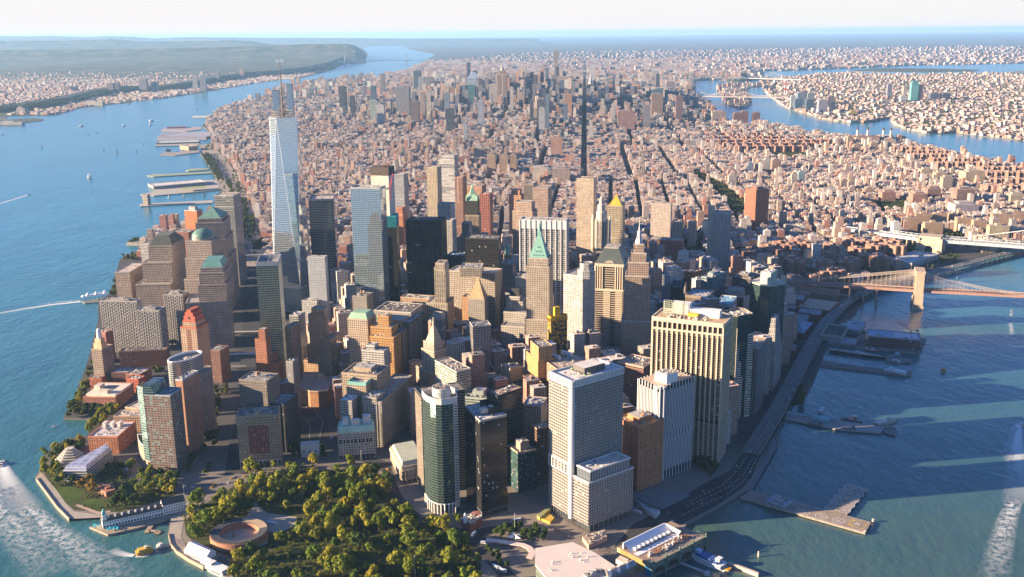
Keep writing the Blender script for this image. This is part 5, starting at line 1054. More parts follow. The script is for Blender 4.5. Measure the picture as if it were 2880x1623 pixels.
p=uns('J',[(0,1400),(280,1320),(340,1360),(60,1449)],25);m=MB();m.prism(p,22.4,25.5);clutter(m,p,25.5,16,3);m.build('roof_machinery_pen',[plain((.3,.29,.28)),plain((.6,.58,.55)),plain(DGREY)],r_)
Z=21;F0,F1=un('J',1035,1280,Z-4),un('J',1850,860,Z-4);B0=un('J',480,1010,Z);d=F1-F0;dl=np.hypot(*d);d/=dl;n=np.array([-d[1],d[0]]);dep=52.0
P=[F0,F1,F1+n*dep,F0+n*dep];r_=thing('ferry_house',(*cen(P),3),'ornate green steel ferry house on arches with red and white roof machinery','ferry house');OCC.append(P)
o=-n;grn=plain((.14,.185,.155),.7,var=.3,scale=.3)
m=MB();m.prism([F0+n*9,F1+n*9,F1+n*dep,F0+n*dep],3,Z-3);m.prism([F0,F1,F1+n*9.5,F0+n*9.5],13.5,Z-3);m.build('walls',plain((.40,.31,.17),var=.2),r_)
m=MB();na=4
for k in range(na+1):
 q=F0+d*dl*k/na;m.box(q,2.2,2.6,-1,14,math.atan2(d[1],d[0]));m.box(q-n*.4,3.2,3.2,12.5,Z-2,math.atan2(d[1],d[0]));m.lathe(q-n*.4,[(1.3,Z-2),(1.2,Z+1),(.2,Z+3)],8)
for k in range(na):
 a,b=F0+d*dl*(k/na)+d*1.2,F0+d*dl*((k+1)/na)-d*1.2;c_=(a+b)/2;r=np.hypot(*(b-a))/2
 for t in range(12):
  t0,t1=math.pi*t/12,math.pi*(t+1)/12;p0,p1=c_-d*r*math.cos(t0),c_-d*r*math.cos(t1);z0,z1=4+8.5*math.sin(t0),4+8.5*math.sin(t1)
  m.poly([(*(p0-n*.5),z0),(*(p1-n*.5),z1),(*(p1-n*.5),13.8),(*(p0-n*.5),13.8)]);m.bar((*(p0-n*.6),z0),(*(p1-n*.6),z1),.45)
for z,t_ in((13.2,.8),(16.5,.5),(Z-3.2,1.4)):m.prism([F0-n*1.2,F1-n*1.2,F1,F0],z,z+t_)
m.build('arcade',grn,r_)
m=MB();m.prism([F0+n*.5,F1+n*.5,F1+n*14,F0+n*14],Z-3,Z-2.4);m.prism([F0+n*14,F1+n*14,F1+n*dep,F0+n*dep],Z-3,Z-2.5);m.build('roof',plain((.30,.22,.17)),r_)
m=MB()
for k in range(26):q=F0+d*dl*(.04+.93*k/26)+n*1.2;m.box(q,.25,.25,Z-2.4,Z+1.2)
for e in(F0,F1):
 for k in range(6):q=e+n*(1+k*2.4);m.box(q,.25,.25,Z-2.4,Z+1.2)
m.prism([F0+n*.9,F1+n*.9,F1+n*1.2,F0+n*1.2],Z+.9,Z+1.3);m.build('glass_railing',plain((.3,.34,.31)),r_)
m=MB();R=random.Random(4)
for k in range(90):q=F0+d*dl*R.uniform(.16,.86)+n*R.uniform(11,17);z=R.uniform(Z-2,Z+1.5);e=q+d*R.uniform(-4,4)+n*R.uniform(-2,2);m.bar((*q,z),(*e,z+R.uniform(-.4,.4)),R.uniform(.25,.7))
m.build('red_pipework',plain((.33,.14,.09),var=.4),r_)
m=MB()
for k in range(16):q=F0+d*dl*R.uniform(.12,.8)+n*R.uniform(10,16);m.box(q,R.uniform(1.4,3),R.uniform(1.4,3),Z-2.4,Z+R.uniform(.6,2.4),.4)
m.build('rooftop_machinery',plain((.6,.55,.48)),r_)
m=MB();a,b=F0+d*dl*.02+n*20,F0+d*dl*.78+n*20;c_,e=b+n*24,a+n*24
m.poly([(*(a+n*2),Z-2),(*(b+n*2),Z-2),(*(b+n*9),Z-2),(*(a+n*9),Z-2)]);m.poly([(*(e),Z+5),(*(a+n*13),Z-2.2),(*(b+n*13),Z-2.2),(*(c_),Z+5)]);m.poly([(*(b+n*4),Z-2.2),(*b,Z+4),(*c_,Z+5),(*(b+n*13),Z-2.2)]);m.prism([e,c_,c_+n*1.2,e+n*1.2],3,Z+5);m.build('white_roof_slope',plain((.72,.7,.7),var=.06),r_)
for k in range(9):q=a+(b-a)*(.1+.1*k)+n*12.5;m=MB();m.box(q,3.0,3.8,Z-2,Z+1.4,math.atan2(d[1],d[0]));m.build('fan_unit',plain((.7,.67,.63),var=.08),r_)
m=MB();s=F0-d*.6;m.prism([F0-d*1.2,F0,F0+n*9,F0-d*1.2+n*9],1,14);m.build('blue_banner_wall',plain((.02,.16,.3),.5),r_)
m=MB();m.prism([F0-d*.6+n*9,F0+n*9,F0+n*dep*.9,F0-d*.6+n*dep*.9],4,Z-3);m.build('amber_end_wall',plain((.28,.19,.07)),r_)
#highway on stilts, bridges
def along(P,w):
 """left and right edges of a ribbon of width w about the 3D line P"""
 Lf,Rt=[],[]
 for i in range(len(P)):
  a,b=P[max(0,i-1)],P[min(len(P)-1,i+1)];d=np.array(b[:2])-np.array(a[:2]);d=d/np.hypot(*d);n=np.array([-d[1],d[0]])*w/2
  Lf.append((P[i][0]+n[0],P[i][1]+n[1],P[i][2]));Rt.append((P[i][0]-n[0],P[i][1]-n[1],P[i][2]))
 return Lf,Rt
def ribbon(m,P,w,th=1.2,mt=0,ms=1,para=0.0):
 Lf,Rt=along(P,w)
 for i in range(len(P)-1):
  a,b,c,d=Lf[i],Lf[i+1],Rt[i+1],Rt[i];m.poly([d,c,b,a],mt)
  for p,q in((a,b),(d,c)):
   m.poly([(p[0],p[1],p[2]-th),(q[0],q[1],q[2]-th),(q[0],q[1],q[2]+para),(p[0],p[1],p[2]+para)],ms)
  m.poly([(x[0],x[1],x[2]-th)for x in(a,b,c,d)],ms)
def p3(k,x,y,z):return(*un(k,x,y,z),z)
road=[p3('9',505,520,5),p3('9',600,375,10),p3('9',705,205,11),p3('9',815,0,11)];road+=[p3('6',910,1270,11),p3('6',1015,1085,11),p3('6',1080,985,11),p3('6',1175,880,11),p3('6',1250,815,11),p3('6',1330,775,11),p3('6',1440,720,11),p3('6',1600,680,11),p3('6',1800,625,11),p3('6',2050,560,11),p3('6',2300,495,11),p3('6',2680,400,11)]
r_=thing('elevated_highway',road[4],'grey elevated waterfront highway curving from the tunnel mouth under the stone bridge','highway');OCC.extend([[np.array(q[:2])for q in(along(road,40)[0][i],along(road,40)[0][i+1],along(road,40)[1][i+1],along(road,40)[1][i])]for i in range(len(road)-1)])
m=MB();ribbon(m,road,25,1.4,0,1,.9);m.build('deck',[plain((.15,.145,.14),.85,var=.2),plain((.3,.28,.25))],r_)
m=MB()
for i in range(len(road)-1):
 a,b=np.array(road[i]),np.array(road[i+1]);n=max(1,int(np.hypot(*(b-a)[:2])/22))
 for k in range(n):
  c=a+(b-a)*k/n;d=(b-a)[:2]/np.hypot(*(b-a)[:2]);nn=np.array([-d[1],d[0]])
  for s in(-9,0,9):m.bar((*(c[:2]+nn*s),0),(*(c[:2]+nn*s),c[2]-1.3),.7)
m.build('columns',plain((.2,.2,.2)),r_)
m=MB()
for off in(-8.2,-4.6,4.6,8.2):
 for a,b in zip(road,road[1:]):
  a,b=np.array(a),np.array(b);d=(b-a)/np.hypot(*(b-a)[:2]);nn=np.array([-d[1],d[0],0]);L_=np.hypot(*(b-a)[:2])
  for i in range(int(L_/12)):s0,e0_=a+d*i*12+nn*off,a+d*(i*12+6)+nn*off;q_=nn*.14;m.poly([tuple(s0-q_+[0,0,.03]),tuple(e0_-q_+[0,0,.03]),tuple(e0_+q_+[0,0,.03]),tuple(s0+q_+[0,0,.03])])
m.build('lane_markings',plain((.6,.6,.58)),r_)
m=MB();ribbon(m,[(q[0],q[1],q[2]+.75)for q in road],.5,.75,0,0);m.build('median_barrier',plain((.35,.33,.3)),r_)
ramp_=[p3('6',1190,865,11),p3('6',1262,820,12),p3('6',1262,785,13),p3('6',1190,770,14),p3('6',1080,770,15),p3('6',960,752,16)]
r_=thing('ramp',ramp_[2],'curving slip ramp joining the elevated highway below the stone bridge','ramp');m=MB();ribbon(m,ramp_,9,1.2,0,1,.9);m.build('deck',[plain((.3,.27,.24)),plain((.33,.3,.27))],r_)
m=MB()
for q in ramp_[1:]:m.bar((q[0],q[1],2),q,.8)
m.build('columns',plain((.25,.24,.23)),r_)
esp=uns('9',[(690,402),(718,462),(540,772),(520,800),(500,780),(640,520),(665,420)],3.3);sheet('path',esp,3.35,plain((.18,.18,.19),.9,var=.3,scale=.2))
tw=np.array(un('6',1765,868,0));P0=p3('6',780,682,30);P2=p3('6',2700,784,41)
d=np.array(P2[:2])-tw;d=d/np.hypot(*d);n=np.array([-d[1],d[0]]);DK=39
r_=thing('suspension_bridge',(*tw,0),'stone-towered suspension bridge with a pinkish deck and web of cables','bridge')
m=MB();ang=math.atan2(d[1],d[0])
for z0,z1,ww,ll_ in((-2,8,22,48),(8,36,19,43),):m.box(tw,ww,ll_,z0,z1,ang)
for s in(-17,0,17):m.box(tw+n*s,17 if s else 15,8.5,36,76,ang)
for s in(-1,1):
 for t in range(6):m.box(tw+n*s*(3.6+t*.9),16,2.0,62+t*2.0,77,ang);m.box(tw+n*s*(13.4-t*.9),16,2.0,62+t*2.0,77,ang)
m.box(tw,17,43,75,80,ang);m.box(tw,19.5,46,80,84,ang);m.build('stone_tower',plain((.44,.335,.24),.85,var=.25,scale=.15),r_)
deck=[P0,(*(tw+(np.array(P0[:2])-tw)*.5),36),(*tw,DK),P2]
m=MB();ribbon(m,deck,26,3.2,0,1,1.6);m.build('deck',[plain((.32,.19,.15),.85,var=.2,scale=.2),plain((.36,.21,.165),.85,var=.3,scale=.4)],r_)
m=MB();ribbon(m,[(q[0],q[1],q[2]+4.2)for q in deck],4.5,.5,0,1,.8);m.build('walkway',plain((.42,.28,.22)),r_)
m=MB()
def P_at(s):
 e=np.array(P0[:2])if s<0 else np.array(P2[:2]);dd=(e-tw)/np.hypot(*(e-tw));return tw+dd*abs(s),DK-(abs(s)/900*18 if s<0 else 0)
for off in(-12,-4.5,4.5,12):
 for sg in(-1,1):
  Ls=285 if sg<0 else 243;prev=None
  for i in range(31):
   t=i/30;c,zd=P_at(sg*(.5+Ls*t));z=(82-(82-zd-2.5)*(1-(1-t)**2))if sg>0 else(82-(82-zd)*(t*1.25-.25*t*t));q=(*(c+n*off),z)
   if prev:m.bar(prev,q,.42)
   if i%1==0 and i:m.bar(q,(q[0],q[1],zd),.09)
   if i<16 and i:m.bar((*(tw+n*off),79),(q[0],q[1],zd+.5),.1)
   prev=q
m.build('cables',plain((.50,.42,.36),.7),r_)
m=MB()
e_=np.array(P0[:2])+(tw-np.array(P0[:2]))*.42;dd=(e_-np.array(P0[:2]));nn=np.array([-dd[1],dd[0]])/np.hypot(*dd)*12;m.prism([np.array(P0[:2])-nn,e_-nn,e_+nn,np.array(P0[:2])+nn],0,27)
for i in range(3):c=np.array(P0[:2])+(tw-np.array(P0[:2]))*(.5+.1*i);m.box(c,4,24,0,34,ang)
m.build('approach_piers',plain((.33,.22,.17)),r_)
an=un('6',1880,452,3);D=[p3('6',880,238,18),p3('6',1200,268,26),p3('6',1530,310,33),p3('6',1790,345,37),p3('6',1960,358,38),p3('6',2700,412,41)]
r_=thing('steel_bridge',(*an,3),'blue-grey steel truss bridge with a white cable and arched stone anchorage','bridge')
m=MB();ribbon(m,D,36,6,0,1,2.0);m.build('deck',[plain((.36,.31,.27)),plain((.30,.36,.40),.7,var=.2)],r_)
m=MB()
for off in(-17,17):
 for i in range(2,5):
  a,b=np.array(D[i]),np.array(D[i+1]);dd=(b-a);l=np.hypot(*dd[:2]);nn=np.array([-dd[1],dd[0]])/l*off;k=max(2,int(l/14))
  for j in range(k):
   s,e=a+dd*j/k,a+dd*(j+1)/k;mid=(s+e)/2
   m.bar((s[0]+nn[0],s[1]+nn[1],s[2]),(mid[0]+nn[0],mid[1]+nn[1],mid[2]+7),.45);m.bar((mid[0]+nn[0],mid[1]+nn[1],mid[2]+7),(e[0]+nn[0],e[1]+nn[1],e[2]),.45);m.bar((s[0]+nn[0],s[1]+nn[1],s[2]+7),(e[0]+nn[0],e[1]+nn[1],e[2]+7),.45)
m.build('truss',plain((.50,.56,.60),.6),r_)
ad=np.array(D[4][:2])-np.array(D[3][:2]);aa=math.atan2(ad[1],ad[0]);m=MB();c=(np.array(D[3][:2])+np.array(D[4][:2]))/2
m.box(c,np.hypot(*ad)+6,52,0,36,aa);m.box(c,np.hypot(*ad)-2,46,36,47,aa)
for s in(-.5,.5):m.box(c+ad*s,9,56,0,42,aa)
m.build('anchorage',plain((.48,.37,.27),.85,var=.2,scale=.1),r_)
m=MB();nn=np.array([ad[1],-ad[0]])/np.hypot(*ad);f=c+nn*26.2;u_=ad/np.hypot(*ad)
m.poly([(*(f+u_*x),z)for x,z in[(-9,3.2),(9,3.2),(9,14)]+[(9*math.cos(t*math.pi/10),14+9*math.sin(t*math.pi/10))for t in range(1,10)]+[(-9,14)]]);m.build('arch_shade_face',plain((.07,.06,.055)),r_)  # flat dark face; shade inside the arch put into its colour
m=MB();pv=None
for i in range(25):
 t=i/24;q=p3('6',1960+740*t,350-8*math.sin(t*math.pi)-90*t**1.6+15*t,46+50*t**1.8);q2_=None
 if pv:m.bar(pv,q,.9)
 dz=38+3*t;m.bar(q,(q[0],q[1],dz),.12);pv=q
m.build('main_cable',plain((.62,.58,.54)),r_)
m=MB()
for i in range(4):
 a,b=np.array(D[i]),np.array(D[i+1])
 for k in range(6):q=a+(b-a)*k/6;m.box(q[:2],3,30,0,q[2]-5,aa)
m.build('approach_piers',plain((.4,.32,.25)),r_)
#east bank: sheds, piers, ships
def pier(label,k,pts,z=2.5,col=(.2,.18,.16),th=2.3,name='pier'):
 P=uns(k,pts,z);m=MB();m.prism(P,z-th,z);o=m.build(name,plain(col,.9,var=.35,scale=.2));tag(o,label,'pier');return o,P
pier('broad dark pier platform under the unfinished red-framed hall','6',[(1350,1180),(1790,1222),(1838,1105),(1400,1050),(1250,1120),(1100,1110),(1085,1145)])
pier('long low dark pier with a white ferry at its end','6',[(1040,1310),(1720,1390),(1735,1352),(1300,1310),(1060,1270)])
pier('dim wooden pier between the tall ship and the small ferries','6',[(1535,1280),(1720,1290),(1730,1262),(1540,1235)])
a,b=un('6',1385,1160,3),un('6',1790,1195,3);P=back(a,b,48)
r_=T('pier_hall','unfinished red-framed hall with a blue and white roof on the pier','building',[(P,22)],wall=(.20,.12,.12),glass=(.03,.03,.04),bay=5,flr=4.4,wx=.85,wy=.7,roof=(.34,.40,.52),trim=(.42,.3,.31),clut=14,z0=2.5)
m=MB();m.prism(sub(P,.5,.95,.2,.8),21.8,22.6);m.build('white_roof_sheet',plain((.62,.6,.64)),r_);m=MB();m.panes(P[0],P[1],5,9,5,1,.6,.8,.2);
crane('red and white crawler crane on the roof of the pier hall',P[0]+(P[1]-P[0])*.82+(P[3]-P[0])*.7,0,22,0,9,(.6,.2,.15),30,2.8,.5)
low('pier_shed','pale mint open-roofed shed by the elevated highway','6',(1102,1060),(1200,1102),(1252,1020),14,(.46,.56,.5),roof=(.07,.075,.075),para=3,clut=0)
low('pier_shed','grey flat-roofed shed behind the mint shed','6',(1232,1015),(1330,1048),(1386,985),13,(.3,.33,.38),roof=(.36,.40,.47),clut=8)
low('pier_shed','low white gallery in front of the mint shed','6',(1095,1128),(1300,1150),(1330,1110),7,(.45,.48,.5),roof=(.3,.34,.38),clut=4)
p=uns('6',[(768,1020),(905,1062),(978,985),(860,962)],16);r_=thing('market_hall',(*cen(p),3),'brick market hall with a broad blue-grey roof','market hall');OCC.append(p)
m=MB();m.prism(p,3,15);m.build('walls',plain((.14,.09,.08)),r_);m=MB();q=shrink(p,1.08);m.prism(q,15,22,0,p1=shrink(p,.35));m.prism(shrink(p,.3),22,24);m.build('roof',plain((.22,.29,.38)),r_)
for i,(L,F,R2,h,wc,rc,lab)in enumerate((((958,840),(1105,900),(1185,830),15,(.30,.13,.1),(.5,.38,.28),'brick block with an orange-white roof inside the highway curve'),((810,722),(885,732),(893,715),18,(.6,.57,.52),(.4,.36,.32),'small white house below the stone bridge approach'),((905,745),(965,775),(975,740),18,(.42,.22,.13),(.4,.3,.24),'small orange house below the stone bridge approach'),((832,800),(915,818),(930,780),24,(.2,.12,.11),(.45,.42,.42),'maroon block with white roof tiers near the bridge approach'),((815,945),(935,985),(965,920),17,(.17,.09,.08),(.26,.27,.31),'dark red warehouse row with grey roofs'),((870,910),(1040,935),(1060,890),17,(.2,.09,.075),(.3,.31,.34),'red warehouse row behind the market hall'),((775,870),(850,885),(860,860),19,(.18,.13,.12),(.4,.4,.43),'grey-roofed shop row near the dark green tower'),((765,1180),(850,1200),(865,1150),20,(.2,.1,.08),(.28,.28,.3),'dim brick block beside the pale stepped tower'))):
 low('warehouse',lab,'6',L,F,R2,h,wc,roof=rc)
def boat(name,label,cat,pos,head,L,B,hull=(.75,.74,.72),decks=(),extra=None,group=None,z0=0.0,fz=None):
 """decks: (start, end, width fraction, z0, z1, colour) along the hull, 0 = stern"""
 r=thing(name,(float(pos[0]),float(pos[1]),z0),label,cat,group);d=np.array([math.cos(head),math.sin(head)]);n=np.array([-d[1],d[0]]);c=np.array(pos[:2],float)
 f=fz or max(1.0,L*.055);st=[(-.5,.75),(-.42,.95),(0,1),(.25,.88),(.4,.5),(.5,.03)]
 top=[c+d*L*s+n*B/2*w_ for s,w_ in st]+[c+d*L*s-n*B/2*w_ for s,w_ in st[::-1]];botm=[c+(q-c)*.9 for q in top]
 m=MB();m.prism(botm,z0-.4,z0+f,0,1,p1=top,bay=50);m.build('hull',[plain(hull,.5,var=.08),plain((.35,.3,.26))],r)
 for s,e,w_,za,zb,col in decks:
  m=MB();q=[c+d*L*(s-.5)-n*B/2*w_,c+d*L*(e-.5)-n*B/2*w_,c+d*L*(e-.5)+n*B/2*w_,c+d*L*(s-.5)+n*B/2*w_];m.prism(q,z0+za,z0+zb);Q=ccw(q)
  m.build('deckhouse',plain(col,.6,var=.08),r)
  if zb-za>1.4 and L>15:
   g=MB()
   for i in range(4):g.panes(Q[i],Q[(i+1)%4],z0+za,z0+zb,max(1,round(np.hypot(*(Q[(i+1)%4]-Q[i]))/2)),1,.7,.45)
   g.build('windows',glassy((.03,.04,.05)),r)
 if extra:extra(r,c,d,n)
 return r
def hd(k,a,b):
 p,q=un(k,*a),un(k,*b);return(p+q)/2,math.atan2(q[1]-p[1],q[0]-p[0]),np.hypot(*(q-p))
def tallship(r,c,d,n):
 m=MB();
 for s in(-38,-12,14,36):q=c+d*s;m.bar((*q,2),(*q,46-abs(s)*.2),(.5,.2),n=6);
 for s in(-38,-12,14):
  for z in(16,26,35):q=c+d*s;m.bar((*(q-n*13*(1-z/60)),z),(*(q+n*13*(1-z/60)),z),.22)
 m.bar((*(c+d*48),5),(*(c+d*64),10),.3);m.build('masts',plain((.3,.22,.17)),r)
p,h_,l=hd('6',(1110,1205),(1530,1262));boat('tall_ship','four-masted black-hulled tall ship with a white waterline moored by the pier hall','ship',p,h_,105,14,(.03,.03,.035),[(.1,.3,.7,4,6,(.3,.22,.16)),(.55,.65,.6,4,6,(.5,.45,.4))],tallship,fz=5)
p,h_,l=hd('6',(1340,1190),(1470,1205));boat('tug','small red and black vessel behind the tall ship','boat',p,h_+math.pi,34,8,(.35,.04,.03),[(.2,.7,.7,2,5,(.55,.5,.48)),(.4,.55,.5,5,7,(.3,.05,.04))])
p,h_,l=hd('6',(1692,1392),(1495,1352));boat('ferry','white three-deck excursion ferry at the end of the long dark pier','ferry',p,h_,l,11,(.72,.72,.74),[(.04,.85,.85,3,5.6,(.7,.7,.72)),(.06,.75,.8,5.6,8,(.7,.7,.72)),(.5,.68,.5,8,10,(.72,.72,.74))])
p,h_,l=hd('6',(1650,1295),(1555,1278));boat('ferry','small white ferry beside the dim wooden pier','ferry',p,h_,l,8,(.6,.6,.63),[(.1,.75,.8,2,4,(.6,.6,.62)),(.3,.6,.6,4,6,(.5,.5,.55))])
p,h_,l=hd('6',(1540,1240),(1665,1235));boat('barge','blue work boat moored past the tall ship','boat',p,h_,l*.9,9,(.08,.2,.3),[(.5,.8,.6,2,6,(.3,.45,.55))])
p,h_,l=hd('6',(1968,1375),(1966,1330));boat('water_taxi','yellow water taxi alone on the shadowed east river','boat',p,h_-math.pi,22,9,(.55,.33,.04),[(.15,.8,.8,1.4,4,(.5,.3,.05)),(.45,.7,.6,4,6,(.4,.3,.15))])
p,h_,l=hd('6',(2070,650),(2095,646));boat('motorboat','small white boat beyond the stone bridge tower','boat',p,h_,17,6,(.7,.7,.7),[(.2,.6,.7,1,3,(.7,.7,.7))])
o,P=pier('black T-shaped helicopter pier with white landing circles','9',[(430,852),(518,797),(835,885),(1070,945),(1236,752),(1385,790),(1230,990),(1418,1040),(1372,1120),(780,952)],3.2,(.30,.235,.19),name='helicopter_pier')
mk=MB();ye=MB()
def arc_line(m,c,r,w_,a0=0,a1=2*math.pi,n=28,z=3.26):
 for i in range(n):
  s,e=a0+(a1-a0)*i/n,a0+(a1-a0)*(i+1)/n;m.poly([(c[0]+(r-w_)*math.cos(s),c[1]+(r-w_)*math.sin(s),z),(c[0]+r*math.cos(s),c[1]+r*math.sin(s),z),(c[0]+r*math.cos(e),c[1]+r*math.sin(e),z),(c[0]+(r-w_)*math.cos(e),c[1]+(r-w_)*math.sin(e),z)])
def seg(m,a,b,w_=.35,z=3.26):
 a,b=np.asarray(a),np.asarray(b);d=(b-a)/np.hypot(*(b-a));q=np.array([-d[1],d[0]])*w_/2;m.poly([(*(a-q),z),(*(b-q),z),(*(b+q),z),(*(a+q),z)])
def dashes(m,a,b,w_=.6,n=14):
 for i in range(n):seg(m,a+(b-a)*i/n,a+(b-a)*(i+.55)/n,w_)
hx=un('9',1418,1040,3.2)-un('9',1230,990,3.2);hx=hx/np.hypot(*hx);hy=np.array([-hx[1],hx[0]])
for x,y in((1255,772),(1220,808),(1185,848),(1150,888),(1110,935),(1350,795),(1318,832),(1282,872),(1248,912),(1215,950),(912,962),(1042,995),(1170,1028)):
 c=un('9',x,y,3.2);arc_line(mk,c,7.6,.55)
 for s in(-1.4,1.4):seg(mk,c+hx*s-hy*4,c+hx*s+hy*4,.45)
 seg(mk,c-hx*5,c+hx*5,.4)
c=un('9',1315,1053,3.2)
for s in(-1.8,1.8):seg(mk,c+hx*s-hy*2.6,c+hx*s+hy*2.6,.9)
seg(mk,c-hx*1.8,c+hx*1.8,.9)
for a,b in(((780,950),(1372,1118)),((835,888),(1068,946)),((1068,946),(1236,754)),((1236,754),(1383,791)),((1383,791),(1230,990)),((1230,990),(1416,1040))):
 A_,B_=un('9',*a,3.2),un('9',*b,3.2);dashes(mk,A_+(cen(P)-A_)*.012,B_+(cen(P)-B_)*.012,.8,max(6,int(np.hypot(*(B_-A_))/3.2)))
q=[un('9',*t,3.2)for t in((1240,1060),(1352,1092),(1392,1048),(1275,1016))]
for i in range(4):seg(ye,q[i],q[(i+1)%4],.6)
for x,y in((1262,1057),(1282,1026)):cc=un('9',x,y,3.2);seg(ye,cc-hx*2.2,cc+hx*2.2,2.6)
for a,b in(((985,975),(1105,1008)),((1110,1012),(1180,930)),((1160,950),(1310,770)),((1000,960),(1225,1000))):seg(ye,un('9',*a,3.2),un('9',*b,3.2),.35)
mk.build('white_markings',plain((.72,.70,.66),var=.1),o);ye.build('yellow_markings',plain((.6,.4,.05),var=.1),o)
for x,y in((1370,1128),(1432,1040)):
 m=MB();c=un('9',x,y,0);m.lathe(c,[(1.6,-1),(1.6,4.5),(.1,4.6)],10);tag(m.build('mooring_post',plain((.5,.42,.36))),'round mooring cluster at the %s corner of the helicopter pier'%('outer' if x>1400 else 'near outer'),'mooring post')
low('heliport_house','pale blue-roofed two-storey heliport house on the pier','9',(620,872),(762,922),(800,868),8.5,(.38,.42,.48),roof=(.36,.43,.53),z0=3.2,pent=3)
o,P=pier('shadowed service pier with moored barges and a sunlit tip','9',[(768,260),(1000,305),(1150,338),(1490,366),(1525,322),(1395,308),(1190,272),(785,215)],3,(.34,.31,.29))
pier('square dolphin platform with a round tank at the service pier end','9',[(1508,355),(1600,382),(1612,335),(1530,325)],3,(.25,.24,.24))
m=MB();c=un('9',1560,340,3);m.lathe(c,[(8,3),(8,4.5),(7,4.5),(7,3.4),(.1,3.4)],20);tag(m.build('round_tank',plain((.2,.2,.2))),'round tank ring on the dolphin platform','tank')
m=MB();a,b=p3('9',782,212,8),p3('9',1175,268,6);ribbon(m,[a,b],4,.6,0,0,1);tag(m.build('gangway',plain((.25,.42,.45))),'long teal covered gangway along the service pier','gangway')
m=MB();m.prism(uns('9',[(968,245),(1105,268),(1115,248),(985,226)],8),3,8);tag(m.build('pier_shelter',plain((.22,.42,.45))),'teal roofed shelter in the middle of the service pier','shelter')
p,h_,l=hd('9',(1440,312),(1618,275));boat('barge','sunlit cream barge at the tip of the service pier','barge',p,h_,l,12,(.5,.45,.4),[(.05,.8,.8,2.6,4.6,(.6,.54,.47)),(.6,.75,.6,4.6,7,(.55,.5,.45))])
for a,b,lab in(((920,300),(1095,328),'dark barge moored at the near side of the service pier'),((1165,335),(1348,362),'dark low barge with a deckhouse below the service pier tip'),((1185,262),(1358,288),'rusty barge with piles behind the service pier')):
 p,h_,l=hd('9',a,b);boat('barge',lab,'barge',p,h_,l,12,(.13,.12,.13),[(.15,.75,.8,2.4,4.2,(.2,.18,.18)),(.6,.7,.5,4.2,8,(.16,.15,.15))])
p,h_,l=hd('9',(1030,222),(1062,178));boat('ferry','small white ferry behind the service pier gangway','ferry',p,h_,l,7,(.7,.7,.72),[(.1,.7,.8,1.6,3.6,(.7,.7,.7)),(.35,.6,.6,3.6,5.2,(.65,.65,.66))])
p,h_,l=hd('J',(1690,1150),(2220,1385));boat('car_ferry','white car ferry with a dark blue roof and orange bow ramp','ferry',p,h_,l,15,(.62,.63,.68),[(.0,.82,.95,3,6.5,(.62,.63,.68)),(.08,.7,.8,6.5,9.2,(.06,.12,.32)),(.02,.16,.4,9.2,12,(.45,.6,.75)),(.62,.74,.5,9.2,12.5,(.68,.68,.7)),(.9,.99,.5,3,4.2,(.6,.26,.02))])
m=MB();a,b=un('J',2190,1270,1),un('J',2640,1440,1);m.prism([a,b,b+np.array([1.6,3]),a+np.array([1.6,3])],-1,4.4);tag(m.build('fender_wall',plain((.5,.38,.32))),'sunlit pinkish timber fender wall beside the car ferry bow','fender')
m=MB();a,b=p3('J',1440,1212,3.5),p3('J',1830,1360,3.5);ribbon(m,[a,b],2.2,1.6,0,0);c=un('J',1875,1370,4);m.lathe(c,[(3.4,-1),(3.4,4),(.1,4.1)],14);tag(m.build('fender_rack',plain((.38,.38,.4))),'curved pale fender rack with a round pile cluster in the ferry slip','fender')
m=MB();c=un('9',570,1300,0);m.lathe(c,[(1.1,-1),(1.0,7),(.1,7.2)],8);tag(m.build('pile',plain((.5,.42,.33))),'lone timber pile standing in the green water by the ferry slip','pile')
p,h_,l=hd('7',(1018,1290),(1168,1248));boat('water_taxi','yellow catamaran water taxi turning off the park promenade','boat',p,h_,l,10,(.62,.36,.02),[(.05,.82,.9,2,4.4,(.62,.36,.03)),(.15,.68,.8,4.4,6.6,(.58,.36,.06)),(.5,.62,.5,6.6,8.2,(.5,.5,.48))])
p,h_,l=hd('7',(1235,1220),(1172,1240));boat('ferry','white sightseeing boat moored behind the yellow water taxi','ferry',p,h_,l*1.1,8,(.5,.46,.42),[(.1,.8,.85,1.6,3.6,(.55,.5,.45)),(.3,.6,.6,3.6,5.4,(.55,.5,.45))])
p,h_,l=hd('7',(1700,1440),(1560,1378));boat('ferry','large white sightseeing ferry docked below the white tents','ferry',p,h_,l*1.15,13,(.72,.7,.68),[(.02,.85,.9,2.5,5,(.7,.69,.67)),(.05,.8,.88,5,7.6,(.72,.7,.68)),(.6,.75,.6,7.6,10,(.7,.68,.66))])
m=MB();a,b,c=p3('7',1100,1118,1.4),p3('7',1150,1042,1.4),p3('7',1195,1105,1.4);ribbon(m,[a,b],6,.8,0,0);ribbon(m,[c,p3('7',1175,1125,1.4)],7,.8,0,0);ribbon(m,[p3('7',1120,1100,1.4),p3('7',1195,1105,1.4)],4,.8,0,0);tag(m.build('floating_dock',plain((.38,.28,.2))),'small brown floating dock inside the pier basin','dock')
m=MB();ribbon(m,[p3('7',1235,1218,2.5),p3('7',1285,1205,2.8)],3,.5,0,0,.8);tag(m.build('gangway',plain((.5,.48,.45))),'short gangway from the promenade to the sightseeing boat','gangway')
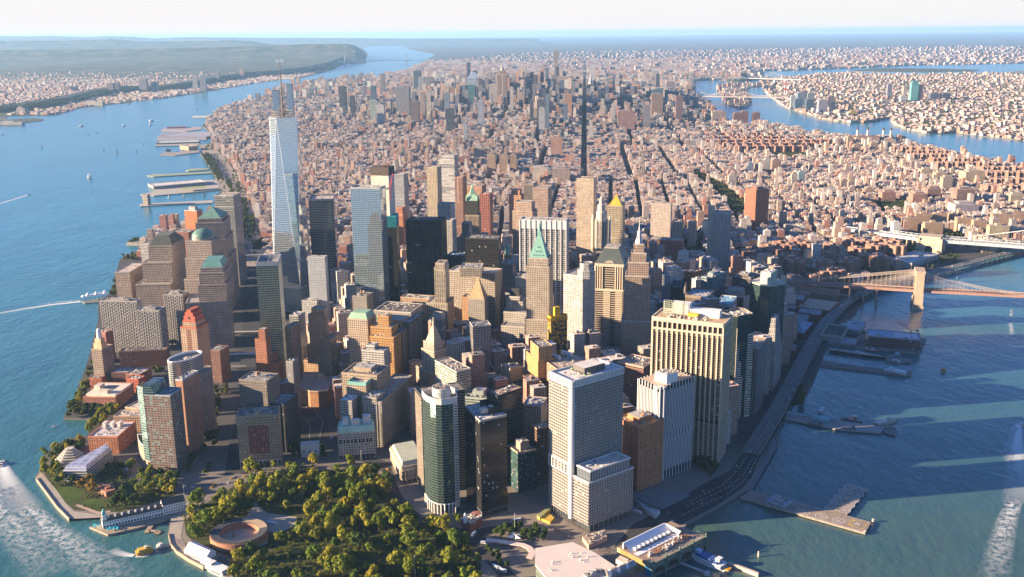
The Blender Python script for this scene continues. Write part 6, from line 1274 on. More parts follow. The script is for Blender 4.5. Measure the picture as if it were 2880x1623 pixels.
def sail(label,k,x,y,hgt,masts=1,two=False,ang=.4,col=(.8,.79,.78)):
 c=un(k,x,y,0);L=hgt*.75*(1 if masts==1 else 1.2)
 def rig(r,c,d,n):
  m=MB()
  for i in range(masts):q=c+d*L*(.05+.3*i-.15*(masts-1));m.bar((*q,.8),(*q,hgt),.12)
  m.build('mast',plain((.3,.25,.2)),r);m=MB()
  for i in range(masts):
   q=c+d*L*(.05+.3*i-.15*(masts-1));e=q-d*L*.38+n*L*.1;f=q+d*L*.36+n*L*.06
   m.poly([(*q,1.8),(*e,2.0),(*q,hgt*.97)]);m.poly([(*(q+n*.05),1.6),(*f,1.4),(*(q+n*.05),hgt*.8)])
  m.build('sail',plain(col,.8,var=.04),r)
 boat('sailboat',label,'sailboat',c,ang,L,L*.28,(.7,.69,.67),[(.2,.5,.5,.8,1.5,(.65,.6,.55))],rig)
sail('two-masted white schooner alone in the middle of the wide river','1',675,1132,26,2,ang=.25)
sail('tall white-sailed boat beyond the schooner','1',884,940,30,1,ang=1.2)
sail('small sailboat left of the tall-sailed boat','1',783,920,17);sail('small sailboat near the west edge of the river','1',315,898,22);sail('tiny sailboat on the far water, one of a close pair','1',664,805,16);sail('tiny sailboat on the far water, farther of a close pair','1',734,790,16)
sail('small sailboat nearest the finger piers','1',1032,932,18);sail('distant sailboat off the glass towers upriver','1',1753,540,26);sail('distant white sailboat farthest up the river','1',2020,442,26);sail('distant sailboat off the white-roofed pier sheds','1',1487,618,24);sail('small sailboat by the pier of sheds','1',1078,877,14)
for i,(x,y)in enumerate(((1273,1280),(1385,1272),(1460,1268),(1542,1268),(1540,1255))):sail('sailboat moored between the two long piers, %s from the shore'%('farthest','second farthest','middle','second','nearest')[i],'1',x,y,15,1,col=(.35,.4,.45),ang=.2*i)
for a,b,L,B,lab in(((600,742),(630,738),40,11,'dark-hulled ferry crossing the middle river'),((925,738),(942,735),34,10,'white ferry with a short wake in mid river'),((1135,702),(1155,700),44,11,'white-topped ferry with a wake near the far piers'),((1128,730),(1142,728),26,8,'little white ferry below the white-topped ferry'),((1845,545),(1862,543),46,12,'distant ferry upriver by the glass towers')):
 p,h_,l=hd('1',a,b);boat('ferry',lab,'ferry',p,h_,L,B,(.2,.22,.26)if 'dark' in lab else(.7,.7,.7),[(.05,.85,.9,2,5,(.6,.6,.62)),(.1,.7,.8,5,8,(.68,.68,.68)),(.4,.6,.5,8,11,(.65,.65,.65))])
for k,x,y,ang,L,lab in(('1',218,1256,.35,20,'white speedboat at the head of a straight wake by the west edge'),('7',12,602,1.9,26,'white speedboat at the head of the broad foaming wake'),('9',2525,300,1.75,24,'blue-white speedboat at the head of the long eastern wake'),('7',412,322,.3,9,'small boat entering the sheltered cove'),('1',5,802,0,40,'dark boat at the west edge of the wide river')):
 boat('motorboat',lab,'boat',un(k,x,y),ang,L,L*.3,(.75,.75,.76),[(.2,.6,.7,L*.055,L*.14,(.7,.7,.72)),(.3,.5,.5,L*.14,L*.2,(.4,.45,.5))])
def foam_mat(name,fine,thr,amt):
 m,t,b=_nt(name);v=coords(t,'UV');vo=coords(t);s=N(t,'ShaderNodeSeparateXYZ');t.links.new(v,s.inputs[0])
 n=noise_(t,fine,6,.75,vo);edge=math_(t,'SUBTRACT',1.0,math_(t,'POWER',math_(t,'ABSOLUTE',math_(t,'SUBTRACT',math_(t,'MULTIPLY',s.outputs[0],2.0),1.0)),2.0))
 a=math_(t,'MULTIPLY',math_(t,'MULTIPLY',ramp(t,n,thr,thr+.14),edge),math_(t,'SUBTRACT',1.0,math_(t,'MULTIPLY',s.outputs[1],.85)));a=math_(t,'MULTIPLY',a,amt)
 b.inputs['Base Color'].default_value=(.75,.77,.76,1);b.inputs['Roughness'].default_value=.8;t.links.new(a,b.inputs['Alpha']);return m
def wake(k,pts,w0,w1,mat):
 P=[(*un(k,*p),.0)for p in pts];Q=[]
 for a,b in zip(P,P[1:]):
  for i in range(6):Q.append(tuple(a[j]+(b[j]-a[j])*i/6 for j in range(3)))
 Q.append(P[-1]);m=MB();n=len(Q)-1
 for i in range(n):
  a,b=np.array(Q[i][:2]),np.array(Q[i+1][:2]);p0,p1=np.array(Q[max(0,i-1)][:2]),np.array(Q[min(n,i+2)][:2]);d0,d1=b-p0,p1-a;n0,n1=np.array([-d0[1],d0[0]])/np.hypot(*d0),np.array([-d1[1],d1[0]])/np.hypot(*d1)
  u0,u1=w0+(w1-w0)*i/n,w0+(w1-w0)*(i+1)/n;m.poly([(*(a-n0*u0),.25),(*(b-n1*u1),.25),(*(b+n1*u1),.25),(*(a+n0*u0),.25)],0,[(0,i/n),(0,(i+1)/n),(1,(i+1)/n),(1,i/n)])
 o=m.build('wake',mat);tag(o,'white foam wake on the water behind a boat','wake',None,'stuff')
FM1,FM2=foam_mat('foam',.22,.26,1.0),foam_mat('thin_foam',.13,.42,.85)
wake('7',[(15,600),(45,700),(110,830),(200,960)],7,26,FM1);wake('7',[(60,780),(200,950),(330,1080),(480,1180),(640,1290),(800,1400),(900,1500)],16,34,FM2);wake('7',[(-40,800),(60,1000),(200,1200),(380,1440)],20,30,FM2)
wake('7',[(1005,1292),(960,1288),(880,1270),(840,1245)],4,9,FM1);wake('7',[(1020,1300),(1080,1300),(1140,1280)],2,3,FM1)
wake('4',[(610,828),(400,850),(200,880),(0,915),(-200,950)],7,11,FM1);wake('4',[(600,818),(430,832),(300,850)],5,8,FM2)
wake('1',[(215,1256),(120,1285),(0,1322),(-80,1345)],4,12,FM1);wake('1',[(1075,878),(1010,882),(940,890)],4,8,FM1);wake('1',[(600,744),(520,750)],6,10,FM2);wake('1',[(1155,698),(1220,690)],4,8,FM1)
wake('9',[(2526,285),(2510,400),(2520,560),(2545,700),(2560,900)],6,26,FM1);wake('9',[(2510,330),(2440,470),(2475,700),(2455,900)],3,12,FM2);wake('9',[(2500,860),(2430,1060),(2370,1300),(2340,1500)],10,20,FM2);wake('6',[(2480,890),(2475,1000),(2490,1130),(2540,1330)],3,8,FM2)
c=un('4',715,805,3);r_=thing('ferry_landing',(*c,2),'ferry landing under a row of white peaked fabric roofs','ferry landing');m=MB();P=uns('4',[(615,825),(640,838),(750,830),(830,800),(800,790)],2);m.prism(P,.2,2);m.build('deck',plain((.2,.2,.2)),r_)
a,b=un('4',620,800,10),un('4',812,772,10)
for i in range(6):
 m=MB();p=a+(b-a)*i/6;q=a+(b-a)*(i+1)/6;d=(q-p);n=np.array([-d[1],d[0]])/np.hypot(*d)*14;mid=(p+q)/2+n*.5;pk=19 if i%2 else 15
 for s,e in((p,q),(q,q+n),(q+n,p+n),(p+n,p)):m.poly([(*s,11),(*e,11),(*mid,pk)])
 m.build('peaked_roof',plain((.78,.78,.8),var=.04),r_)
 m=MB()
 for s in(p,p+n,q,q+n):m.bar((*s,1),(*s,11),.3)
 m.build('post',plain((.3,.3,.3)),r_)
for lab,k,pts,z,col,h in(('long thin pier with a tan tower at its tip','1',[(1055,1325),(1060,1342),(1605,1316),(1605,1296),(1120,1320)],3,(.42,.38,.34),0),('wide pier carrying the white ball court hall','1',[(1060,1255),(1160,1262),(1690,1215),(1690,1160),(1640,1140),(1165,1165),(1155,1235),(1060,1250)],3,(.42,.38,.33),0),('narrow green pier with a round lawn','1',[(1105,1110),(1160,1118),(1600,1092),(1595,1080),(1230,1100),(1180,1095)],3,(.3,.33,.22),0),('short green pier above the round lawn pier','1',[(1400,1072),(1420,1078),(1580,1065),(1570,1055),(1440,1058)],3,(.3,.33,.22),0),('pier with low sheds and moored grey barges','1',[(1200,955),(1320,958),(1500,935),(1510,920),(1400,905),(1390,930),(1240,935)],3,(.3,.26,.24),0),('pier fully covered by a pale green shed','1',[(1168,888),(1500,880),(1500,848),(1180,862)],3,(.35,.34,.3),0),('broad pier roofed by a lilac-grey car hall','1',[(1180,850),(1560,840),(1560,778),(1225,786),(1185,820)],3,(.3,.29,.33),0),('far pier with a red shed and trees','1',[(1212,772),(1400,778),(1520,760),(1520,742),(1240,750)],3,(.35,.3,.3),0),('short pier below the dark red low brick block','4',[(1090,342),(1110,345),(1290,325),(1280,312),(1170,318)],3,(.4,.37,.34),0),('stub pier with a clump of bushes by the pink granite towers','4',[(950,398),(1060,400),(1070,368),(960,378)],3,(.38,.36,.3),0),('far long pier with a white roof','1',[(1450,672),(1600,672),(1600,658),(1455,660)],4,(.5,.48,.46),0)):
 pier(lab,k,pts,z,col)
q,h_=qy('1',(1072,1258),(1110,1256),un('1',1090,1335,3)[1],18);T('vent_tower','tan ventilation tower standing at the tip of the long thin pier','tower',[(q,h_)],wall=(.36,.30,.26),wx=.2,wy=.5,bay=6,flr=12,clut=3)
for lab,k,L,F,R2,h,wc,rc in(('white ball court hall with an inner green field','1',(1165,1190),(1160,1215),(1560,1180),14,(.55,.5,.47),(.62,.58,.54)),('pale green pier shed','1',(1180,862),(1178,876),(1498,866),10,(.45,.48,.42),(.52,.53,.47)),('lilac-grey car hall on the broad pier','1',(1222,795),(1190,825),(1555,830),12,(.25,.24,.28),(.31,.30,.35)),('dark boxy hall on the barge pier','1',(1250,925),(1250,930),(1290,928),14,(.2,.2,.22),(.3,.3,.33)),('tan brick hall at the root of the barge pier','1',(1420,908),(1424,922),(1495,915),22,(.5,.36,.24),(.45,.35,.28)),('red roofed shed on the far pier','1',(1260,750),(1258,756),(1400,752),10,(.4,.3,.3),(.4,.14,.13))):
 a,b=un(k,*F,3),un(k,*R2,3);dep=max(14,np.hypot(*(un(k,*L,h)-un(k,*F,h))));P=back(a,b,dep);T('pier_shed',lab,'shed',[(P,h)],wall=wc,roof=rc,bay=8,flr=5,wx=.6,wy=.4,clut=8)
P=uns('1',[(1370,1200),(1365,1212),(1560,1198),(1560,1186)],14.6);m=MB();m.prism(P,14.2,14.7);tag(m.build('playing_field',plain((.3,.34,.1))),'green rooftop playing field inside the white ball court hall','field')
for lab,k,a,b,z,w_ in(('covered grey footbridge with square windows over the wide road','F',(85,500),(470,490),10,7),('thin pale footbridge crossing the green road edge','L',(2232,702),(2530,694),8,4),('sunlit tan crosswalk bridge over the sunken road','F',(0,838),(412,824),4.6,12)):
 r_=thing('footbridge',p3(k,*a,z),lab,'footbridge');m=MB();ribbon(m,[p3(k,*a,z),p3(k,*b,z)],w_,3.4 if w_==7 else .8,0,1,.8 if w_!=7 else 0);m.build('span',[plain((.42,.4,.38)),plain((.32,.31,.3))],r_)
 if w_==7:
  g=MB();A_,B_=un(k,*a,z),un(k,*b,z);g.panes(A_-np.array([0,3.7]),B_-np.array([0,3.7]),z-3,z-.6,9,1,.7,.8);g.build('windows',glassy(GLASS),r_)
r_=thing('arch_bridge',p3('4',1905,470,6),'white steel arch footbridge where the wide road meets the shadow','footbridge');m=MB();a,b=np.array(p3('4',1830,478,7)),np.array(p3('4',1990,470,7));ribbon(m,[tuple(a),tuple(b)],5,.8,0,0);pv=None
for i in range(15):
 t=i/14;q=a+(b-a)*t+np.array([0,0,14*math.sin(t*math.pi)])
 if pv is not None:m.bar(pv,q,.5);m.bar(q,(q[0],q[1],7),.2)
 pv=q
m.build('arch',plain((.6,.62,.66)),r_)
c=un('K',1445,820,7);r_=thing('pavilion',(*c,3),'white four-petalled pavilion in the plaza garden','pavilion');m=MB()
for i in range(4):
 t=i*math.pi/2+.5;d=np.array([math.cos(t),math.sin(t)]);n=np.array([-d[1],d[0]]);m.poly([(*c,8),(*(c+d*6-n*3.4),6.4),(*(c+d*13),9),(*(c+d*6+n*3.4),6.4)]);m.poly([(*(c+d*6+n*3.4),6.1),(*(c+d*13),8.7),(*(c+d*6-n*3.4),6.1),(*c,7.6)])
m.build('petal_roof',plain((.78,.76,.74),var=.05),r_);m=MB();m.lathe(c,[(4,3),(4,6.4)],12);m.build('glass_drum',glassy((.1,.12,.12)),r_)
can=[p3('K',*q,8)for q in((1000,880),(1200,905),(1400,935),(1560,960),(1650,1000),(1695,1060),(1690,1110),(1650,1170))]
r_=thing('canopy',can[3],'long curved pale pink bus canopy sweeping to the ferry hall','canopy');m=MB();ribbon(m,can,7.5,.7,0,0);m.build('roof',plain((.62,.5,.44),var=.06),r_);m=MB()
for q,e in zip(can,can[1:]):
 for t in(0,.5):m.bar((q[0]+(e[0]-q[0])*t,q[1]+(e[1]-q[1])*t,3),(q[0]+(e[0]-q[0])*t,q[1]+(e[1]-q[1])*t,7.4),.25)
m.build('posts',plain((.4,.38,.36)),r_)
def pole(name,label,k,x,y,h,cat,flag=None,r=.28):
 c=un(k,x,y,3);r_=thing(name,(*c,3),label,cat);m=MB();m.bar((*c,3),(*c,3+h),(r,r*.5),n=6);m.build('pole',plain((.7,.68,.66)),r_)
 if flag:m=MB();m.poly([(c[0],c[1],2+h),(c[0]+3.4,c[1]+.4,1.6+h),(c[0]+3.3,c[1]+.6,-.4+h),(c[0],c[1],0+h)]);m.build('flag',plain(flag),r_)
pole('flagpole','tall white flagpole with a small flag beside the petal pavilion','K',1437,800,28,'flagpole',(.6,.2,.2));pole('flagpole','tall white flagpole in front of the green mansard block','G',2020,1212,22,'flagpole',(.6,.5,.5));pole('light_mast','tall white light mast standing among the park trees','8',556,1450,27,'mast');pole('flagpole','thin flagpole at the landward end of the pier house','7',1385,838,16,'flagpole',(.5,.4,.4))
m=MB();P=uns('I',[(700,790),(890,655),(912,690),(745,830)],8);m.prism(P,3,7);m.prism(uns('I',[(775,815),(890,775),(960,835),(895,905),(760,850)],6),3,6);r_=thing('subway_pavilion',(*cen(P),3),'low pavilion with an amber sunlit wall at the foot of the grid tower','pavilion');m.build('walls',plain((.52,.33,.06),var=.2),r_);m=MB();m.prism(shrink(P,1.04),7,7.7);m.build('roof',plain((.3,.3,.14)),r_)  # orange light falling on the walls is put into their amber colour
P=uns('I',[(1385,1120),(1480,1250),(1760,1120),(1720,1010)],9);r_=thing('service_building',(*cen(P),3),'low tan walled yard with roof plant beside the grid tower','building');m=MB();m.prism(P,3,9);m.build('walls',plain((.42,.31,.24)),r_);m=MB();clutter(m,P,9,24,2,.8);m.build('rooftop_machinery',[plain((.3,.28,.25)),plain((.42,.4,.36)),plain((.2,.2,.2))],r_);OCC.append(P)
P=uns('J',[(755,245),(990,400),(1165,440),(1090,520),(980,440)],8);r_=thing('plaza_kiosk',(*cen(P),3),'long pale grey plaza wall building below the white striped tower','building');m=MB();m.prism(P,3,8);m.build('walls',plain((.42,.42,.44)),r_)
P=uns('J',[(760,240),(1200,420),(1250,385),(1610,215),(1520,160),(1000,100)],4.5);m=MB();m.prism(P,3,4.5);tag(m.build('plaza_deck',plain((.2,.2,.2),var=.35,scale=.2)),'raised tiled plaza deck round the white striped tower','plaza')
low('school','white school with a small tower beside the baseball field','6',(1608,500),(1730,540),(1935,470),16,(.62,.6,.58),roof=(.45,.46,.5),clut=14)
m=MB();c=un('6',1800,480,20);m.box(c,9,9,10,27,.3);tag(m.build('school_tower',plain((.58,.5,.4))),'short cream tower on the white school','tower')
m=MB();m.flat(uns('6',[(1935,480),(2000,462),(2110,475),(2080,500),(1990,520),(1935,510)],3),3.4);struct('lawn',m,GRASS);m=MB();m.flat(ring(un('6',1968,490,3),22,n=20),3.6);struct('infield_ground',m,plain((.6,.36,.1)))
P=uns('M',[(0,0),(1,0),(1,1)],3)
m=MB();P=uns('7',[(735,820),(800,850),(870,830),(850,780),(760,778)],3);m.prism(P,3,10);m.prism(shrink(P,.5),10,12);r_=tag(m.build('brick_arch',plain((.36,.16,.1))),'small red brick arched pavilion on the lawn point','pavilion')
#towers north of the near district: one mesh each, walls and roof
CITY=city_mat('city_walls');ROOFM=None
def roof_mat():
 m,t,b=_nt('city_roofs');at=N(t,'ShaderNodeVertexColor');at.layer_name='paint';v=coords(t)
 n=ramp(t,noise_(t,.12,5,.65,v),.35,.65);t.links.new(mixc(t,math_(t,'MULTIPLY',n,.55),at.outputs[0],(.11,.10,.09)),b.inputs['Base Color']);b.inputs['Roughness'].default_value=.9;b.inputs['Specular IOR Level'].default_value=.2
 return m
ROOFM=roof_mat()
FAR=[]
def slab_obj(name,label,cat,vols,wall,roof,group=None,bay=4,flr=4,loc=None):
 """vols: [(footprint, z0, z1)] joined into one building"""
 m=MB();cols=[]
 for p,z0,z1 in vols:
  k=len(m.f);m.prism(p,z0,z1,0,1,bay,flr)
  for f in m.f[k:]:cols+=[(*(wall if m.m[m.f.index(f,k)]==0 else roof),1)]*len(f)
 o=m.build(name,[CITY,ROOFM]);ca=o.data.color_attributes.new('paint','FLOAT_COLOR','CORNER');ca.data.foreach_set('color',np.array(cols,np.float32).ravel())
 c=np.array([*cen(vols[0][0]),vols[0][1]],np.float32);v=np.array(m.v,np.float32)-c;o.data.vertices.foreach_set('co',v.ravel());o.location=c.tolist();o.data.update()
 tag(o,label,cat,group);OCC.append(vols[0][0]);FAR.append((vols[0][0],vols[0][2]))
 return o
def mid(label,k,xl,xr,yt,Y,wall,name='office_tower',depth=None,setb=None,roof=None,crown=None):
 (a,h),(b,_)=uy(k,xl,yt,Y),uy(k,xr,yt,Y);wd=np.hypot(*(b-a));ang=-.073
 c=(a+b)/2+np.array([0,(depth or wd*.8)/2]);d=depth or wd*.8
 p=rect(c,wd,d,ang);vols=[(p,3,h if not setb else h*setb)]
 if setb:vols.append((shrink(p,.68),h*setb,h))
 else:vols.append((shrink(p,.5),h-.5,h+5))
 o=slab_obj(name,label,'tower',vols,wall,roof or tuple(min(.6,.22+x*.5)for x in wall),bay=max(3.5,wd/14),flr=4)
 return o,c,h
DB,BL,GB,PK,LT,SL=(.035,.045,.065),(.06,.12,.18),(.12,.2,.22),(.33,.25,.2),(.46,.4,.34),(.2,.2,.22)
MID=[('wide grey-faced slab with dark sides in the midtown cluster',410,512,442,5750,(.22,.22,.24)),('dark brown slab right of the wide grey-faced slab',520,585,552,5300,(.16,.12,.11)),('slim dark blue pair of towers nearest of midtown',790,848,606,4750,DB),('slim blue-white tower right of the dark blue pair',1030,1070,540,5000,(.3,.34,.4)),('dark blue block at the western edge of midtown',-20,32,438,6100,DB),('blue-grey glass tower second from the western edge',220,258,435,6300,BL),('pale green glass block near the western edge',215,272,545,5500,(.3,.36,.33)),('white apartment slab near the western edge',266,322,580,5200,(.5,.47,.45)),('slanted dark blue block',62,98,510,5800,DB),('tall brown needle at the river end of midtown',295,322,345,7600,(.2,.17,.19)),('dark teal tower with a flat roof',545,600,320,7400,(.05,.09,.13)),('pale ribbed tower with a diagonal pattern',578,625,370,7300,(.3,.32,.36)),('navy block left of the copper-topped towers',672,742,402,6900,DB),('dark glossy block below the navy block',682,738,455,6400,(.03,.05,.09)),('silver tower with a bright edge',730,752,345,7500,(.35,.36,.4)),('dark grey slab in the west cluster',640,690,370,7200,SL),('blue slim tower in the west cluster',775,815,490,5600,(.16,.22,.28)),('tan stepped tower in the west cluster',640,678,480,5600,LT),('tan block by the tan stepped tower',590,630,480,5700,PK),('lilac stone tower with flat top beside the teal one',890,945,350,7400,(.27,.22,.23)),('teal glass block below the sail-shaped glass tower',952,1010,430,6200,(.04,.16,.18)),('lilac slab left of the great spired tower',1035,1095,372,7000,(.22,.2,.23)),('white slab at the foot of the great spired tower',1115,1180,425,5900,(.42,.38,.37)),('tan slab left of the great spired tower',1163,1190,345,5950,LT),('navy slab right of the great spired tower',1282,1348,365,6900,DB),('white slim tower right of the great spired tower',1272,1298,445,5500,(.44,.4,.38)),('dark navy pair block',1408,1470,385,7000,DB),('gold-faced tower behind the navy pair block',1468,1522,348,7500,(.5,.32,.1)),('dark block right of the gold-faced tower',1425,1465,362,7300,(.05,.07,.11)),('pale slab left of the broad lilac block',1550,1580,372,6700,LT),('brown slab right of the gold-tipped clock tower',1478,1535,540,5000,(.08,.075,.1)),('thin blue glass tower right of the clock tower',1538,1568,500,4800,(.13,.18,.24)),('navy slab left of the clock tower',1426,1448,545,4900,DB),('white building right of the thin blue tower',1490,1536,600,4650,(.4,.4,.42)),('orange-brown tower with bright top east of the broad lilac block',1684,1742,498,5500,(.4,.22,.13)),('blue tower in front of the orange-brown tower',1680,1708,572,5000,(.12,.17,.25)),('navy wall of offices on the dark avenue',1720,1770,430,6500,DB),('white-topped tower behind the pointed silver spire',1872,1912,303,7800,(.5,.5,.52)),('dark wide block east of the dark avenue',1998,2060,385,7000,DB),('navy block at the second avenue',2020,2080,475,6200,(.05,.06,.1)),('blue-green block at the second avenue',1885,1945,475,6300,BL),('dark slim tower at the east edge',2378,2405,345,7800,DB),('lilac slab at the east edge',2455,2525,405,7000,(.26,.22,.23)),('brown ribbed tower at the east edge',2345,2432,495,5400,(.25,.17,.14)),('blue glass block behind the brown ribbed tower',2350,2430,460,6000,BL),('slim dark tower behind the east side',2150,2180,408,6900,DB),('tan stepped tower on the east side',1955,1992,530,5500,LT),('white round-topped tower on the east side',2040,2068,575,5200,(.46,.43,.42)),('long brick apartment block on the east side',2090,2220,625,5000,(.3,.17,.15)),('blue-grey tower below the brown ribbed tower',2280,2335,585,5000,(.22,.2,.22)),('maroon tower at the right of the brick block',2530,2580,512,5300,(.17,.1,.11)),('peach tower on the central square',1272,1302,845,3900,(.44,.3,.22)),('pink-orange block on the broad street',1582,1668,822,3750,(.42,.24,.17)),('tall blue-white glass sliver in the loft district',922,950,725,4200,(.3,.36,.4)),('white narrow setback tower in the village',1865,1905,690,4300,(.48,.45,.42)),('pale block with a shaded flank in the village',1008,1062,885,3600,(.42,.38,.36)),('tan slab, left one of three in a row',1100,1165,952,3300,(.38,.27,.19)),('tan slab, middle one of three in a row',1195,1258,958,3300,(.38,.26,.18)),('tan slab, right one of three in a row',1275,1322,955,3350,(.37,.26,.18)),('white long apartment house behind the three slabs',1345,1445,1000,3500,(.5,.46,.42)),('white block right of the three slabs',1445,1565,1050,3150,(.5,.44,.38)),('stone block with a heavy cornice right of the white block',1595,1728,1060,3100,(.36,.27,.22)),('red brick hall left of the three slabs',890,972,972,3450,(.3,.13,.11))]
for t_ in MID:mid(t_[0],'2',t_[1],t_[2],t_[3],t_[4]*(1.16 if t_[4]>4500 else 1.24),t_[5],setb=.72 if 'stepped' in t_[0]or 'setback' in t_[0]else None)
Y=ll(40.7484,-73.9857)[1]
(c,top),sh=uy('2',1213,252,Y),uy('2',1213,330,Y)[1];c=c+np.array([0,20])
r_=T('spired_skyscraper','great tan stepped skyscraper with a needle mast, tallest of the old midtown towers','skyscraper',[(rect(c,120,58,-.07),70),(rect(c,84,54,-.07),120),(rect(c,62,48,-.07),uy('2',1213,345,Y)[1]),(rect(c,44,40,-.07),uy('2',1213,318,Y)[1])],wall=(.44,.33,.26),bay=6,flr=300,wx=.45,wy=.97,clut=0,para=0,cornice=False)
m=MB();z=uy('2',1213,318,Y)[1];m.lathe(c,[(13,z),(9,z+16),(5.5,z+30),(3.5,z+32),(2.4,z+44),(.5,top)],10);m.build('mast',plain((.3,.28,.28)),r_)
def needle(label,k,x,yt,Y,w_,wall,**kw):
 c,h=uy(k,x,yt,Y);return T('skyscraper',label,'skyscraper',[(rect(c+np.array([0,w_/2]),w_,w_,-.07),h)],wall=wall,clut=0,**kw),c,h
needle('very thin pale square skyscraper standing above everything uptown','2',1622,160,ll(40.7616,-73.9719)[1],29,(.48,.42,.38),bay=7,flr=9,wx=.6,wy=.6)
needle('thin dark glass skyscraper far behind the sail-shaped tower','2',960,257,ll(40.7653,-73.9791)[1],26,(.05,.08,.13),bay=6,flr=8)
c,h=uy('2',1677,365,ll(40.7533,-73.9767)[1]);T('skyscraper','broad lilac-grey eight-sided office slab across the avenue axis','skyscraper',[(rect(c+np.array([0,20]),104,42,-.07),h)],wall=(.33,.27,.25),bay=6,flr=4,wx=.4,wy=.5,clut=6,para=4)
c,h=uy('2',1468,512,ll(40.7412,-73.9874)[1]);z=uy('2',1468,600,ll(40.7412,-73.9874)[1])[1]
r_=T('clock_tower','cream clock tower with a pyramid roof and gold lantern','tower',[(rect(c,26,26,-.07),z)],wall=(.5,.4,.3),bay=5,flr=5,clut=0);m=MB();m.prism(rect(c,25,25,-.07),z,h-18,0,p1=rect(c,7,7,-.07));m.build('pyramid_roof',plain((.47,.38,.3)),r_);m=MB();m.lathe(c,[(3.4,h-18),(3.4,h-8),(.3,h)],8);m.build('gold_lantern',plain((.65,.4,.06),.4),r_)
c,h=uy('2',1882,325,ll(40.7516,-73.9755)[1]);z=uy('2',1882,420,ll(40.7516,-73.9755)[1])[1];r_=T('spired_skyscraper','slim grey skyscraper with a tapering silver crown and needle','skyscraper',[(rect(c,50,46,-.07),z*.55),(rect(c,32,32,-.07),z)],wall=(.42,.38,.35),bay=5,flr=6,clut=0);m=MB();m.lathe(c,[(16,z),(13,z+18),(8,z+36),(3,z+56),(.3,h)],12);m.build('crown',plain((.36,.34,.33),.6),r_)
c,h=uy('2',985,290,ll(40.7553,-73.9847)[1]);z=uy('2',985,335,ll(40.7553,-73.9847)[1])[1];p=rect(c+np.array([0,25]),68,60,-.07);r_=T('glass_tower','sail-shaped white glass tower with a thin spire in midtown','skyscraper',[(p,z-45)],wall=GLASS,curtain_=curtain((.28,.34,.38),(.4,.42,.44),.1,.15,.1,.5),clut=0);m=MB();q=shrink(p,.8);m.prism(p,z-45,z,0,p1=[q[0]+(q[1]-q[0])*.35,q[1],q[2],q[3]+(q[2]-q[3])*.35]);m.build('slanted_crown',curtain((.34,.40,.44),(.45,.46,.48),.1,.15,.1,.5),r_);m=MB();m.bar((*c,z-10),(*c,h),(1.6,.4),n=6);m.build('spire',plain((.6,.6,.62)),r_)
for lab,x0,x1,yt in(('blue glass river tower, left one of a pair under construction',2052,2100,470),('taller blue glass river tower, right one of a pair',2160,2200,420)):
 a,h=uy('1',x0,yt,5900);b,_=uy('1',x1,yt,5900);T('glass_tower',lab,'tower',[(back(a,b,40),h)],wall=GLASS,curtain_=curtain((.14,.22,.3),(.25,.3,.35),.06,.2,.1,.5),clut=3)
#the tan and striped towers between the near district and the low blocks
T('residential_tower','tall cream stone tower with a notched top left of the banded glass tower','tower',[(q2('2',(642,1050),(722,1050),282,30),282)],wall=(.56,.46,.33),bay=4,flr=4,wx=.4,wy=.55,clut=6)
q,h_=qy('2',(734,965),(852,955),2950,34);r_=T('residential_tower','silver tower of stacked shifting glass floors','tower',[(q,h_)],wall=(.4,.38,.37),glass=(.06,.07,.08),bay=5,flr=4,wx=.97,wy=.5,clut=4,vary=1.0)
m=MB();R=random.Random(5)
for i in range(int(h_/4)):
 if R.random()<.8:s=R.uniform(.98,1.06);m.prism([x+np.array([R.uniform(-1.6,1.6),R.uniform(-1.2,.6)])for x in shrink(q,s)],4+i*4,5.2+i*4)
m.build('shifting_balconies',plain((.55,.53,.51),.6),r_)
q,h_=qy('N',(395,108),(505,104),2150,30);T('glass_tower','pale blue-grey glass tower with a round-panelled top before the silver shifting tower','tower',[(q,h_)],wall=(.4,.42,.44),glass=(.1,.13,.16),bay=3.4,flr=4,wx=.6,wy=.5,clut=6)
q,h_=qy('N',(466,248),(520,245),2080,26);T('office_tower','white gridded tower right behind the wide black tower','tower',[(q,h_)],wall=(.5,.48,.46),bay=4,flr=4,clut=4)
q,h_=qy('2',(905,1190),(1060,1188),2780,40);r_=T('windowless_tower','brown windowless slab tower with blank ribs behind the green-topped gothic tower','tower',[(q,h_)],wall=(.30,.18,.125),wx=.06,wy=.3,bay=8,flr=30,clut=10)
m=MB();cc=cen(q);m.lathe(cc,[(.5,h_),(.5,h_+6),(6,h_+9),(.1,h_+7)],14);m.build('white_dish',plain((.75,.72,.7)),r_)
q,h_=qy('2',(857,1125),(915,1122),2700,34);T('office_tower','brown ribbed tower left of the windowless slab','tower',[(q,h_)],wall=(.3,.17,.12),bay=3,flr=80,wx=.4,wy=.97,clut=4)
q,h_=qy('2',(1044,1250),(1118,1252),2420,26);T('residential_tower','maroon brick tower with dark balconies beside the gothic tower','tower',[(q,h_)],wall=(.27,.10,.08),bay=5,flr=4,wx=.5,wy=.6,clut=4)
c,h=uy('N',693,-62,2312);z=uy('N',693,68,2312)[1];z2=uy('N',700,190,2312)[1]
r_=T('gothic_tower','cream gothic tower wrapped in black netting below a green pinnacle roof','tower',[(rect(c+np.array([0,18]),62,60,-.12),120),(rect(c,33,32,-.12),z2)],wall=(.54,.42,.29),bay=3,flr=60,wx=.4,wy=.95,clut=0)
m=MB();m.prism(rect(c,29,28,-.12),z2,z,0);m.build('black_netting',plain((.05,.045,.04),var=.5,scale=.3),r_);m=MB();m.prism(rect(c,25,24,-.12),z,z+14,0,p1=rect(c,17,16,-.12));m.prism(rect(c,14,13,.1),z+14,z+28,0,p1=rect(c,6,6,.1));m.lathe(c,[(2.4,z+28),(2,z+34),(.2,h)],8)
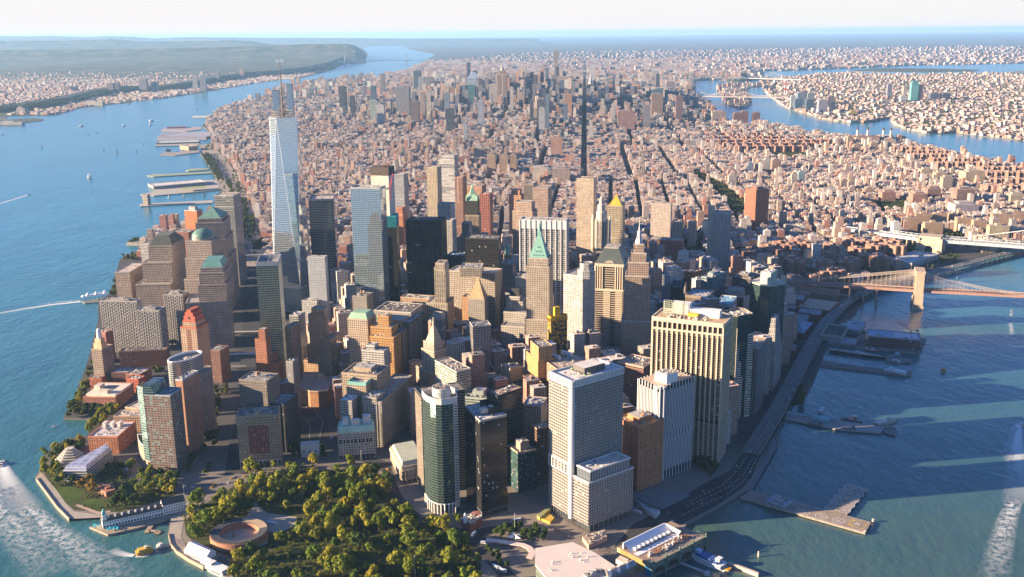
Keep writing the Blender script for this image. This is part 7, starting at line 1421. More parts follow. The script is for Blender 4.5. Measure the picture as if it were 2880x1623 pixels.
for i in range(4):q=rect(c,25,24,-.12)[i];m.lathe(q,[(1.5,z),(1.4,z+9),(.1,z+15)],6)
m.build('copper_roof',plain((.30,.47,.33),var=.25),r_)
P_=qy('2',(1776,1145),(1905,1142),2318,34)[0];r_=T('residential_tower','tall rippling cream and silver apartment tower right of the silver-white slab','tower',[(P_,254)],wall=(.60,.48,.36),glass=(.16,.14,.11),bay=3.2,flr=3.4,wx=.5,wy=.5,clut=4,vary=1.3,nlight=.25,rough=.5)
c,h=uy('x',1692,551,2160);zz=[uy('O',400,y,2160)[1]for y in(245,165,105,60)]
r_=T('stepped_tower','pale civic skyscraper with a tiered drum tower and gold statue','tower',[(q3('O',(345,282),(460,290),(485,245),118),118),(rect(c,26,26,-.25),zz[0])],wall=(.52,.44,.36),bay=3.5,flr=4,wx=.4,wy=.6,clut=0)
m=MB();m.lathe(c,[(11,zz[0]),(11,zz[1]),(8,zz[1]+1),(8,zz[2]),(5,zz[2]+1),(4.5,zz[3]),(1,zz[3]+6)],16)
for i in range(4):q=rect(c,30,30,.2)[i];m.lathe(q,[(2.5,118),(2.5,zz[0]+6),(.2,zz[0]+14)],8)
m.build('tiered_drum',plain((.54,.46,.37)),r_);m=MB();m.lathe(c,[(.9,zz[3]+6),(.5,h-2),(.1,h)],6);m.build('gold_statue',plain((.7,.42,.05),.4),r_)
c,h=uy('O',527,2,2290);P_=rect(c,36,34,-.25);zs=uy('O',527,110,2290)[1]
r_=T('pyramid_tower','cream courthouse tower with a gold pyramid roof','tower',[(shrink(P_,1.06),zs*.62),(P_,zs)],wall=(.56,.46,.32),bay=3.2,flr=5,wx=.4,wy=.7,clut=0)
m=MB();m.cone(shrink(P_,.82),zs,(*c,h-3));m.bar((*c,h-5),(*c,h+3),.6);m.build('gold_roof',plain((.62,.33,.04),.45),r_)
T('office_building','pale grey courthouse slab with a diagonal shadow across its face','building',[(q3('O',(822,95),(992,105),(1004,92),124),124)],wall=(.46,.39,.34),bay=4,flr=4.2,wx=.35,wy=.5,clut=6)
T('office_building','rust-red gridded block with a plain top','building',[(q2('O',(898,412),(1091,410),62,40),62)],wall=(.38,.16,.10),bay=3.2,flr=4,wx=.5,wy=.5,clut=6)
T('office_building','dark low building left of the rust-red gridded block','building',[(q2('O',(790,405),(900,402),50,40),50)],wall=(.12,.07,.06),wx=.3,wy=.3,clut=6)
T('residential_tower','cream apartment tower with balconies, left one of two by the dark square','tower',[(q2('O',(1005,262),(1092,258),78,26),78)],wall=(.52,.44,.36),bay=4,flr=3,clut=4);T('residential_tower','cream apartment tower with balconies, right one of two by the dark square','tower',[(q2('O',(1140,262),(1205,258),78,26),78)],wall=(.52,.44,.36),bay=4,flr=3,clut=4)
q,h_=qy('2',(1290,1320),(1448,1310),2480,40);T('office_tower','pinkish stone tower with a rounded setback before the low blocks','tower',[(q,h_-22),(shrink(q,.8),h_)],wall=(.48,.36,.29),bay=3.4,flr=4,wx=.4,wy=.5,clut=6)
q,h_=qy('2',(1378,1175),(1450,1172),2700,40);T('office_tower','dark vertical-striped federal slab','tower',[(q,h_)],wall=(.2,.17,.15),glass=(.03,.03,.03),bay=3,flr=160,wx=.5,wy=.97,clut=4);q,h_=qy('2',(1445,1215),(1560,1195),2600,40);T('office_tower','grey-brown checkered federal slab','tower',[(q,h_)],wall=(.36,.27,.22),bay=2.6,flr=4,wx=.5,wy=.55,clut=4)
q,h_=qy('2',(1265,1225),(1355,1222),2720,34);T('office_building','terracotta stepped tower left of the striped federal slab','building',[(q,h_-14),(shrink(q,.7),h_)],wall=(.44,.25,.16),bay=4,flr=4,clut=4)
q,h_=qy('N',(32,195),(100,190),2420,30);T('stepped_tower','orange art deco tower with fluted shoulders left of the wide black tower','tower',[(q,h_),(shrink(q,.75),h_+16)],wall=(.46,.21,.12),bay=3,flr=40,wx=.3,wy=.9,clut=2)
q,h_=qy('2',(392,1105),(470,1100),2860,34);T('office_tower','grey-blue slab with white ribs behind the crane','tower',[(q,h_)],wall=(.3,.3,.31),glass=(.06,.08,.1),bay=3.4,flr=4,wx=.6,wy=.5,clut=4)
q,h_=qy('N',(590,270),(668,268),2180,26);T('stepped_tower','grey stone tower with a pale pointed cap between the black towers','tower',[(q,h_-26),(shrink(q,.8),h_)],wall=(.34,.29,.26),bay=3.6,flr=4,clut=0)
q,h_=qy('N',(468,548),(600,545),1990,40);T('office_building','dark low block with a blue roof between the black towers','building',[(q,h_)],wall=(.05,.06,.065),roof=(.14,.24,.3),clut=6)
q,h_=qy('N',(932,610),(1038,606),1960,30);T('office_building','blue-shaded small office block with fine vertical ribs','building',[(q,h_)],wall=(.32,.33,.35),bay=1.8,flr=60,wx=.5,wy=.95,clut=4)
c,h=uy('N',990,432,2080);r_=T('stepped_tower','small golden church tower with a green cupola','tower',[(rect(c,15,15,.1),h-26)],wall=(.5,.35,.18),bay=4,flr=6,clut=0);m=MB();m.lathe(c,[(5,h-26),(4.5,h-14),(3.4,h-12),(3,h-5),(.2,h)],10);m.build('green_cupola',plain((.2,.38,.27)),r_)
c,h=uy('A',2435,2,1760);r_=T('church','dark brown gothic church with a pointed spire in the canyon','church',[(rect(c,10,10,.2),h-40)],wall=(.16,.11,.08),wx=.3,wy=.6,bay=4,flr=8,clut=0);m=MB();m.cone(rect(c,9,9,.2),h-40,(*c,h+4));m.build('spire',plain((.15,.1,.075)),r_)
#towers across the east river and on the islands
def qn(label,xl,xr,yt,yb,wall,name='office_tower',roof=None):
 a=un('3',xl,yb,3);b=un('3',xr,yb,3);Yv=(a[1]+b[1])/2;h=uy('3',xl,yt,Yv)[1];p=back(np.array([a[0],Yv]),np.array([b[0],Yv]),max(18,(b[0]-a[0])*.8))
 return slab_obj(name,label,'tower',[(p,3,h),(shrink(p,.6),h,h+6)],wall,roof or LT,bay=4.5,flr=4)
for t_ in(('dark blue glass tower on the opposite shore, left of the waterfront row',845,905,535,612,BL),('white apartment tower leading the waterfront row',812,845,508,605,(.52,.5,.48)),('blue tower behind the waterfront row',862,935,488,590,(.16,.22,.27)),('teal tower in the waterfront row',930,992,537,622,(.06,.1,.15)),('grey-blue tower behind the teal one',938,994,490,580,(.25,.29,.32)),('lilac block in the waterfront row',1022,1090,543,640,(.3,.29,.34)),('brown tower in the waterfront row',1092,1138,515,600,(.2,.15,.17)),('navy slim tower ending the waterfront row',1110,1150,555,640,(.06,.07,.12)),('golden block behind the point of the opposite shore',1262,1315,625,660,(.5,.33,.1)),('slim grey tower inland on the opposite side',1540,1576,420,535,(.22,.22,.27)),('orange-navy tower behind the tall green tower',1775,1812,428,555,(.3,.18,.16)),('cream block left of the tall green tower',1662,1692,445,510,(.5,.42,.3)),('white block at the foot of the tall green tower',1642,1690,510,562,(.5,.5,.52)),('navy block right of the tall green tower',1865,1935,490,545,(.1,.1,.16)),('dark navy block farther right of the tall green tower',1955,2020,490,545,(.05,.06,.1)),('tan hospital slab on the near shore',218,326,628,742,(.42,.33,.27)),('blue glass hospital wing on the near shore',75,180,645,700,(.2,.27,.34)),('golden curved block beside the hospital slab',120,205,705,755,(.45,.35,.22)),('brown brick power house block',1240,1282,815,920,(.38,.25,.17)),('tan apartment tower under the power station, left one',1285,1335,882,955,(.38,.26,.18)),('tan apartment tower under the power station, right one',1415,1465,865,940,(.38,.26,.18)),('pale apartment tower left of the power station',1140,1188,840,905,(.42,.32,.25)),('blue glass tower in the low east blocks',870,920,1085,1170,(.22,.33,.38)),('tall cream tower in the low east blocks',818,862,1098,1200,(.45,.36,.29)),('dark blue and white slim tower in the low east blocks',490,530,1018,1110,(.2,.24,.3)),('white stepped tower in the low east blocks',610,668,990,1080,(.46,.44,.42)),('brick tower with stepped side in the low east blocks',672,738,995,1090,(.36,.22,.16)),('orange brick tower in the low east blocks',560,610,1005,1080,(.42,.22,.14)),('peach apartment tower near the avenue of trees',340,402,1068,1150,(.36,.2,.15)),('white balconied tower near the avenue of trees',345,405,1110,1205,(.44,.38,.33)),('small dark brown pair of towers, left part',1190,1240,1150,1245,(.26,.2,.17)),('small dark brown pair of towers, right part',1245,1295,1160,1250,(.3,.24,.21)),('big white school hall in the low east blocks',1030,1205,1230,1275,(.52,.46,.39)),('tan tower right of the white school hall',1370,1445,1215,1290,(.38,.25,.17)),('pink brick tower beside the little wood',1500,1605,1235,1320,(.38,.2,.15)),('pink brick tower right of the little wood',1730,1840,1250,1345,(.38,.2,.15)),('dark brick tower behind the pink brick towers',1840,1945,1210,1310,(.3,.17,.14)),('cream tower before the big estate',1955,2030,1125,1250,(.42,.32,.24)),('cream tower with a dark flank, left of a row of three',1795,1885,1065,1150,(.48,.36,.25)),('cream tower with a dark flank, middle of a row of three',1905,1990,1090,1180,(.48,.36,.25)),('cream slab with a dark flank, right of a row of three',2125,2275,1085,1195,(.5,.38,.24)),('tan slab behind the cream row',2030,2100,1060,1120,(.46,.36,.25)),('lilac-white civic block by the steel bridge',2050,2230,1330,1420,(.4,.36,.38)),('dark brick tower by the steel bridge',2060,2200,1215,1330,(.28,.17,.14)),('cream estate tower at the right edge',2465,2555,1255,1350,(.48,.37,.26)),('twin dark towers on the island, left',612,650,432,470,(.08,.09,.13)),('twin dark towers on the island, right',665,702,430,470,(.08,.09,.13))):qn(*t_)
for i,(x0,x1,y0)in enumerate(((380,432,640),(435,492,628),(526,580,638))):qn(('dark-sided brown riverside tower, left of three','taller brown riverside tower, middle of three','brown riverside tower, right of three')[i],x0,x1,y0,752,(.23,.12,.09))
a=un('3',1718,556,3);h_=uy('3',1743,395,a[1])[1];b=un('3',1776,556,3);q=back(a,np.array([b[0],a[1]]),40)
T('glass_tower','tall sea-green glass tower alone on the opposite side','tower',[(q,h_*.86),(shrink(q,.9),h_*.94),(shrink(q,.7),h_)],wall=GLASS,curtain_=curtain((.10,.30,.29),(.2,.42,.4),.2,.15,.15,.3),clut=0)
P_=[un('3',1285,890,3),un('3',1488,890,3)];h_=uy('3',1285,815,P_[0][1])[1];q=back(P_[0],np.array([P_[1][0],P_[0][1]]),60)
r_=T('power_station','pink brick power station with pale tall window strips','power station',[(q,h_)],wall=(.40,.22,.18),glass=(.4,.38,.36),bay=12,flr=60,wx=.5,wy=.6,clut=8)
for x,yt,yb,dk in((1322,745,815,1),(1400,745,818,1),(1518,748,850,0),(1575,750,855,0)):
 Yc=q[0][1]+40;c,h=uy('3',x,yt,Yc);m=MB();m.lathe(c,[(6.5,3),(4.6,h)],14);r2=thing('chimney',(*c,3),'tall pale power station chimney, %s'%{1322:'leftmost of four',1400:'second from the left of four',1518:'third from the left of four',1575:'rightmost of four'}[x],'chimney');m.build('stack',plain((.52,.44,.38)),r2);m=MB();m.lathe(c,[(4.9,h-14),(4.7,h),(.1,h)],14);m.build('cap',plain((.07,.06,.06)),r2)
c=un('3',775,510,3);h=uy('3',775,385,c[1])[1];r2=thing('chimney',(*c,3),'distant red and white banded chimney cluster across the river','chimney');m=MB();w2=MB()
for j,o in enumerate(((-9,0),(9,0),(0,14))):
 for i in range(6):(w2 if i%2 else m).lathe(c+np.array(o),[(5,h*i/6+1),(5,h*(i+1)/6)],10)
m.build('red_bands',plain((.55,.12,.1)),r2);w2.build('white_bands',plain((.6,.56,.54)),r2)
def trussbridge(label,k,pts,dz,peaks,w_=24,col=(.38,.32,.28),name='truss_bridge'):
 P=[p3(k,x,y,dz)for x,y in pts];r=thing(name,(*P[0][:2],0),label,'bridge');m=MB();ribbon(m,P,w_,7,0,0);m.build('deck',plain(col),r);m=MB();a,b=np.array(P[0]),np.array(P[-1])
 for off in(-10,10):
  n_=40;pv=None
  for i in range(n_+1):
   t=i/n_;q=a+(b-a)*t;q[1]+=off;z=dz+10+sum(hh*max(0,1-abs(t-tt)/ww)for tt,hh,ww in peaks)
   top=(q[0],q[1],z);m.bar((q[0],q[1],dz),top,1.0)
   if pv is not None:m.bar(pv,top,1.3);m.bar((pv[0],pv[1],dz),top,.9)
   pv=top
 m.build('truss',plain(col),r);m=MB()
 for tt,hh,ww in peaks:q=a+(b-a)*tt;m.box(q[:2],10,30,-2,dz)
 m.build('stone_piers',plain((.4,.33,.27)),r)
trussbridge('double cantilever truss bridge stepping across the island','3',[(100,508),(310,512),(500,515),(800,520)],40,[(.30,34,.13),(.53,34,.13),(.06,26,.08),(.94,30,.12)],col=(.40,.34,.31))
P=[p3('3',250,375,45),p3('3',500,372,45),p3('3',900,385,40)];r_=thing('arch_bridge',(*P[1][:2],0),'distant arched railway bridge beyond the island','bridge');m=MB();ribbon(m,P,24,9,0,0);m.build('deck',plain((.45,.4,.38)),r_);m=MB();pv=None
A_,B_=np.array(p3('3',595,372,45)),np.array(p3('3',755,372,45))
for i in range(21):
 t=i/20;q=A_+(B_-A_)*t;z=45+62*math.sin(math.pi*t);top=(q[0],q[1],z);m.bar((q[0],q[1],45),top,1.4)
 if pv is not None:m.bar(pv,top,3.2)
 pv=top
for e in(A_,B_):m.box(e[:2],26,30,0,76)
m.build('steel_arch',plain((.42,.37,.36)),r_)
nyx,njx=un('2',490,266,0),un('2',28,276,0);r_=thing('suspension_bridge',(*((nyx+njx)/2),0),'faint grey suspension bridge far up the western river','bridge');zt=uy('2',489,190,nyx[1])[1];zd=uy('2',489,240,nyx[1])[1]
m=MB();e0,e1=njx+(njx-nyx)*.3,nyx+(nyx-njx)*.35;ribbon(m,[(*e0,zd),(*e1,zd)],36,9,0,0);m.build('deck',plain((.3,.32,.34)),r_)
for e in(nyx,njx):
 m=MB()
 for s in(-16,16):m.box(e+np.array([0,s]),16,9,-2,zt)
 for z in(zd,zt-20,zd+(zt-zd)*.45):m.box(e,14,36,z,z+12)
 m.build('tower',plain((.4,.42,.45)),r_)
m=MB();pv=None
for i in range(31):
 t=i/30;q=njx+(nyx-njx)*t;z=zt-(zt-zd-12)*(1-(2*t-1)**2)
 if pv is not None:m.bar(pv,(*q,z),2.0)
 pv=(*q,z)
m.bar((*njx,zt),(*e0,zd),2.0);m.bar((*nyx,zt),(*e1,zd),2.0);m.build('cables',plain((.4,.42,.45)),r_)
#towers and sheds of the opposite western shore
for t_ in(('tan twin tower on the western cliff, left of the pair',484,530,440,486,PK),('tan twin tower on the western cliff, right of the pair',532,576,435,485,(.3,.24,.21)),('brown twin slab on the western cliff, left half',806,852,415,463,(.34,.24,.2)),('brown twin slab on the western cliff, right half',856,895,408,460,(.22,.18,.2)),('grey slab tower on the western shore',1052,1105,382,458,(.32,.29,.28)),('blue-grey tower beside the grey slab',1144,1186,405,455,(.28,.3,.33)),('slim pale tower on the western cliff',1456,1490,350,436,(.42,.38,.36)),('grey tower right of the slim pale tower',1512,1552,360,445,(.3,.29,.31)),('grey tower alone among cliff trees',1625,1652,322,382,(.32,.31,.33)),('peach tower with a low base by the water',1806,1838,305,358,(.48,.3,.24)),('white slab on the far western ridge',1690,1730,208,240,(.5,.44,.42)),('pale tower pair on the far western ridge',2080,2140,236,280,(.45,.42,.42)),('dark tower on the far western ridge',2312,2338,172,235,(.2,.24,.32))):
 a,b=un('1',t_[1],t_[4],45),un('1',t_[2],t_[4],45);h=uy('1',t_[1],t_[3],a[1])[1];p=back(a,np.array([b[0],a[1]]),(b[0]-a[0])*.7);slab_obj('residential_tower',t_[0],'tower',[(p,2,h)],t_[5],LT,bay=5,flr=4)
for t_ in(('cream flat riverside sheds, nearest of the western shore',632,775,545,585,LT),('long tan block at the western waterfront',1060,1170,480,500,(.48,.36,.22)),('white-pink block at the western waterfront',1282,1365,465,492,(.5,.42,.4)),('low peach terraces along the western waterfront',990,1060,512,530,(.46,.36,.3)),('pink riverside row far upriver',1700,1830,395,412,(.44,.36,.34)),('white long row beneath the cliff',1950,2220,368,382,(.46,.42,.42)),('stone block in the wood by the western shore',125,190,592,640,(.33,.27,.25)),('pale shed on the nearest western pier',0,165,702,728,(.42,.38,.36))):
 a,b=un('1',t_[1],t_[4],3),un('1',t_[2],t_[4],3);h=uy('1',t_[1],t_[3],a[1])[1];p=back(a,b,40);slab_obj('riverside_block',t_[0],'building',[(p,2,max(8,h*.8)),(sub(p,.1,.6,.2,.8),max(8,h*.8),max(10,h))],t_[5],(.5,.46,.42),bay=5,flr=4)
#brick estates of cross-plan apartment houses
def cross(c,w_,ang,h,label,grp,wall,group_name='apartment_block'):
 a,b=rect(c,w_,w_*.36,ang),rect(c,w_*.36,w_,ang);j=rnd.uniform(-.02,.02)
 return slab_obj(group_name,label,'apartment block',[(a,3,h),(b,3,h+.6),(rect(c,w_*.24,w_*.24,ang),h,h+5)],tuple(max(.02,x+j)for x in wall),tuple(min(.6,x*1.25+.05)for x in wall),grp,bay=3.6,flr=3)
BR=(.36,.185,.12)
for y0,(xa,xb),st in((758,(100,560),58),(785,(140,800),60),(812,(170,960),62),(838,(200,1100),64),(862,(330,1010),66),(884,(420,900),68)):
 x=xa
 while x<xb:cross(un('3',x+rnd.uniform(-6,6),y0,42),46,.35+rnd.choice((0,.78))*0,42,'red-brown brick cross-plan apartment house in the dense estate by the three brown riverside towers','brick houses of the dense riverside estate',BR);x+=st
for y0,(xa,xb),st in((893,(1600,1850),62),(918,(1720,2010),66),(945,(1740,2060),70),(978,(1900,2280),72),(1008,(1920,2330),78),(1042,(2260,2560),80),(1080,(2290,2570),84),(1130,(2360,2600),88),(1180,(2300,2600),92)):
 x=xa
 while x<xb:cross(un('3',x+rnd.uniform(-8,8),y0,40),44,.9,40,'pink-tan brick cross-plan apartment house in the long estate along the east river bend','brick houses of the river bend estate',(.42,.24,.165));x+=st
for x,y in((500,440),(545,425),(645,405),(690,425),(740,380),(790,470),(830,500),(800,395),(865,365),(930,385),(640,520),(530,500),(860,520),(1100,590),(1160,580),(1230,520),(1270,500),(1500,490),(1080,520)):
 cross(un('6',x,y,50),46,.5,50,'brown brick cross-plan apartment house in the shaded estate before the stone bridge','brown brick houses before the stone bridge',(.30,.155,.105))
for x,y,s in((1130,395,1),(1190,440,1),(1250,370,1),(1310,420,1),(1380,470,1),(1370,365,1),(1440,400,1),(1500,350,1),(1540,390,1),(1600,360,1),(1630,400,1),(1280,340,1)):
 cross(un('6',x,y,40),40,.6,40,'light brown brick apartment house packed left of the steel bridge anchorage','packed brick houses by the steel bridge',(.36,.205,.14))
for x0,x1,y,h,lab in((1655,1780,195,44,'tan brick slab above the steel bridge, left one'),(1832,1970,232,44,'tan brick slab above the steel bridge, front one'),(1762,1880,165,46,'tan brick slab above the steel bridge, back one'),(1905,2000,160,46,'tan brick slab right of the back one'),(2075,2200,195,46,'brown slab left of the white crane'),(2320,2470,255,56,'cream lit slab by the white suspension cable'),(2345,2525,168,58,'wide tan balconied slab above the white suspension cable'),(2020,2080,165,40,'narrow brick slab in the estate above the steel bridge'),(2200,2300,215,42,'pale brick block behind the white crane'),(2450,2600,150,50,'tan slab at the right edge above the cable'),(1505,1600,240,18,'low yellow lit building by the steel bridge approach')):
 a,b=un('6',x0,y,h),un('6',x1,y,h);p=back(a,b,22);slab_obj('apartment_slab',lab,'apartment block',[(p,3,h),(sub(p,.35,.6,.2,.8),h,h+5)],(.44,.29,.19)if 'cream' not in lab else(.52,.42,.26),(.5,.4,.32),bay=3.6,flr=3)
#the many small buildings, laid out on turned street grids
def inside(x,y,poly):
 poly=np.asarray(poly,float);r=np.zeros(len(x),bool);j=len(poly)-1
 for i in range(len(poly)):
  xi,yi,xj,yj=*poly[i],*poly[j]
  if yi!=yj:r^=((yi>y)!=(yj>y))&(x<(xj-xi)*(y-yi)/(yj-yi)+xi)
  j=i
 return r
rg=np.random.default_rng(11)
def grid(poly,ang,bu,bv,su,sv_,lot,hfun,cols,z0=3.0,holes=(),keep=1.0,dep=None):
 """blocks bu by bv with streets su, sv_ between; each block is cut into two rows of lots about `lot` wide"""
 P=np.array([p[:2]for p in poly]);ca,sa=math.cos(ang),math.sin(ang);U=P@np.array([ca,sa]);V=P@np.array([-sa,ca])
 nl=max(1,round((bu-su)/lot));u0=np.arange(math.floor(U.min()/bu),math.ceil(U.max()/bu))*bu;v0=np.arange(math.floor(V.min()/bv),math.ceil(V.max()/bv))*bv
 uu,vv,kk,rr=np.meshgrid(u0,v0,np.arange(nl),np.arange(2),indexing='ij');uu,vv,kk,rr=(a.ravel()for a in(uu,vv,kk,rr));n=len(uu)
 lw=(bu-su)/nl;hx=lw*rg.uniform(.46,.503,n);d=(bv-sv_)/2;hy=d*rg.uniform(.36,.5,n)
 u=uu+su/2+lw*(kk+.5);v=vv+sv_/2+np.where(rr==0,hy,bv-sv_-hy)
 x=u*ca-v*sa;y=u*sa+v*ca;ok=inside(x,y,P)&(rg.random(n)<keep)
 for h in holes:ok&=~inside(x,y,h)
 x,y,hx,hy=x[ok],y[ok],hx[ok],hy[ok];px_,py_,D=proj(np.c_[x,y,np.full(len(x),z0)]);vis=(px_>-160)&(px_<3040)&(D>0)&(py_<1750)
 x,y,hx,hy=x[vis],y[vis],hx[vis],hy[vis];h=hfun(x,y,rg.random(len(x)),rg.random(len(x)))*(.84+.32*np.abs(np.sin(np.floor(x/130)*12.9+np.floor(y/110)*78.2)))
 big=h>3.2*np.minimum(hx,hy)*2;
 c=np.array(cols)[rg.integers(0,len(cols),len(x))]*rg.uniform(.8,1.2,(len(x),1));c=np.clip(c,.015,.7)
 return np.c_[x,y,hx,hy,np.full(len(x),ang),np.full(len(x),z0),z0+h],c
occ_n=4;OX0,OY0,ON=-3500,900,(7000//occ_n,9000//occ_n);occ=np.zeros(ON,bool)
def mark(p,grow=2.0):
 p=np.asarray([q[:2]for q in p],float);c=p.mean(0);p=c+(p-c)*(1+grow/max(4,np.abs(p-c).max()));lo=((p.min(0)-[OX0,OY0])/occ_n).astype(int)-1;hi=((p.max(0)-[OX0,OY0])/occ_n).astype(int)+2
 lo=np.clip(lo,0,ON);hi=np.clip(hi,0,ON)
 if(hi<=lo).any():return
 gx,gy=np.meshgrid(np.arange(lo[0],hi[0]),np.arange(lo[1],hi[1]),indexing='ij');occ[lo[0]:hi[0],lo[1]:hi[1]]|=inside((gx.ravel()+.5)*occ_n+OX0,(gy.ravel()+.5)*occ_n+OY0,p).reshape(gx.shape)
for p in OCC:mark(p)
def free(B):
 ok=np.ones(len(B),bool)
 for fx,fy in((0,0),(-1,-1),(1,-1),(1,1),(-1,1)):
  ca,sa=np.cos(B[:,4]),np.sin(B[:,4]);x=B[:,0]+fx*B[:,2]*ca-fy*B[:,3]*sa;y=B[:,1]+fx*B[:,2]*sa+fy*B[:,3]*ca
  i=((x-OX0)/occ_n).astype(int);j=((y-OY0)/occ_n).astype(int);s=(i>=0)&(i<ON[0])&(j>=0)&(j<ON[1]);ok[s]&=~occ[i[s],j[s]]
 return ok
LINE={k:(ll(*a),ll(*b))for k,a,b in(('chambers',(40.7178,-74.0150),(40.7085,-73.9990)),('canal',(40.7264,-74.0125),(40.7135,-73.9940)),('houston',(40.7295,-74.0130),(40.7175,-73.9700)),('st14',(40.7420,-74.0120),(40.7265,-73.9690)),('st34',(40.7590,-74.0080),(40.7420,-73.9680)),('st59',(40.7740,-73.9980),(40.7570,-73.9560)),('st110',(40.8085,-73.9780),(40.7890,-73.9320)),('far',(40.8750,-73.9350),(40.8500,-73.8600)))}
def band(a,b,wl=1500,wr=2500):
 (a0,a1),(b0,b1)=LINE[a],LINE[b];e=lambda p,q,t:p+(q-p)*t
 return[e(a0,a1,-.5),e(a0,a1,1.6),e(b0,b1,1.6),e(b0,b1,-.5)]
PARKS=[uns('3',q,3)for q in([(40,1100),(120,1085),(330,1200),(480,1330),(470,1450),(400,1450),(330,1330),(180,1210)],[(640,960),(700,930),(870,935),(970,965),(960,985),(700,985)],[(1420,1330),(1560,1290),(1690,1320),(1660,1390),(1480,1395)],[(1600,985),(1680,985),(1700,1020),(1620,1030)],[(1400,1140),(1600,1130),(1620,1160),(1430,1170)])]+[[ll(*q)for q in((40.7681,-73.9819),(40.7644,-73.9730),(40.7969,-73.9494),(40.8006,-73.9582))]]+[uns('6',q,3)for q in([(1000,600),(1600,560),(1600,650),(1000,680)],[(400,440),(560,440),(560,560),(420,540)],[(0,380),(150,390),(150,500),(0,500)])]+[uns('2',q,3)for q in([(500,1060),(560,1010),(590,1015),(540,1060)],[(980,970),(1030,975),(1030,1020),(980,1015)])]
WESTST=uns('f',[(555,1200),(585,1050),(598,900),(606,760),(597,640),(573,560),(546,480),(506,400),(494,372),(534,364),(575,402),(622,480),(653,560),(668,640),(660,760),(664,900),(662,1050),(655,1200)],LAND)
HOLES=PARKS+[uns('6',[(1560,560),(1560,420),(1700,300),(2050,290),(2250,400),(2250,470),(1900,620)],3),BATT,WAGN,WESTST,uns('G',[(900,200),(1700,350),(1700,1200),(850,1200)],3),uns('9',[(-600,1300),(-300,860),(0,760),(350,600),(470,440),(720,0),(1000,0),(760,500),(500,900)],3),uns('8',[(0,560),(380,560),(540,940),(1500,1000),(1600,1452),(0,1452)],3),uns('6',[(780,1449),(1120,860),(1270,760),(1500,640),(2600,400),(2600,520),(1400,800),(1000,1449)],3),uns('4',[(560,1449),(700,1000),(740,800),(860,600),(940,450),(1100,400),(1040,560),(900,820),(760,1449)],3),uns('F',[(1080,160),(1180,160),(1180,480),(1080,480)],3),uns('F',[(1520,100),(1720,180),(1720,520),(1520,520)],3)]
MC,CORE=ll(40.7555,-73.9785),ll(40.7410,-73.9890)
def lerp(a,b,r):return a+(b-a)*r
def h_low(lo,hi,p,lo2,hi2):return lambda x,y,r,s:np.where(s<p,lerp(lo2,hi2,r),lerp(lo,hi,r))
def h_mid(x,y,r,s):
 g=np.exp(-(((x-MC[0])/1150)**2+((y-MC[1])/1250)**2));g2=np.exp(-(((x-CORE[0])/420)**2+((y-CORE[1])/900)**2))
 return lerp(18,42,r)+g*(58+190*r**1.5*np.where(s<.62,1,.4))+g2*lerp(8,48,s)
COLS=[(.58,.44,.35),(.64,.53,.45),(.46,.28,.21),(.44,.21,.15),(.38,.29,.24),(.68,.60,.53),(.54,.36,.27),(.30,.23,.20),(.52,.43,.38)]
COLM=COLS+[(.2,.2,.23),(.26,.25,.28),(.12,.13,.17),(.42,.38,.36)]
COLQ=[(.50,.38,.32),(.56,.46,.41),(.42,.25,.2),(.36,.2,.16),(.6,.53,.49),(.46,.35,.3)]
SETS=[]
def add(*a,**k):
 B,c=grid(*a,**k)
 if len(B):SETS.append((B,c))
LOWER=[np.array(q,float)for q in((-370,1430),(-100,1395),(-90,1235),(140,1230),(170,1345),(330,1340),(420,1500),(560,1750),(700,2080),(300,2350),(-330,2450),(-400,2100))]
add(LOWER,.32,95,62,15,13,24,h_low(34,62,.34,66,98),COLS,holes=HOLES)
add(band('chambers','canal'),-.02,92,64,15,13,19,h_low(15,30,.10,34,62),COLS,holes=HOLES)
add(band('canal','houston'),-.10,98,60,15,13,15,h_low(14,26,.06,30,52),COLS,holes=HOLES)
add(band('houston','st14'),-.073,190,66,26,16,14,lambda x,y,r,s:lerp(12,22,r)+np.exp(-((x-CORE[0]+200)/380)**2)*lerp(4,34,s)+(s>.965)*28,COLS,holes=HOLES)
add(band('st14','st34'),-.073,250,76,28,17,19,h_mid,COLM,holes=HOLES)
add(band('st34','st59'),-.073,262,78,30,18,27,h_mid,COLM+[(.10,.13,.2),(.16,.2,.27),(.2,.2,.24),(.08,.09,.12)],holes=HOLES)
add(band('st59','st110'),-.073,262,80,30,18,36,h_low(16,42,.12,60,105),COLM,holes=HOLES)
add(band('st110','far'),-.073,300,120,40,30,62,h_low(14,30,.05,40,65),COLQ,holes=HOLES,keep=.8)
NORTH=[ll(40.80,-73.935),ll(40.80,-73.90),ll(40.81,-73.82),ll(40.80,-73.74),ll(40.90,-73.70),ll(40.93,-73.87),ll(40.88,-73.92)]
add(NORTH,.2,320,150,60,45,80,h_low(10,26,.06,38,62),COLQ,keep=.55)
add(uns('3',[(250,392),(600,372),(560,320),(1230,305),(1700,280),(2576,262),(3000,262),(3000,200),(1500,200),(600,215),(200,240),(100,300)],3),.3,320,150,60,45,70,h_low(10,26,.06,35,60),COLQ,keep=.55)
add(QUEENS,.5,190,72,22,18,24,h_low(8,15,.06,18,36),COLQ,keep=.86)
add(RI_,.1,120,60,20,16,30,h_low(10,22,.2,25,45),COLQ,keep=.45)
PLAT=[p+np.array([-150,40])for p in cl]+[p+np.array([-3600,700])for p in cl[::-1]]
add(PLAT[:11]+PLAT[-11:],-.25,170,70,22,16,24,h_low(8,15,.04,20,40),COLQ,z0=50.0,keep=.72)
add(uns('1',[(0,655),(410,650),(640,590),(980,556),(1300,514),(1700,448),(1900,415),(2280,368),(2500,312),(2400,318),(1900,372),(1300,470),(830,505),(400,600),(0,648)],3),-.2,150,60,20,16,34,h_low(8,16,.1,18,30),COLQ,keep=.4)
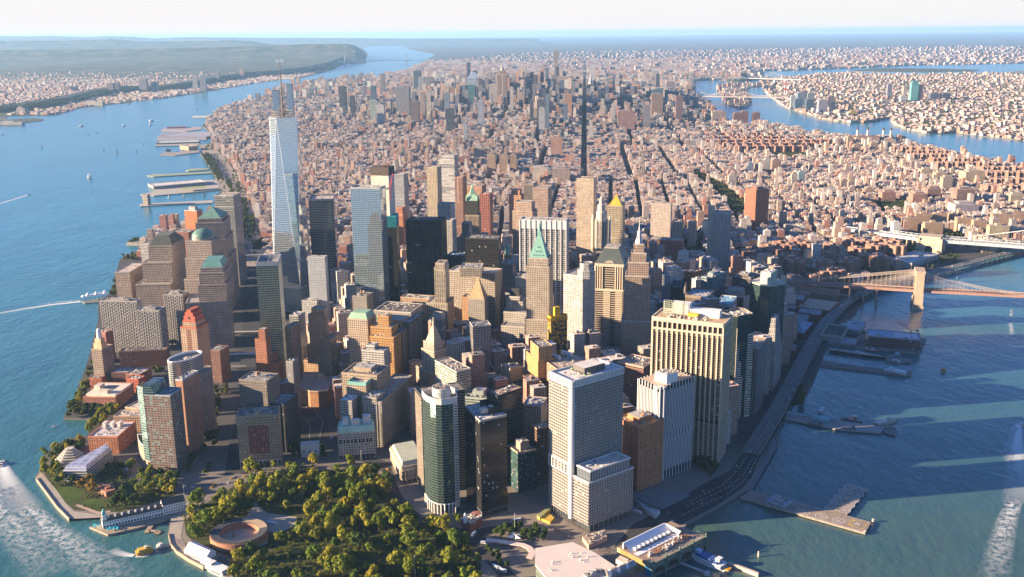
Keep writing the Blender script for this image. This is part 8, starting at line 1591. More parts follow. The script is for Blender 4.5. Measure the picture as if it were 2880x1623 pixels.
add(uns('1',[(-300,470),(0,430),(700,400),(1500,330),(2200,260),(2576,240),(2576,205),(1700,215),(900,240),(0,300),(-300,310)],3),-.3,320,150,60,45,70,h_low(8,16,.05,20,40),COLQ,keep=.28)
Bx=np.concatenate([s[0]for s in SETS]);Cx=np.concatenate([s[1]for s in SETS])
manh=np.array([p[:2]for p in MANH]);nq=sum(len(s[0])for s in SETS[:8]);ok=np.ones(len(Bx),bool)
for fx,fy in((-1,-1),(1,-1),(1,1),(-1,1)):
 ca,sa=np.cos(Bx[:,4]),np.sin(Bx[:,4]);gx,gy=Bx[:,0]+1.35*(fx*Bx[:,2]*ca-fy*Bx[:,3]*sa),Bx[:,1]+1.35*(fx*Bx[:,2]*sa+fy*Bx[:,3]*ca);ok[:nq]&=inside(gx[:nq],gy[:nq],manh)
ok&=free(Bx)
for h in PARKS:ok&=~inside(Bx[:,0],Bx[:,1],h)
Bx,Cx=Bx[ok],Cx[ok]
RC=np.array([(.62,.55,.49),(.46,.41,.37),(.28,.26,.25),(.68,.62,.58),(.54,.44,.37),(.55,.36,.29)]);Rx=RC[rg.integers(0,len(RC),len(Bx))]*rg.uniform(.85,1.15,(len(Bx),1))
def boxes_mesh(name,B,c,rc,windows=True):
 n=len(B);ca,sa=np.cos(B[:,4]),np.sin(B[:,4]);V=np.zeros((n,8,3),np.float32)
 for i,(fx,fy)in enumerate(((-1,-1),(1,-1),(1,1),(-1,1))):
  x=B[:,0]+fx*B[:,2]*ca-fy*B[:,3]*sa;y=B[:,1]+fx*B[:,2]*sa+fy*B[:,3]*ca
  V[:,i]=np.c_[x,y,B[:,5]];V[:,i+4]=np.c_[x,y,B[:,6]]
 F=np.array([[0,1,5,4],[1,2,6,5],[2,3,7,6],[3,0,4,7],[4,5,6,7]]);idx=(F[None]+(np.arange(n)*8)[:,None,None]).reshape(-1).astype(np.int32)
 fl=np.maximum(1,np.round((B[:,6]-B[:,5])/3.6));o=rg.integers(0,400,n).astype(float)*(1 if windows else 0)-(0 if windows else 1000);uv=np.zeros((n,5,4,2),np.float32)
 for f,hw in enumerate((2,3,2,3)):
  nb=np.maximum(1,np.round(B[:,hw]*2/3.4));uv[:,f,0]=np.c_[o,o];uv[:,f,1]=np.c_[o+nb,o];uv[:,f,2]=np.c_[o+nb,o+fl];uv[:,f,3]=np.c_[o,o+fl]
 uv[:,4]=-5;col=np.ones((n,5,4,4),np.float32);col[:,:4,:,:3]=c[:,None,None];col[:,4,:,:3]=rc[:,None]
 me=bpy.data.meshes.new(name);fill_mesh(me,V.reshape(-1,3),idx,np.full(n*5,4,np.int32),uv.reshape(-1,2),np.tile(np.array([0,0,0,0,1],np.int32),n),False,col.reshape(-1,4))
 me.materials.append(CITY);me.materials.append(ROOFM);ob=bpy.data.objects.new(name,me);COL.objects.link(ob);return ob
bv,bf=[],[]
def solid(p,z0,z1):
 i=len(bv);n=len(p);bv.extend([(float(q[0]),float(q[1]),z0)for q in p]+[(float(q[0]),float(q[1]),float(z1))for q in p]);bf.append([i+n+k for k in range(n)])
 for k in range(n):j=(k+1)%n;bf.append([i+k,i+j,i+n+j,i+n+k])
bpy.context.view_layer.update()
for o in list(COL.objects):
 if o.type=='MESH' and o.name.split('.')[0]in('walls','glass_walls','glass_facets','curved_glass_wall','office_tower','tower','residential_tower','apartment_block','apartment_slab','lower_walls','white_piers'):
  i=len(bv);mw=o.matrix_world;vs=np.zeros(len(o.data.vertices)*3,np.float32);o.data.vertices.foreach_get('co',vs);lo_=np.array(o.matrix_world.translation);bv.extend(map(tuple,(vs.reshape(-1,3)+lo_).tolist()));bf.extend([[i+k for k in p.vertices]for p in o.data.polygons])
order=np.argsort(Bx[:,1]);near=order[Bx[order,1]<5200]
for k in near:
 b=Bx[k];p=rect(b[:2],2*b[2],2*b[3],b[4]);solid(p,b[5],b[6])
tree_=BVHTree.FromPolygons(bv,bf,all_triangles=False);eye=Vector((0,0,CAM_H))
pxx,pyy,D=proj(np.c_[Bx[:,0],Bx[:,1],Bx[:,6]]);size=(2*Bx[:,2]/D)*((Bx[:,6]-Bx[:,5]+1.2*Bx[:,3])/D)
cand=[k for k in np.argsort(-size)if Bx[k,1]<5200 and 0<pxx[k]<2880 and 0<pyy[k]<1623]
def seen(k):
 b=Bx[k];hits=0;ca,sa=math.cos(b[4]),math.sin(b[4])
 for fx,fy,z in((0,0,b[6]+.3),(-.8,-.8,b[6]+.3),(.8,-.8,b[6]+.3),(0,-1.02,b[5]*.4+b[6]*.6)):
  t=Vector((b[0]+fx*b[2]*ca-fy*b[3]*sa,b[1]+fx*b[2]*sa+fy*b[3]*ca,z));d=t-eye;r=tree_.ray_cast(eye,d.normalized(),d.length-1.0);hits+=r[0]is None
 return hits>=2
pick={'low':[],'high':[]};taken=np.zeros(len(Bx),bool)
for k in cand:
 kind='high' if Bx[k,6]-Bx[k,5]>42 else 'low'
 if len(pick[kind])>=290:
  if all(len(v)>=290 for v in pick.values()):break
  continue
 if seen(k):pick[kind].append(k);taken[k]=True
import re
ANCH=[]
for o in COL.objects:
 if o.get('category')in('tower','skyscraper','building','bridge','garage','museum','fort','power station')and o.get('label')and not o.get('group'):
  s=re.split(r' (?:with|beside|behind|in front|between|under|stepping|right|left|near|at|by|on|standing|reflecting|facing|running|among|above|below|before|beyond|partly|wrapped|across|alone|from|of|in|over|curving|nearest|ending|leading|along|inside|second|narrowing|sprinkled|squeezed|projecting|north|inland|tallest|until|farther) ',o['label'])[0]
  x,y,d=proj([[o.location[0],o.location[1],40]]);ANCH.append((float(x[0]),float(y[0]),s,o.location.copy()))
short={}
for a in ANCH:short[a[2]]=short.get(a[2],0)+1
ANCH=[a for a in ANCH if short[a[2]]==1 and 2<=len(a[2].split())<=8]
def colour(c):
 r,g,b=c;l=(r+g+b)/3
 if r>1.75*b and l<.27:return 'brick red' if r>1.9*g else 'brown'
 if l>.47:return 'cream white'
 if r>1.5*b:return 'tan' if l>.33 else 'reddish tan'
 if l<.17:return 'dark'
 return 'pale grey' if l>.33 else 'grey brown'
ORD=['','second ','third ','fourth ','fifth ','sixth ','seventh ','eighth ','ninth ','tenth ','eleventh ','twelfth ','thirteenth ','fourteenth '];cnt={}
for kind in('low','high'):
 for k in pick[kind]:
  b=Bx[k];x,y=pxx[k],pyy[k];a=min(ANCH,key=lambda a:(a[0]-x)**2+((a[1]-y)*1.6)**2);dx=x-a[0];rel='beyond' if abs(dx)<25 and b[1]>a[3][1]else 'before' if abs(dx)<25 else 'right of' if dx>0 else 'left of'
  rf='pale' if Rx[k].mean()>.45 else 'dark' if Rx[k].mean()<.24 else 'tan'
  base=f"{colour(Cx[k])} {'low house' if kind == 'low' and b[6]-b[5] < 20 else 'loft building' if kind == 'low' else 'tall block'} with {rf} roof {rel} the {a[2]}"
  i=cnt.get(base,0);cnt[base]=i+1;lab=ORD[min(i,13)]+base;lab=' '.join(lab.split()[:16])
  p=rect(b[:2],2*b[2],2*b[3],b[4]);h=b[6];R=random.Random(int(k));vols=[(p,b[5],h)]
  if kind=='high' and R.random()<.5:vols=[(p,b[5],b[5]+(h-b[5])*.72),(shrink(p,.76),b[5]+(h-b[5])*.72,h)];p=shrink(p,.76)
  u,v=R.uniform(.1,.5),R.uniform(.2,.5);vols.append((sub(p,u,u+.28,v,v+.25),h,h+R.uniform(2.5,4.5)))
  if R.random()<.6:u,v=R.uniform(.5,.8),R.uniform(.1,.7);vols.append((sub(p,u,u+.12,v,v+.12),h,h+R.uniform(1.5,3)))
  slab_obj('low_rise_building' if kind=='low' else 'high_rise_building',lab,'building',vols,tuple(Cx[k]),tuple(Rx[k]),'low buildings of the older streets' if kind=='low' else 'taller blocks among the older streets',bay=3.4,flr=3.6)
rest=~taken;Br,Cr,Rr_=Bx[rest],Cx[rest],Rx[rest]
far_m=Br[:,1]>5200
for nm,m_,lab in(('city_blocks',~far_m,'mass of small tan and brick buildings filling the older streets'),('distant_city',far_m,'hazy mass of far buildings stretching to the horizon')):
 o=boxes_mesh(nm,Br[m_],Cr[m_],Rr_[m_]);tag(o,lab,'buildings',None,'stuff')
nb_=Br[(Br[:,1]<6500)];K_=[]
for rep in range(2):
 q=nb_.copy();t=rg.uniform(-.55,.55,(len(q),2));ca,sa=np.cos(q[:,4]),np.sin(q[:,4]);ox,oy=t[:,0]*q[:,2],t[:,1]*q[:,3];q[:,0]+=ox*ca-oy*sa;q[:,1]+=ox*sa+oy*ca;q[:,5]=nb_[:,6];q[:,6]=nb_[:,6]+rg.uniform(1.5,4.5,len(q));q[:,2]*=rg.uniform(.15,.4,len(q));q[:,3]*=rg.uniform(.15,.35,len(q));K_.append(q[rg.random(len(q))<(.75 if rep==0 else .5)])
K_=np.concatenate(K_);cc=np.array(COLS)[rg.integers(0,len(COLS),len(K_))];tag(boxes_mesh('roof_houses',K_,cc,RC[rg.integers(0,len(RC),len(K_))],False),'scattered roof houses and stair heads on the small buildings','roof houses',None,'stuff')
print('small buildings',len(Bx),'picked',{k:len(v)for k,v in pick.items()})
#trees
def leaf_mat(name,cols):
 m,t,b=_nt(name);oi=N(t,'ShaderNodeObjectInfo').outputs['Random'];g=N(t,'ShaderNodeNewGeometry').outputs['Random Per Island'];cr_=N(t,'ShaderNodeValToRGB');e=cr_.color_ramp.elements
 for i,c in enumerate(cols):
  x=e[i]if i<2 else e.new(i/(len(cols)-1));x.position=i/(len(cols)-1);x.color=(*c,1)
 n=ramp(t,noise_(t,.11,3,.6,coords(t)),.3,.7)
 t.links.new(math_(t,'ADD',math_(t,'MULTIPLY',oi,.55),math_(t,'ADD',math_(t,'MULTIPLY',g,.2),math_(t,'MULTIPLY',n,.25))),cr_.inputs[0]);t.links.new(cr_.outputs[0],b.inputs['Base Color']);b.inputs['Roughness'].default_value=.75;b.inputs['Specular IOR Level'].default_value=.25
 tr=N(t,'ShaderNodeBsdfTranslucent');t.links.new(cr_.outputs[0],tr.inputs[0]);mx=N(t,'ShaderNodeMixShader');mx.inputs[0].default_value=.3;t.links.new(b.outputs[0],mx.inputs[1]);t.links.new(tr.outputs[0],mx.inputs[2]);t.links.new(mx.outputs[0],t.nodes['Material Output'].inputs[0]);return m
LEAF=leaf_mat('foliage',[(.05,.10,.012),(.11,.165,.014),(.21,.22,.016),(.32,.265,.018),(.35,.21,.02)])
DLEAF=leaf_mat('dark_foliage',[(.03,.06,.012),(.05,.085,.014),(.085,.11,.016)])
GOLD_L=leaf_mat('golden_foliage',[(.18,.14,.01),(.26,.16,.012),(.28,.13,.012)])
BARK=plain((.10,.075,.055))
def leaves(seed,n,R,H0,H1,s,blobs=9):
 r=np.random.default_rng(seed);bc=r.normal(size=(blobs,3));bc/=np.linalg.norm(bc,axis=1)[:,None];bc*=(r.random((blobs,1))**.5)*.74;bc[0]=0;br=r.uniform(.24,.44,blobs)
 k=r.integers(0,blobs,n);d=r.normal(size=(n,3));d/=np.linalg.norm(d,axis=1)[:,None];d[:,2]=np.abs(d[:,2])*np.where(r.random(n)<.75,1,-1)
 p=bc[k]+d*br[k][:,None]*r.uniform(.75,1.05,(n,1));nr=d+r.normal(size=(n,3))*.35;nr/=np.linalg.norm(nr,axis=1)[:,None]
 sc=np.array([R,R,(H1-H0)/2]);p=p*sc+[0,0,(H0+H1)/2];t=np.cross(nr,r.normal(size=(n,3)));t/=np.linalg.norm(t,axis=1)[:,None];b=np.cross(nr,t);ss=s*r.uniform(.7,1.3,(n,1))
 return np.stack([p-t*ss-b*ss*.7,p+t*ss-b*ss*.7,p+t*ss+b*ss*.7,p-t*ss+b*ss*.7],1)
def leaf_obj(name,Q,mat):
 me=bpy.data.meshes.new(name);n=len(Q);fill_mesh(me,Q.reshape(-1,3),np.arange(n*4,dtype=np.int32),np.full(n,4,np.int32));me.materials.append(mat);return me
PROTO=[]
for i in range(7):
 R=random.Random(i);H1,rr=R.uniform(13,17),R.uniform(5.2,7.2);cm=leaf_obj('crown',leaves(i+3,820,rr,2.6,H1,.62,15),(LEAF,LEAF,LEAF,LEAF,LEAF,DLEAF,GOLD_L)[i])
 m=MB();m.bar((0,0,0),(.2,.1,5),(.42,.3),n=7)
 for j in range(6):a=j*1.05;m.bar((.15,.1,3.6+j*.3),(rr*.6*math.cos(a),rr*.6*math.sin(a),H1*.68+R.uniform(-1.5,1.5)),(.2,.06),n=5)
 t=m.build('trunk',BARK);tm=t.data;bpy.data.objects.remove(t);PROTO.append((cm,tm))
for i in range(2):
 cm=leaf_obj('crown',leaves(i+30,420,2.2,1.2,12,.5,9),DLEAF);m=MB();m.bar((0,0,0),(0,0,8),(.25,.1),n=6);t=m.build('trunk',BARK);tm=t.data;bpy.data.objects.remove(t);PROTO.append((cm,tm))
NT=[0]
def plant(pos,kind,s,label,group,z=3.0):
 if NT[0]>=300:return
 NT[0]+=1;r=thing('tree',(*pos,z),label,'tree',group);a=rnd.uniform(0,6.28)
 for nm,me in(('crown',PROTO[kind][0]),('trunk',PROTO[kind][1])):
  o=bpy.data.objects.new(nm,me);o.parent=r;COL.objects.link(o)
 r.rotation_euler=(0,0,a);r.scale=(s,s,s*rnd.uniform(.9,1.15))
def scatter(poly,n,dmin,holes=(),tries=6000,lim=None):
 P=np.array([p[:2]for p in poly]);lo,hi=P.min(0),P.max(0);out=[];R=random.Random(len(poly)*17+n)
 for _ in range(tries):
  q=np.array([R.uniform(lo[0],hi[0]),R.uniform(lo[1],hi[1])])
  if not inside(np.array([q[0]]),np.array([q[1]]),P)[0]or any(inside(np.array([q[0]]),np.array([q[1]]),h)[0]for h in holes):continue
  x,y,_d=proj([[*q,6]]);
  if not(-40<x[0]<2920 and y[0]<1680):continue
  if all(np.hypot(*(q-o))>dmin for o in out):out.append(q)
  if len(out)>=n:break
 return out
FORT=ring(un('7',1800,1130,8),44);PLAZA=uns('7',[(1400,1240),(1660,1060),(1850,1000),(1900,930),(1960,930),(2010,970),(2230,1000),(2240,1060),(2100,1120),(2020,1110),(2010,1200),(1900,1260),(1750,1300),(1640,1452),(1300,1452)],3);LAWN=[uns('7',q,3)for q in([(2060,985),(2130,955),(2220,975),(2180,1008)],[(2400,690),(2576,690),(2576,770),(2400,780)],[(600,905),(690,852),(815,888),(745,952)],[(395,790),(520,765),(640,800),(600,870),(520,915),(450,860)])]
for q in scatter(BATT,152,9.5,[FORT,PLAZA]+LAWN):plant(q,rnd.choice((0,1,2,3,4,0,1,2,3,4,5)),rnd.uniform(.95,1.8),'olive and gold autumn tree in the dense grove of the waterfront park','park grove trees')
for q in scatter(uns('7',[(960,780),(1150,750),(1330,770),(1330,850),(1180,850),(980,815)],3),14,8):plant(q,rnd.choice((2,3)),1.0,'clipped olive tree in the long row behind the pier house','clipped row of trees')
for q in scatter(uns('7',[(600,800),(660,760),(720,780),(700,830),(620,840)],3),4,6):plant(q,6,1.1,'orange-gold autumn tree beside the little brick arch','orange trees by the brick arch')
for q in scatter(uns('7',[(310,700),(340,540),(430,480),(640,440),(690,500),(560,520),(430,560),(420,650),(500,690),(560,760),(420,760)],3),22,8):plant(q,rnd.choice((0,1,5,5)),1.0,'dark green tree around the stepped six-sided museum','trees round the stepped museum')
for q in scatter(uns('7',[(790,860),(900,830),(1050,860),(1010,930),(870,950),(800,920)],3),8,10):plant(q,5,1.1,'dark tree on the lawn side of the pier house','trees by the pier house lawn')
for q in scatter(uns('7',[(990,600),(1080,690),(1330,700),(1340,740),(1200,760),(1060,730),(980,660),(800,690),(820,640),(930,650)],3),16,9):plant(q,rnd.choice((0,1,5,5)),.95,'tree along the kerb before the glass and brick tower','kerb trees by the glass and brick tower')
for q in scatter(uns('M',[(0,1000),(150,960),(60,1300),(0,1400)],3),6,7):plant(q,0,.8,'yellow-green tree west of the stepped museum','trees west of the museum')
for q in scatter(uns('M',[(560,600),(700,450),(900,330),(980,340),(800,560),(640,680),(500,760),(470,720)],3),16,9):plant(q,rnd.choice((2,3)),1.0,'bright olive tree along the cove walk beside the orange brick block','cove walk trees')
for q in scatter(uns('M',[(170,480),(250,330),(420,350),(720,360),(700,480),(420,480)],3),8,9):plant(q,5,.9,'dark round tree in front of the salmon brick courtyard block','dark trees before the salmon block')
for q in scatter(uns('L',[(0,1290),(20,1060),(120,960),(150,1000),(60,1150),(30,1300)],3),8,9):plant(q,2,.85,'olive tree on the river walk west of the salmon brick block','river walk trees')
for q in scatter(uns('K',[(1060,830),(1300,740),(1480,690),(1570,760),(1350,860),(1120,870)],3),10,7):plant(q,5,.75,'small dark tree in the plaza garden left of the petal pavilion','plaza garden trees')
for q in scatter(uns('K',[(1660,720),(1780,700),(1950,860),(1880,920),(1640,900),(1510,860),(1580,800),(1700,830)],3),10,7):plant(q,5,.75,'small dark tree in the plaza garden right of the petal pavilion','plaza garden trees by the grid tower')
for q in scatter(uns('K',[(990,1030),(1200,1130),(1350,1330),(1240,1320),(1080,1150)],3),8,7):plant(q,5,.6,'dark tree on the planted island inside the curved canopy','planted island trees')
for x,y in((560,600),(600,640)):plant(un('K',x,y,3),0,.7,'bright green tree beside the small red brick church house','trees by the church house')
for x,y in((210,1270),(450,1265),(560,1255),(685,1245),(320,1320)):plant(un('G',x,y,3),0,.55,'small street tree before the white arched base','street trees by the arched base')
for q in scatter(uns('G',[(970,1000),(1060,960),(1120,1120),(1000,1190)],3),5,8):plant(q,5,.8,'dark shaded tree left of the white tunnel vent house','vent house trees')
for q in scatter(uns('G',[(1400,1000),(1480,1000),(1500,1130),(1380,1150)],3),4,8):plant(q,5,.8,'dark shaded tree right of the white tunnel vent house','vent house trees on the other side')
wood=[]
def woods(poly,dens,s=1.0,n=70,ls=1.6,z=3.0,clip=False):
 P=np.array([p[:2]for p in poly]);A_=.5*abs(np.dot(P[:,0],np.roll(P[:,1],1))-np.dot(P[:,1],np.roll(P[:,0],1)));k=int(min(2600,A_*dens));lo,hi=P.min(0),P.max(0)
 base=[leaves(50+i,n,6.2*s,1.5,12.5*s,ls,6)for i in range(4)];q=np.random.default_rng(k+5).uniform(lo,hi,(k*8+20,2));ok=inside(q[:,0],q[:,1],P)
 if clip:ok&=inside(q[:,0],q[:,1],manh)
 px_,py_,D=proj(np.c_[q,np.full(len(q),5.0)]);ok&=(px_>-100)&(px_<2980)&(py_<1700)&(D>0)
 for g,q in enumerate(q[ok][:k]):
  c,s_=math.cos(g),math.sin(g);b=base[g%4];wood.append(np.stack([b[...,0]*c-b[...,1]*s_+q[0],b[...,0]*s_+b[...,1]*c+q[1],b[...,2]+z],-1))
for p in PARKS[:5]+PARKS[6:]:woods(p,.012)
woods(PARKS[5],.0007,2.6,30,5)
for k,q in(('1',[(1525,960),(1575,950),(1640,1040),(1690,1150),(1640,1140),(1580,1050)]),('1',[(1780,1180),(1800,1180),(1880,1449),(1850,1449)]),('1',[(1700,1150),(1730,1150),(1800,1300),(1830,1449),(1780,1449),(1760,1300)]),('4',[(1780,80),(1860,60),(1870,320),(1800,430)]),('4',[(1880,180),(1910,180),(1930,300),(1900,340)]),('4',[(1915,380),(1945,380),(1945,440),(1915,440)]),('4',[(1960,370),(2005,370),(2005,430),(1960,430)]),('4',[(700,1290),(760,1000),(750,1290),(690,1430),(630,1430)]),('4',[(830,800),(880,640),(890,780)]),('4',[(935,500),(1060,490),(1060,510),(940,520)]),('4',[(980,372),(1050,368),(1050,385),(980,390)]),('F',[(1090,190),(1170,170),(1170,450),(1110,420)]),('F',[(1525,250),(1710,190),(1715,480),(1560,500),(1525,400)]),('L',[(1120,770),(1280,730),(1290,830),(1120,830)]),('L',[(1360,330),(1530,260),(1530,360),(1380,390)]),('L',[(2000,1050),(2240,1040),(2240,1140),(2010,1140)]),('M',[(1880,640),(2060,600),(2010,1050),(1900,1050)]),('M',[(2180,830),(2260,830),(2230,1060),(2140,1060)]),('M',[(2330,560),(2420,560),(2380,980),(2300,980)]),('M',[(1930,1100),(2080,1080),(2060,1300),(1940,1400)]),('M',[(2200,1280),(2310,1270),(2290,1380),(2220,1420)]),('L',[(1900,1200),(2150,1180),(2130,1440),(1830,1440)]),('D',[(2440,420),(2560,330),(2576,560),(2440,700)]),('D',[(930,1449),(1280,1460),(1200,1700),(930,1650)]),('r' if False else '6',[(1100,640),(1200,640),(1200,680),(1100,690)]),('6',[(1680,380),(1880,430),(1700,470),(1640,440)]),('6',[(1960,310),(2180,300),(2200,330),(1980,340)])):woods(uns(k,q,3),.011)
for q in([(500,268),(510,215),(560,110),(640,0),(690,0),(620,160),(640,240)],[(440,560),(500,470),(650,420),(690,470),(560,500)]):woods(uns('7',q,3),.012,.9)
woods(QUEENS,.00022,2.2,20,3.6);woods(band('chambers','houston'),.0006,.9,40,1.5,clip=True);woods(band('houston','st14'),.0006,.9,36,1.6,clip=True);woods(band('st14','st34'),.0004,1.1,24,2.0,clip=True)
woods(uns('3',[(320,520),(400,560),(450,605),(500,570),(480,520),(400,500)],3),.004,1.4,40,2.4);woods(uns('3',[(330,398),(420,400),(600,385),(600,372),(440,380)],3),.0015,2.0,30,3.5)
for p,q in zip(cl,cl[1:]):woods([p+np.array([30,-20]),q+np.array([30,-20]),q+np.array([-130,0]),p+np.array([-130,0])],.0016,2.2,26,4.5,z=22)
wood2,wood=wood,[]
def under(poly,k,holes):
 P=np.array([p[:2]for p in poly]);lo,hi=P.min(0),P.max(0);base=[leaves(80+i,46,3.4,.1,3.6+i,.55,5)for i in range(4)]
 for _ in range(k):
  q=np.array([rnd.uniform(lo[0],hi[0]),rnd.uniform(lo[1],hi[1])]);a,b=np.array([q[0]]),np.array([q[1]])
  if inside(a,b,P)[0]and not any(inside(a,b,h)[0]for h in holes):wood.append(base[_%4]+np.array([q[0],q[1],3.0]))
under(BATT,2600,[FORT,PLAZA]+LAWN);under(WAGN,260,LAWN)
ob=bpy.data.objects.new('undergrowth',leaf_obj('undergrowth',np.concatenate(wood),leaf_mat('undergrowth_leaves',[(.04,.07,.012),(.08,.11,.014),(.14,.15,.016),(.2,.17,.02)])));COL.objects.link(ob);tag(ob,'low green bushes and young growth under the park trees','bushes',None,'stuff');wood=wood2
o=bpy.data.objects.new('woodland',leaf_obj('woodland',np.concatenate(wood),leaf_mat('woodland_foliage',[(.022,.042,.012),(.038,.06,.012),(.07,.08,.015),(.09,.09,.02)])));COL.objects.link(o);tag(o,'dark green tree masses of the far parks, estates and river strips','woodland',None,'stuff')
#traffic and people
def car_mesh(col,L=4.6,W=1.9,H=1.5):
 m=MB();p=rect((0,0),L,W);m.prism(p,.25,.85,0,p1=shrink(p,.97));q=rect((-.2,0),L*.55,W*.9);m.prism(q,.85,H,1,0,p1=shrink(q,.84))
 for x in(-L*.32,L*.32):
  for y in(-W*.47,W*.47):m.bar((x,y-.1,.33),(x,y+.1,.33),.33,2,8)
 o=m.build('car',[plain(col,.35,var=.03),plain((.02,.025,.03),.15),plain((.02,.02,.02))]);me=o.data;bpy.data.objects.remove(o);return me
def bus_mesh(col):
 m=MB();p=rect((0,0),12,2.6);m.prism(p,.4,3.1,0);m.prism(rect((0,0),11.6,2.64),1.5,2.4,1);m.prism(rect((-1,0),3,1.6),3.1,3.4,0)
 for x in(-3.8,3.6):
  for y in(-1.2,1.2):m.bar((x,y-.15,.5),(x,y+.15,.5),.5,2,8)
 o=m.build('bus',[plain(col,.4,var=.03),plain((.02,.03,.04),.15),plain((.02,.02,.02))]);me=o.data;bpy.data.objects.remove(o);return me
CARS=[car_mesh(c)for c in((.7,.7,.7),(.03,.03,.035),(.3,.31,.33),(.12,.13,.15),(.35,.04,.03),(.05,.09,.2))];TAXI=car_mesh((.75,.36,.01));BUS=bus_mesh((.62,.66,.72))
def traffic(k,pts,n,label,group,z=3.1,taxi=.0,jit=2.5,only=None):
 P=uns(k,pts,z);L=[np.hypot(*(b-a))for a,b in zip(P,P[1:])]
 for i in range(n):
  s=(i+rnd.random())/n*sum(L);j=0
  while s>L[j]and j<len(L)-1:s-=L[j];j+=1
  d=(P[j+1]-P[j])/L[j];c=P[j]+d*s+np.array([-d[1],d[0]])*rnd.uniform(-jit,jit);tx=rnd.random()<taxi
  o=bpy.data.objects.new('taxi' if tx else 'car',TAXI if tx else rnd.choice(CARS));COL.objects.link(o);o.location=(*c,z);o.rotation_euler=(0,0,math.atan2(d[1],d[0]))
  tag(o,('yellow taxi' if tx else 'small car')+' '+label,'taxi' if tx else 'car',('taxis ' if tx else 'cars ')+group)
traffic('9',[(520,530),(620,370),(720,210),(840,0)],26,'on the shaded lower stretch of the elevated highway','on the lower elevated highway',11.1,jit=9)
traffic('6',[(910,1270),(1015,1085),(1175,880),(1330,775)],12,'on the elevated highway beside the pier sheds','on the elevated highway by the piers',11.1,jit=9)
traffic('6',[(1500,705),(1800,625),(2300,495),(2560,430)],14,'on the elevated highway beyond the stone bridge','on the far elevated highway',11.1,jit=9)
traffic('9',[(-250,1120),(0,950),(250,800),(420,680),(500,560)],22,'on the wide shaded road below the white striped tower','on the road below the striped tower',3.2,jit=14)
traffic('K',[(30,640),(200,690),(400,740),(650,770),(900,740)],15,'in the park-side street below the curved glass tower','in the park-side street',3.2,.5,4)
traffic('8',[(250,590),(330,650),(420,830),(480,960)],12,'in the street between the park and the columned building','in the street by the columned building',3.2,.45,5)
traffic('7',[(1280,780),(1500,790),(1650,740),(1850,690),(2100,660),(2450,630)],26,'on the sunlit crossing along the north edge of the park','on the park crossing',3.2,.35,9)
traffic('7',[(930,600),(960,690),(1060,740),(1200,770)],10,'parked along the bend by the glass and brick tower','by the glass and brick tower',3.2,.1,3)
traffic('4',[(1890,1000),(1900,800),(1900,640),(1880,560)],16,'on the shaded wide road by the pink granite towers','on the shaded wide road',3.2,.1,12)
traffic('1',[(1990,1700),(1930,1560),(1850,1400),(1760,1200),(1700,1130)],16,'on the sunlit far part of the wide road','on the sunlit wide road',3.2,.1,12)
traffic('6',[(880,680),(1300,692),(1740,722),(2200,752),(2560,772)],24,'on the deck of the stone suspension bridge','on the stone suspension bridge',40.2,.1,9)
for k,x,y,a,lab in(('K',815,815,1.2,'white bus at the crossing below the church house'),('K',1460,600,.3,'white bus in the shade behind the plaza garden'),('K',1000,945,-.2,'white bus waiting at the start of the curved canopy'),('K',1160,1310,-.75,'front half of the long white bus below the planted island'),('K',1240,1355,-.6,'rear half of the long white bus below the planted island'),('J',820,480,-.7,'white bus between the grid tower and the plaza deck'),('8',350,755,-1.3,'white bus in the street by the columned building'),('7',958,650,-1.4,'white bus on the bend by the glass and brick tower'),('G',1575,825,1.4,'white bus in the dark street left of the green mansard block'),('7',2045,1055,-.3,'white truck parked by the round fort')):
 o=bpy.data.objects.new('truck' if 'truck' in lab else 'bus',BUS);COL.objects.link(o);o.location=(*un(k,x,y,3.1),3.1);o.rotation_euler=(0,0,a);tag(o,lab,'truck' if 'truck' in lab else 'bus')
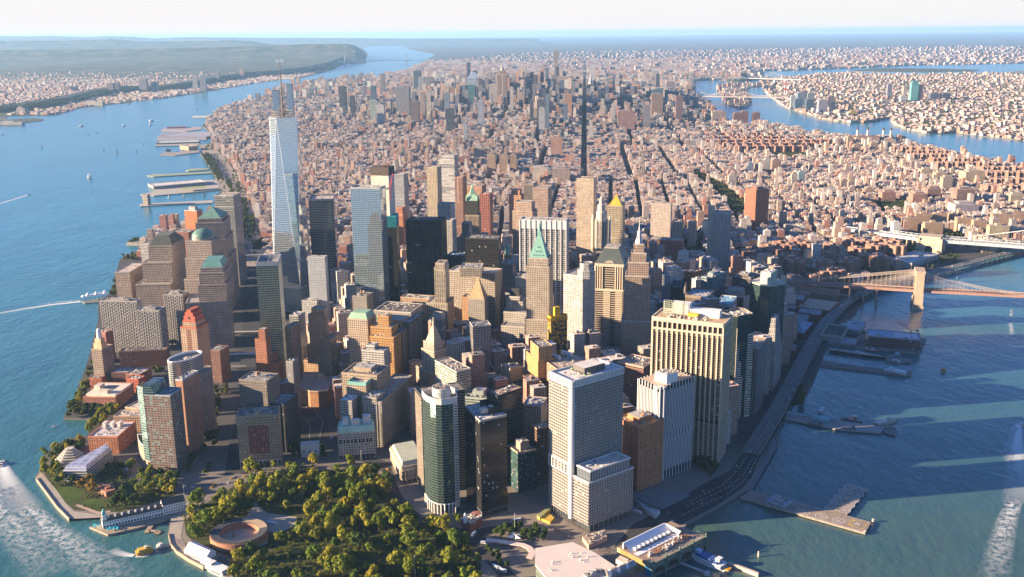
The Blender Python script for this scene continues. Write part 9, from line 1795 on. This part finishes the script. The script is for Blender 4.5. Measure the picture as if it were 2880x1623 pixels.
m=MB();R=random.Random(3)
for k,pts,n in(('7',[(1640,1300),(1720,1290),(1790,1320),(1700,1400),(1640,1350)],130),('7',[(1290,1180),(1330,1230),(1420,1290),(1400,1240),(1330,1160)],50),('K',[(1980,680),(2120,740),(2300,880),(2200,880),(2000,740)],60),('K',[(220,800),(420,860),(600,840),(440,780)],60),('7',[(1400,850),(1600,840),(1560,890),(1400,890)],30),('J',[(150,1040),(420,1000),(480,1100),(300,1130)],60)):
 P=np.array(uns(k,pts,3));lo,hi=P.min(0),P.max(0);g=0
 while g<n:
  q=np.array([R.uniform(lo[0],hi[0]),R.uniform(lo[1],hi[1])])
  if inside(q[:1],q[1:],P)[0]:
   mi=R.randrange(3);m.bar((q[0]-.12,q[1],3.1),(q[0]-.1,q[1],3.95),(.1,.13),mi,5);m.bar((q[0]+.14,q[1],3.1),(q[0]+.1,q[1],3.95),(.1,.13),mi,5);m.bar((q[0],q[1],3.9),(q[0],q[1],4.55),(.2,.24),(mi+1)%3,6);m.lathe(q,[(.05,4.55),(.12,4.65),(.12,4.8),(.03,4.88)],6,3);g+=1
o=m.build('crowd',[plain((.04,.045,.07)),plain((.35,.33,.32)),plain((.22,.06,.05)),plain((.4,.27,.2))]);tag(o,'scattered crowd of tiny strollers on the promenade and plazas','crowd',None,'stuff')
#haze
m,t,b=_nt('haze_air');t.nodes.remove(b);vp=N(t,'ShaderNodeVolumePrincipled');vp.inputs['Color'].default_value=(.37,.66,1.0,1);vp.inputs['Density'].default_value=1.7e-5;vp.inputs['Anisotropy'].default_value=.15
t.links.new(vp.outputs[0],t.nodes['Material Output'].inputs['Volume'])
try:m.cycles.homogeneous_volume=True
except Exception:pass
hb=MB();hb.prism([(-112000,-13000),(112000,-13000),(112000,127000),(-112000,127000)],-4,650);i=len(hb.v);hb.poly([(-112000,127000,-4),(112000,127000,-4),(112000,-13000,-4),(-112000,-13000,-4)]);o=hb.build('haze',m);o['kind']='stuff';o['label']='thin blue haze over the far land'
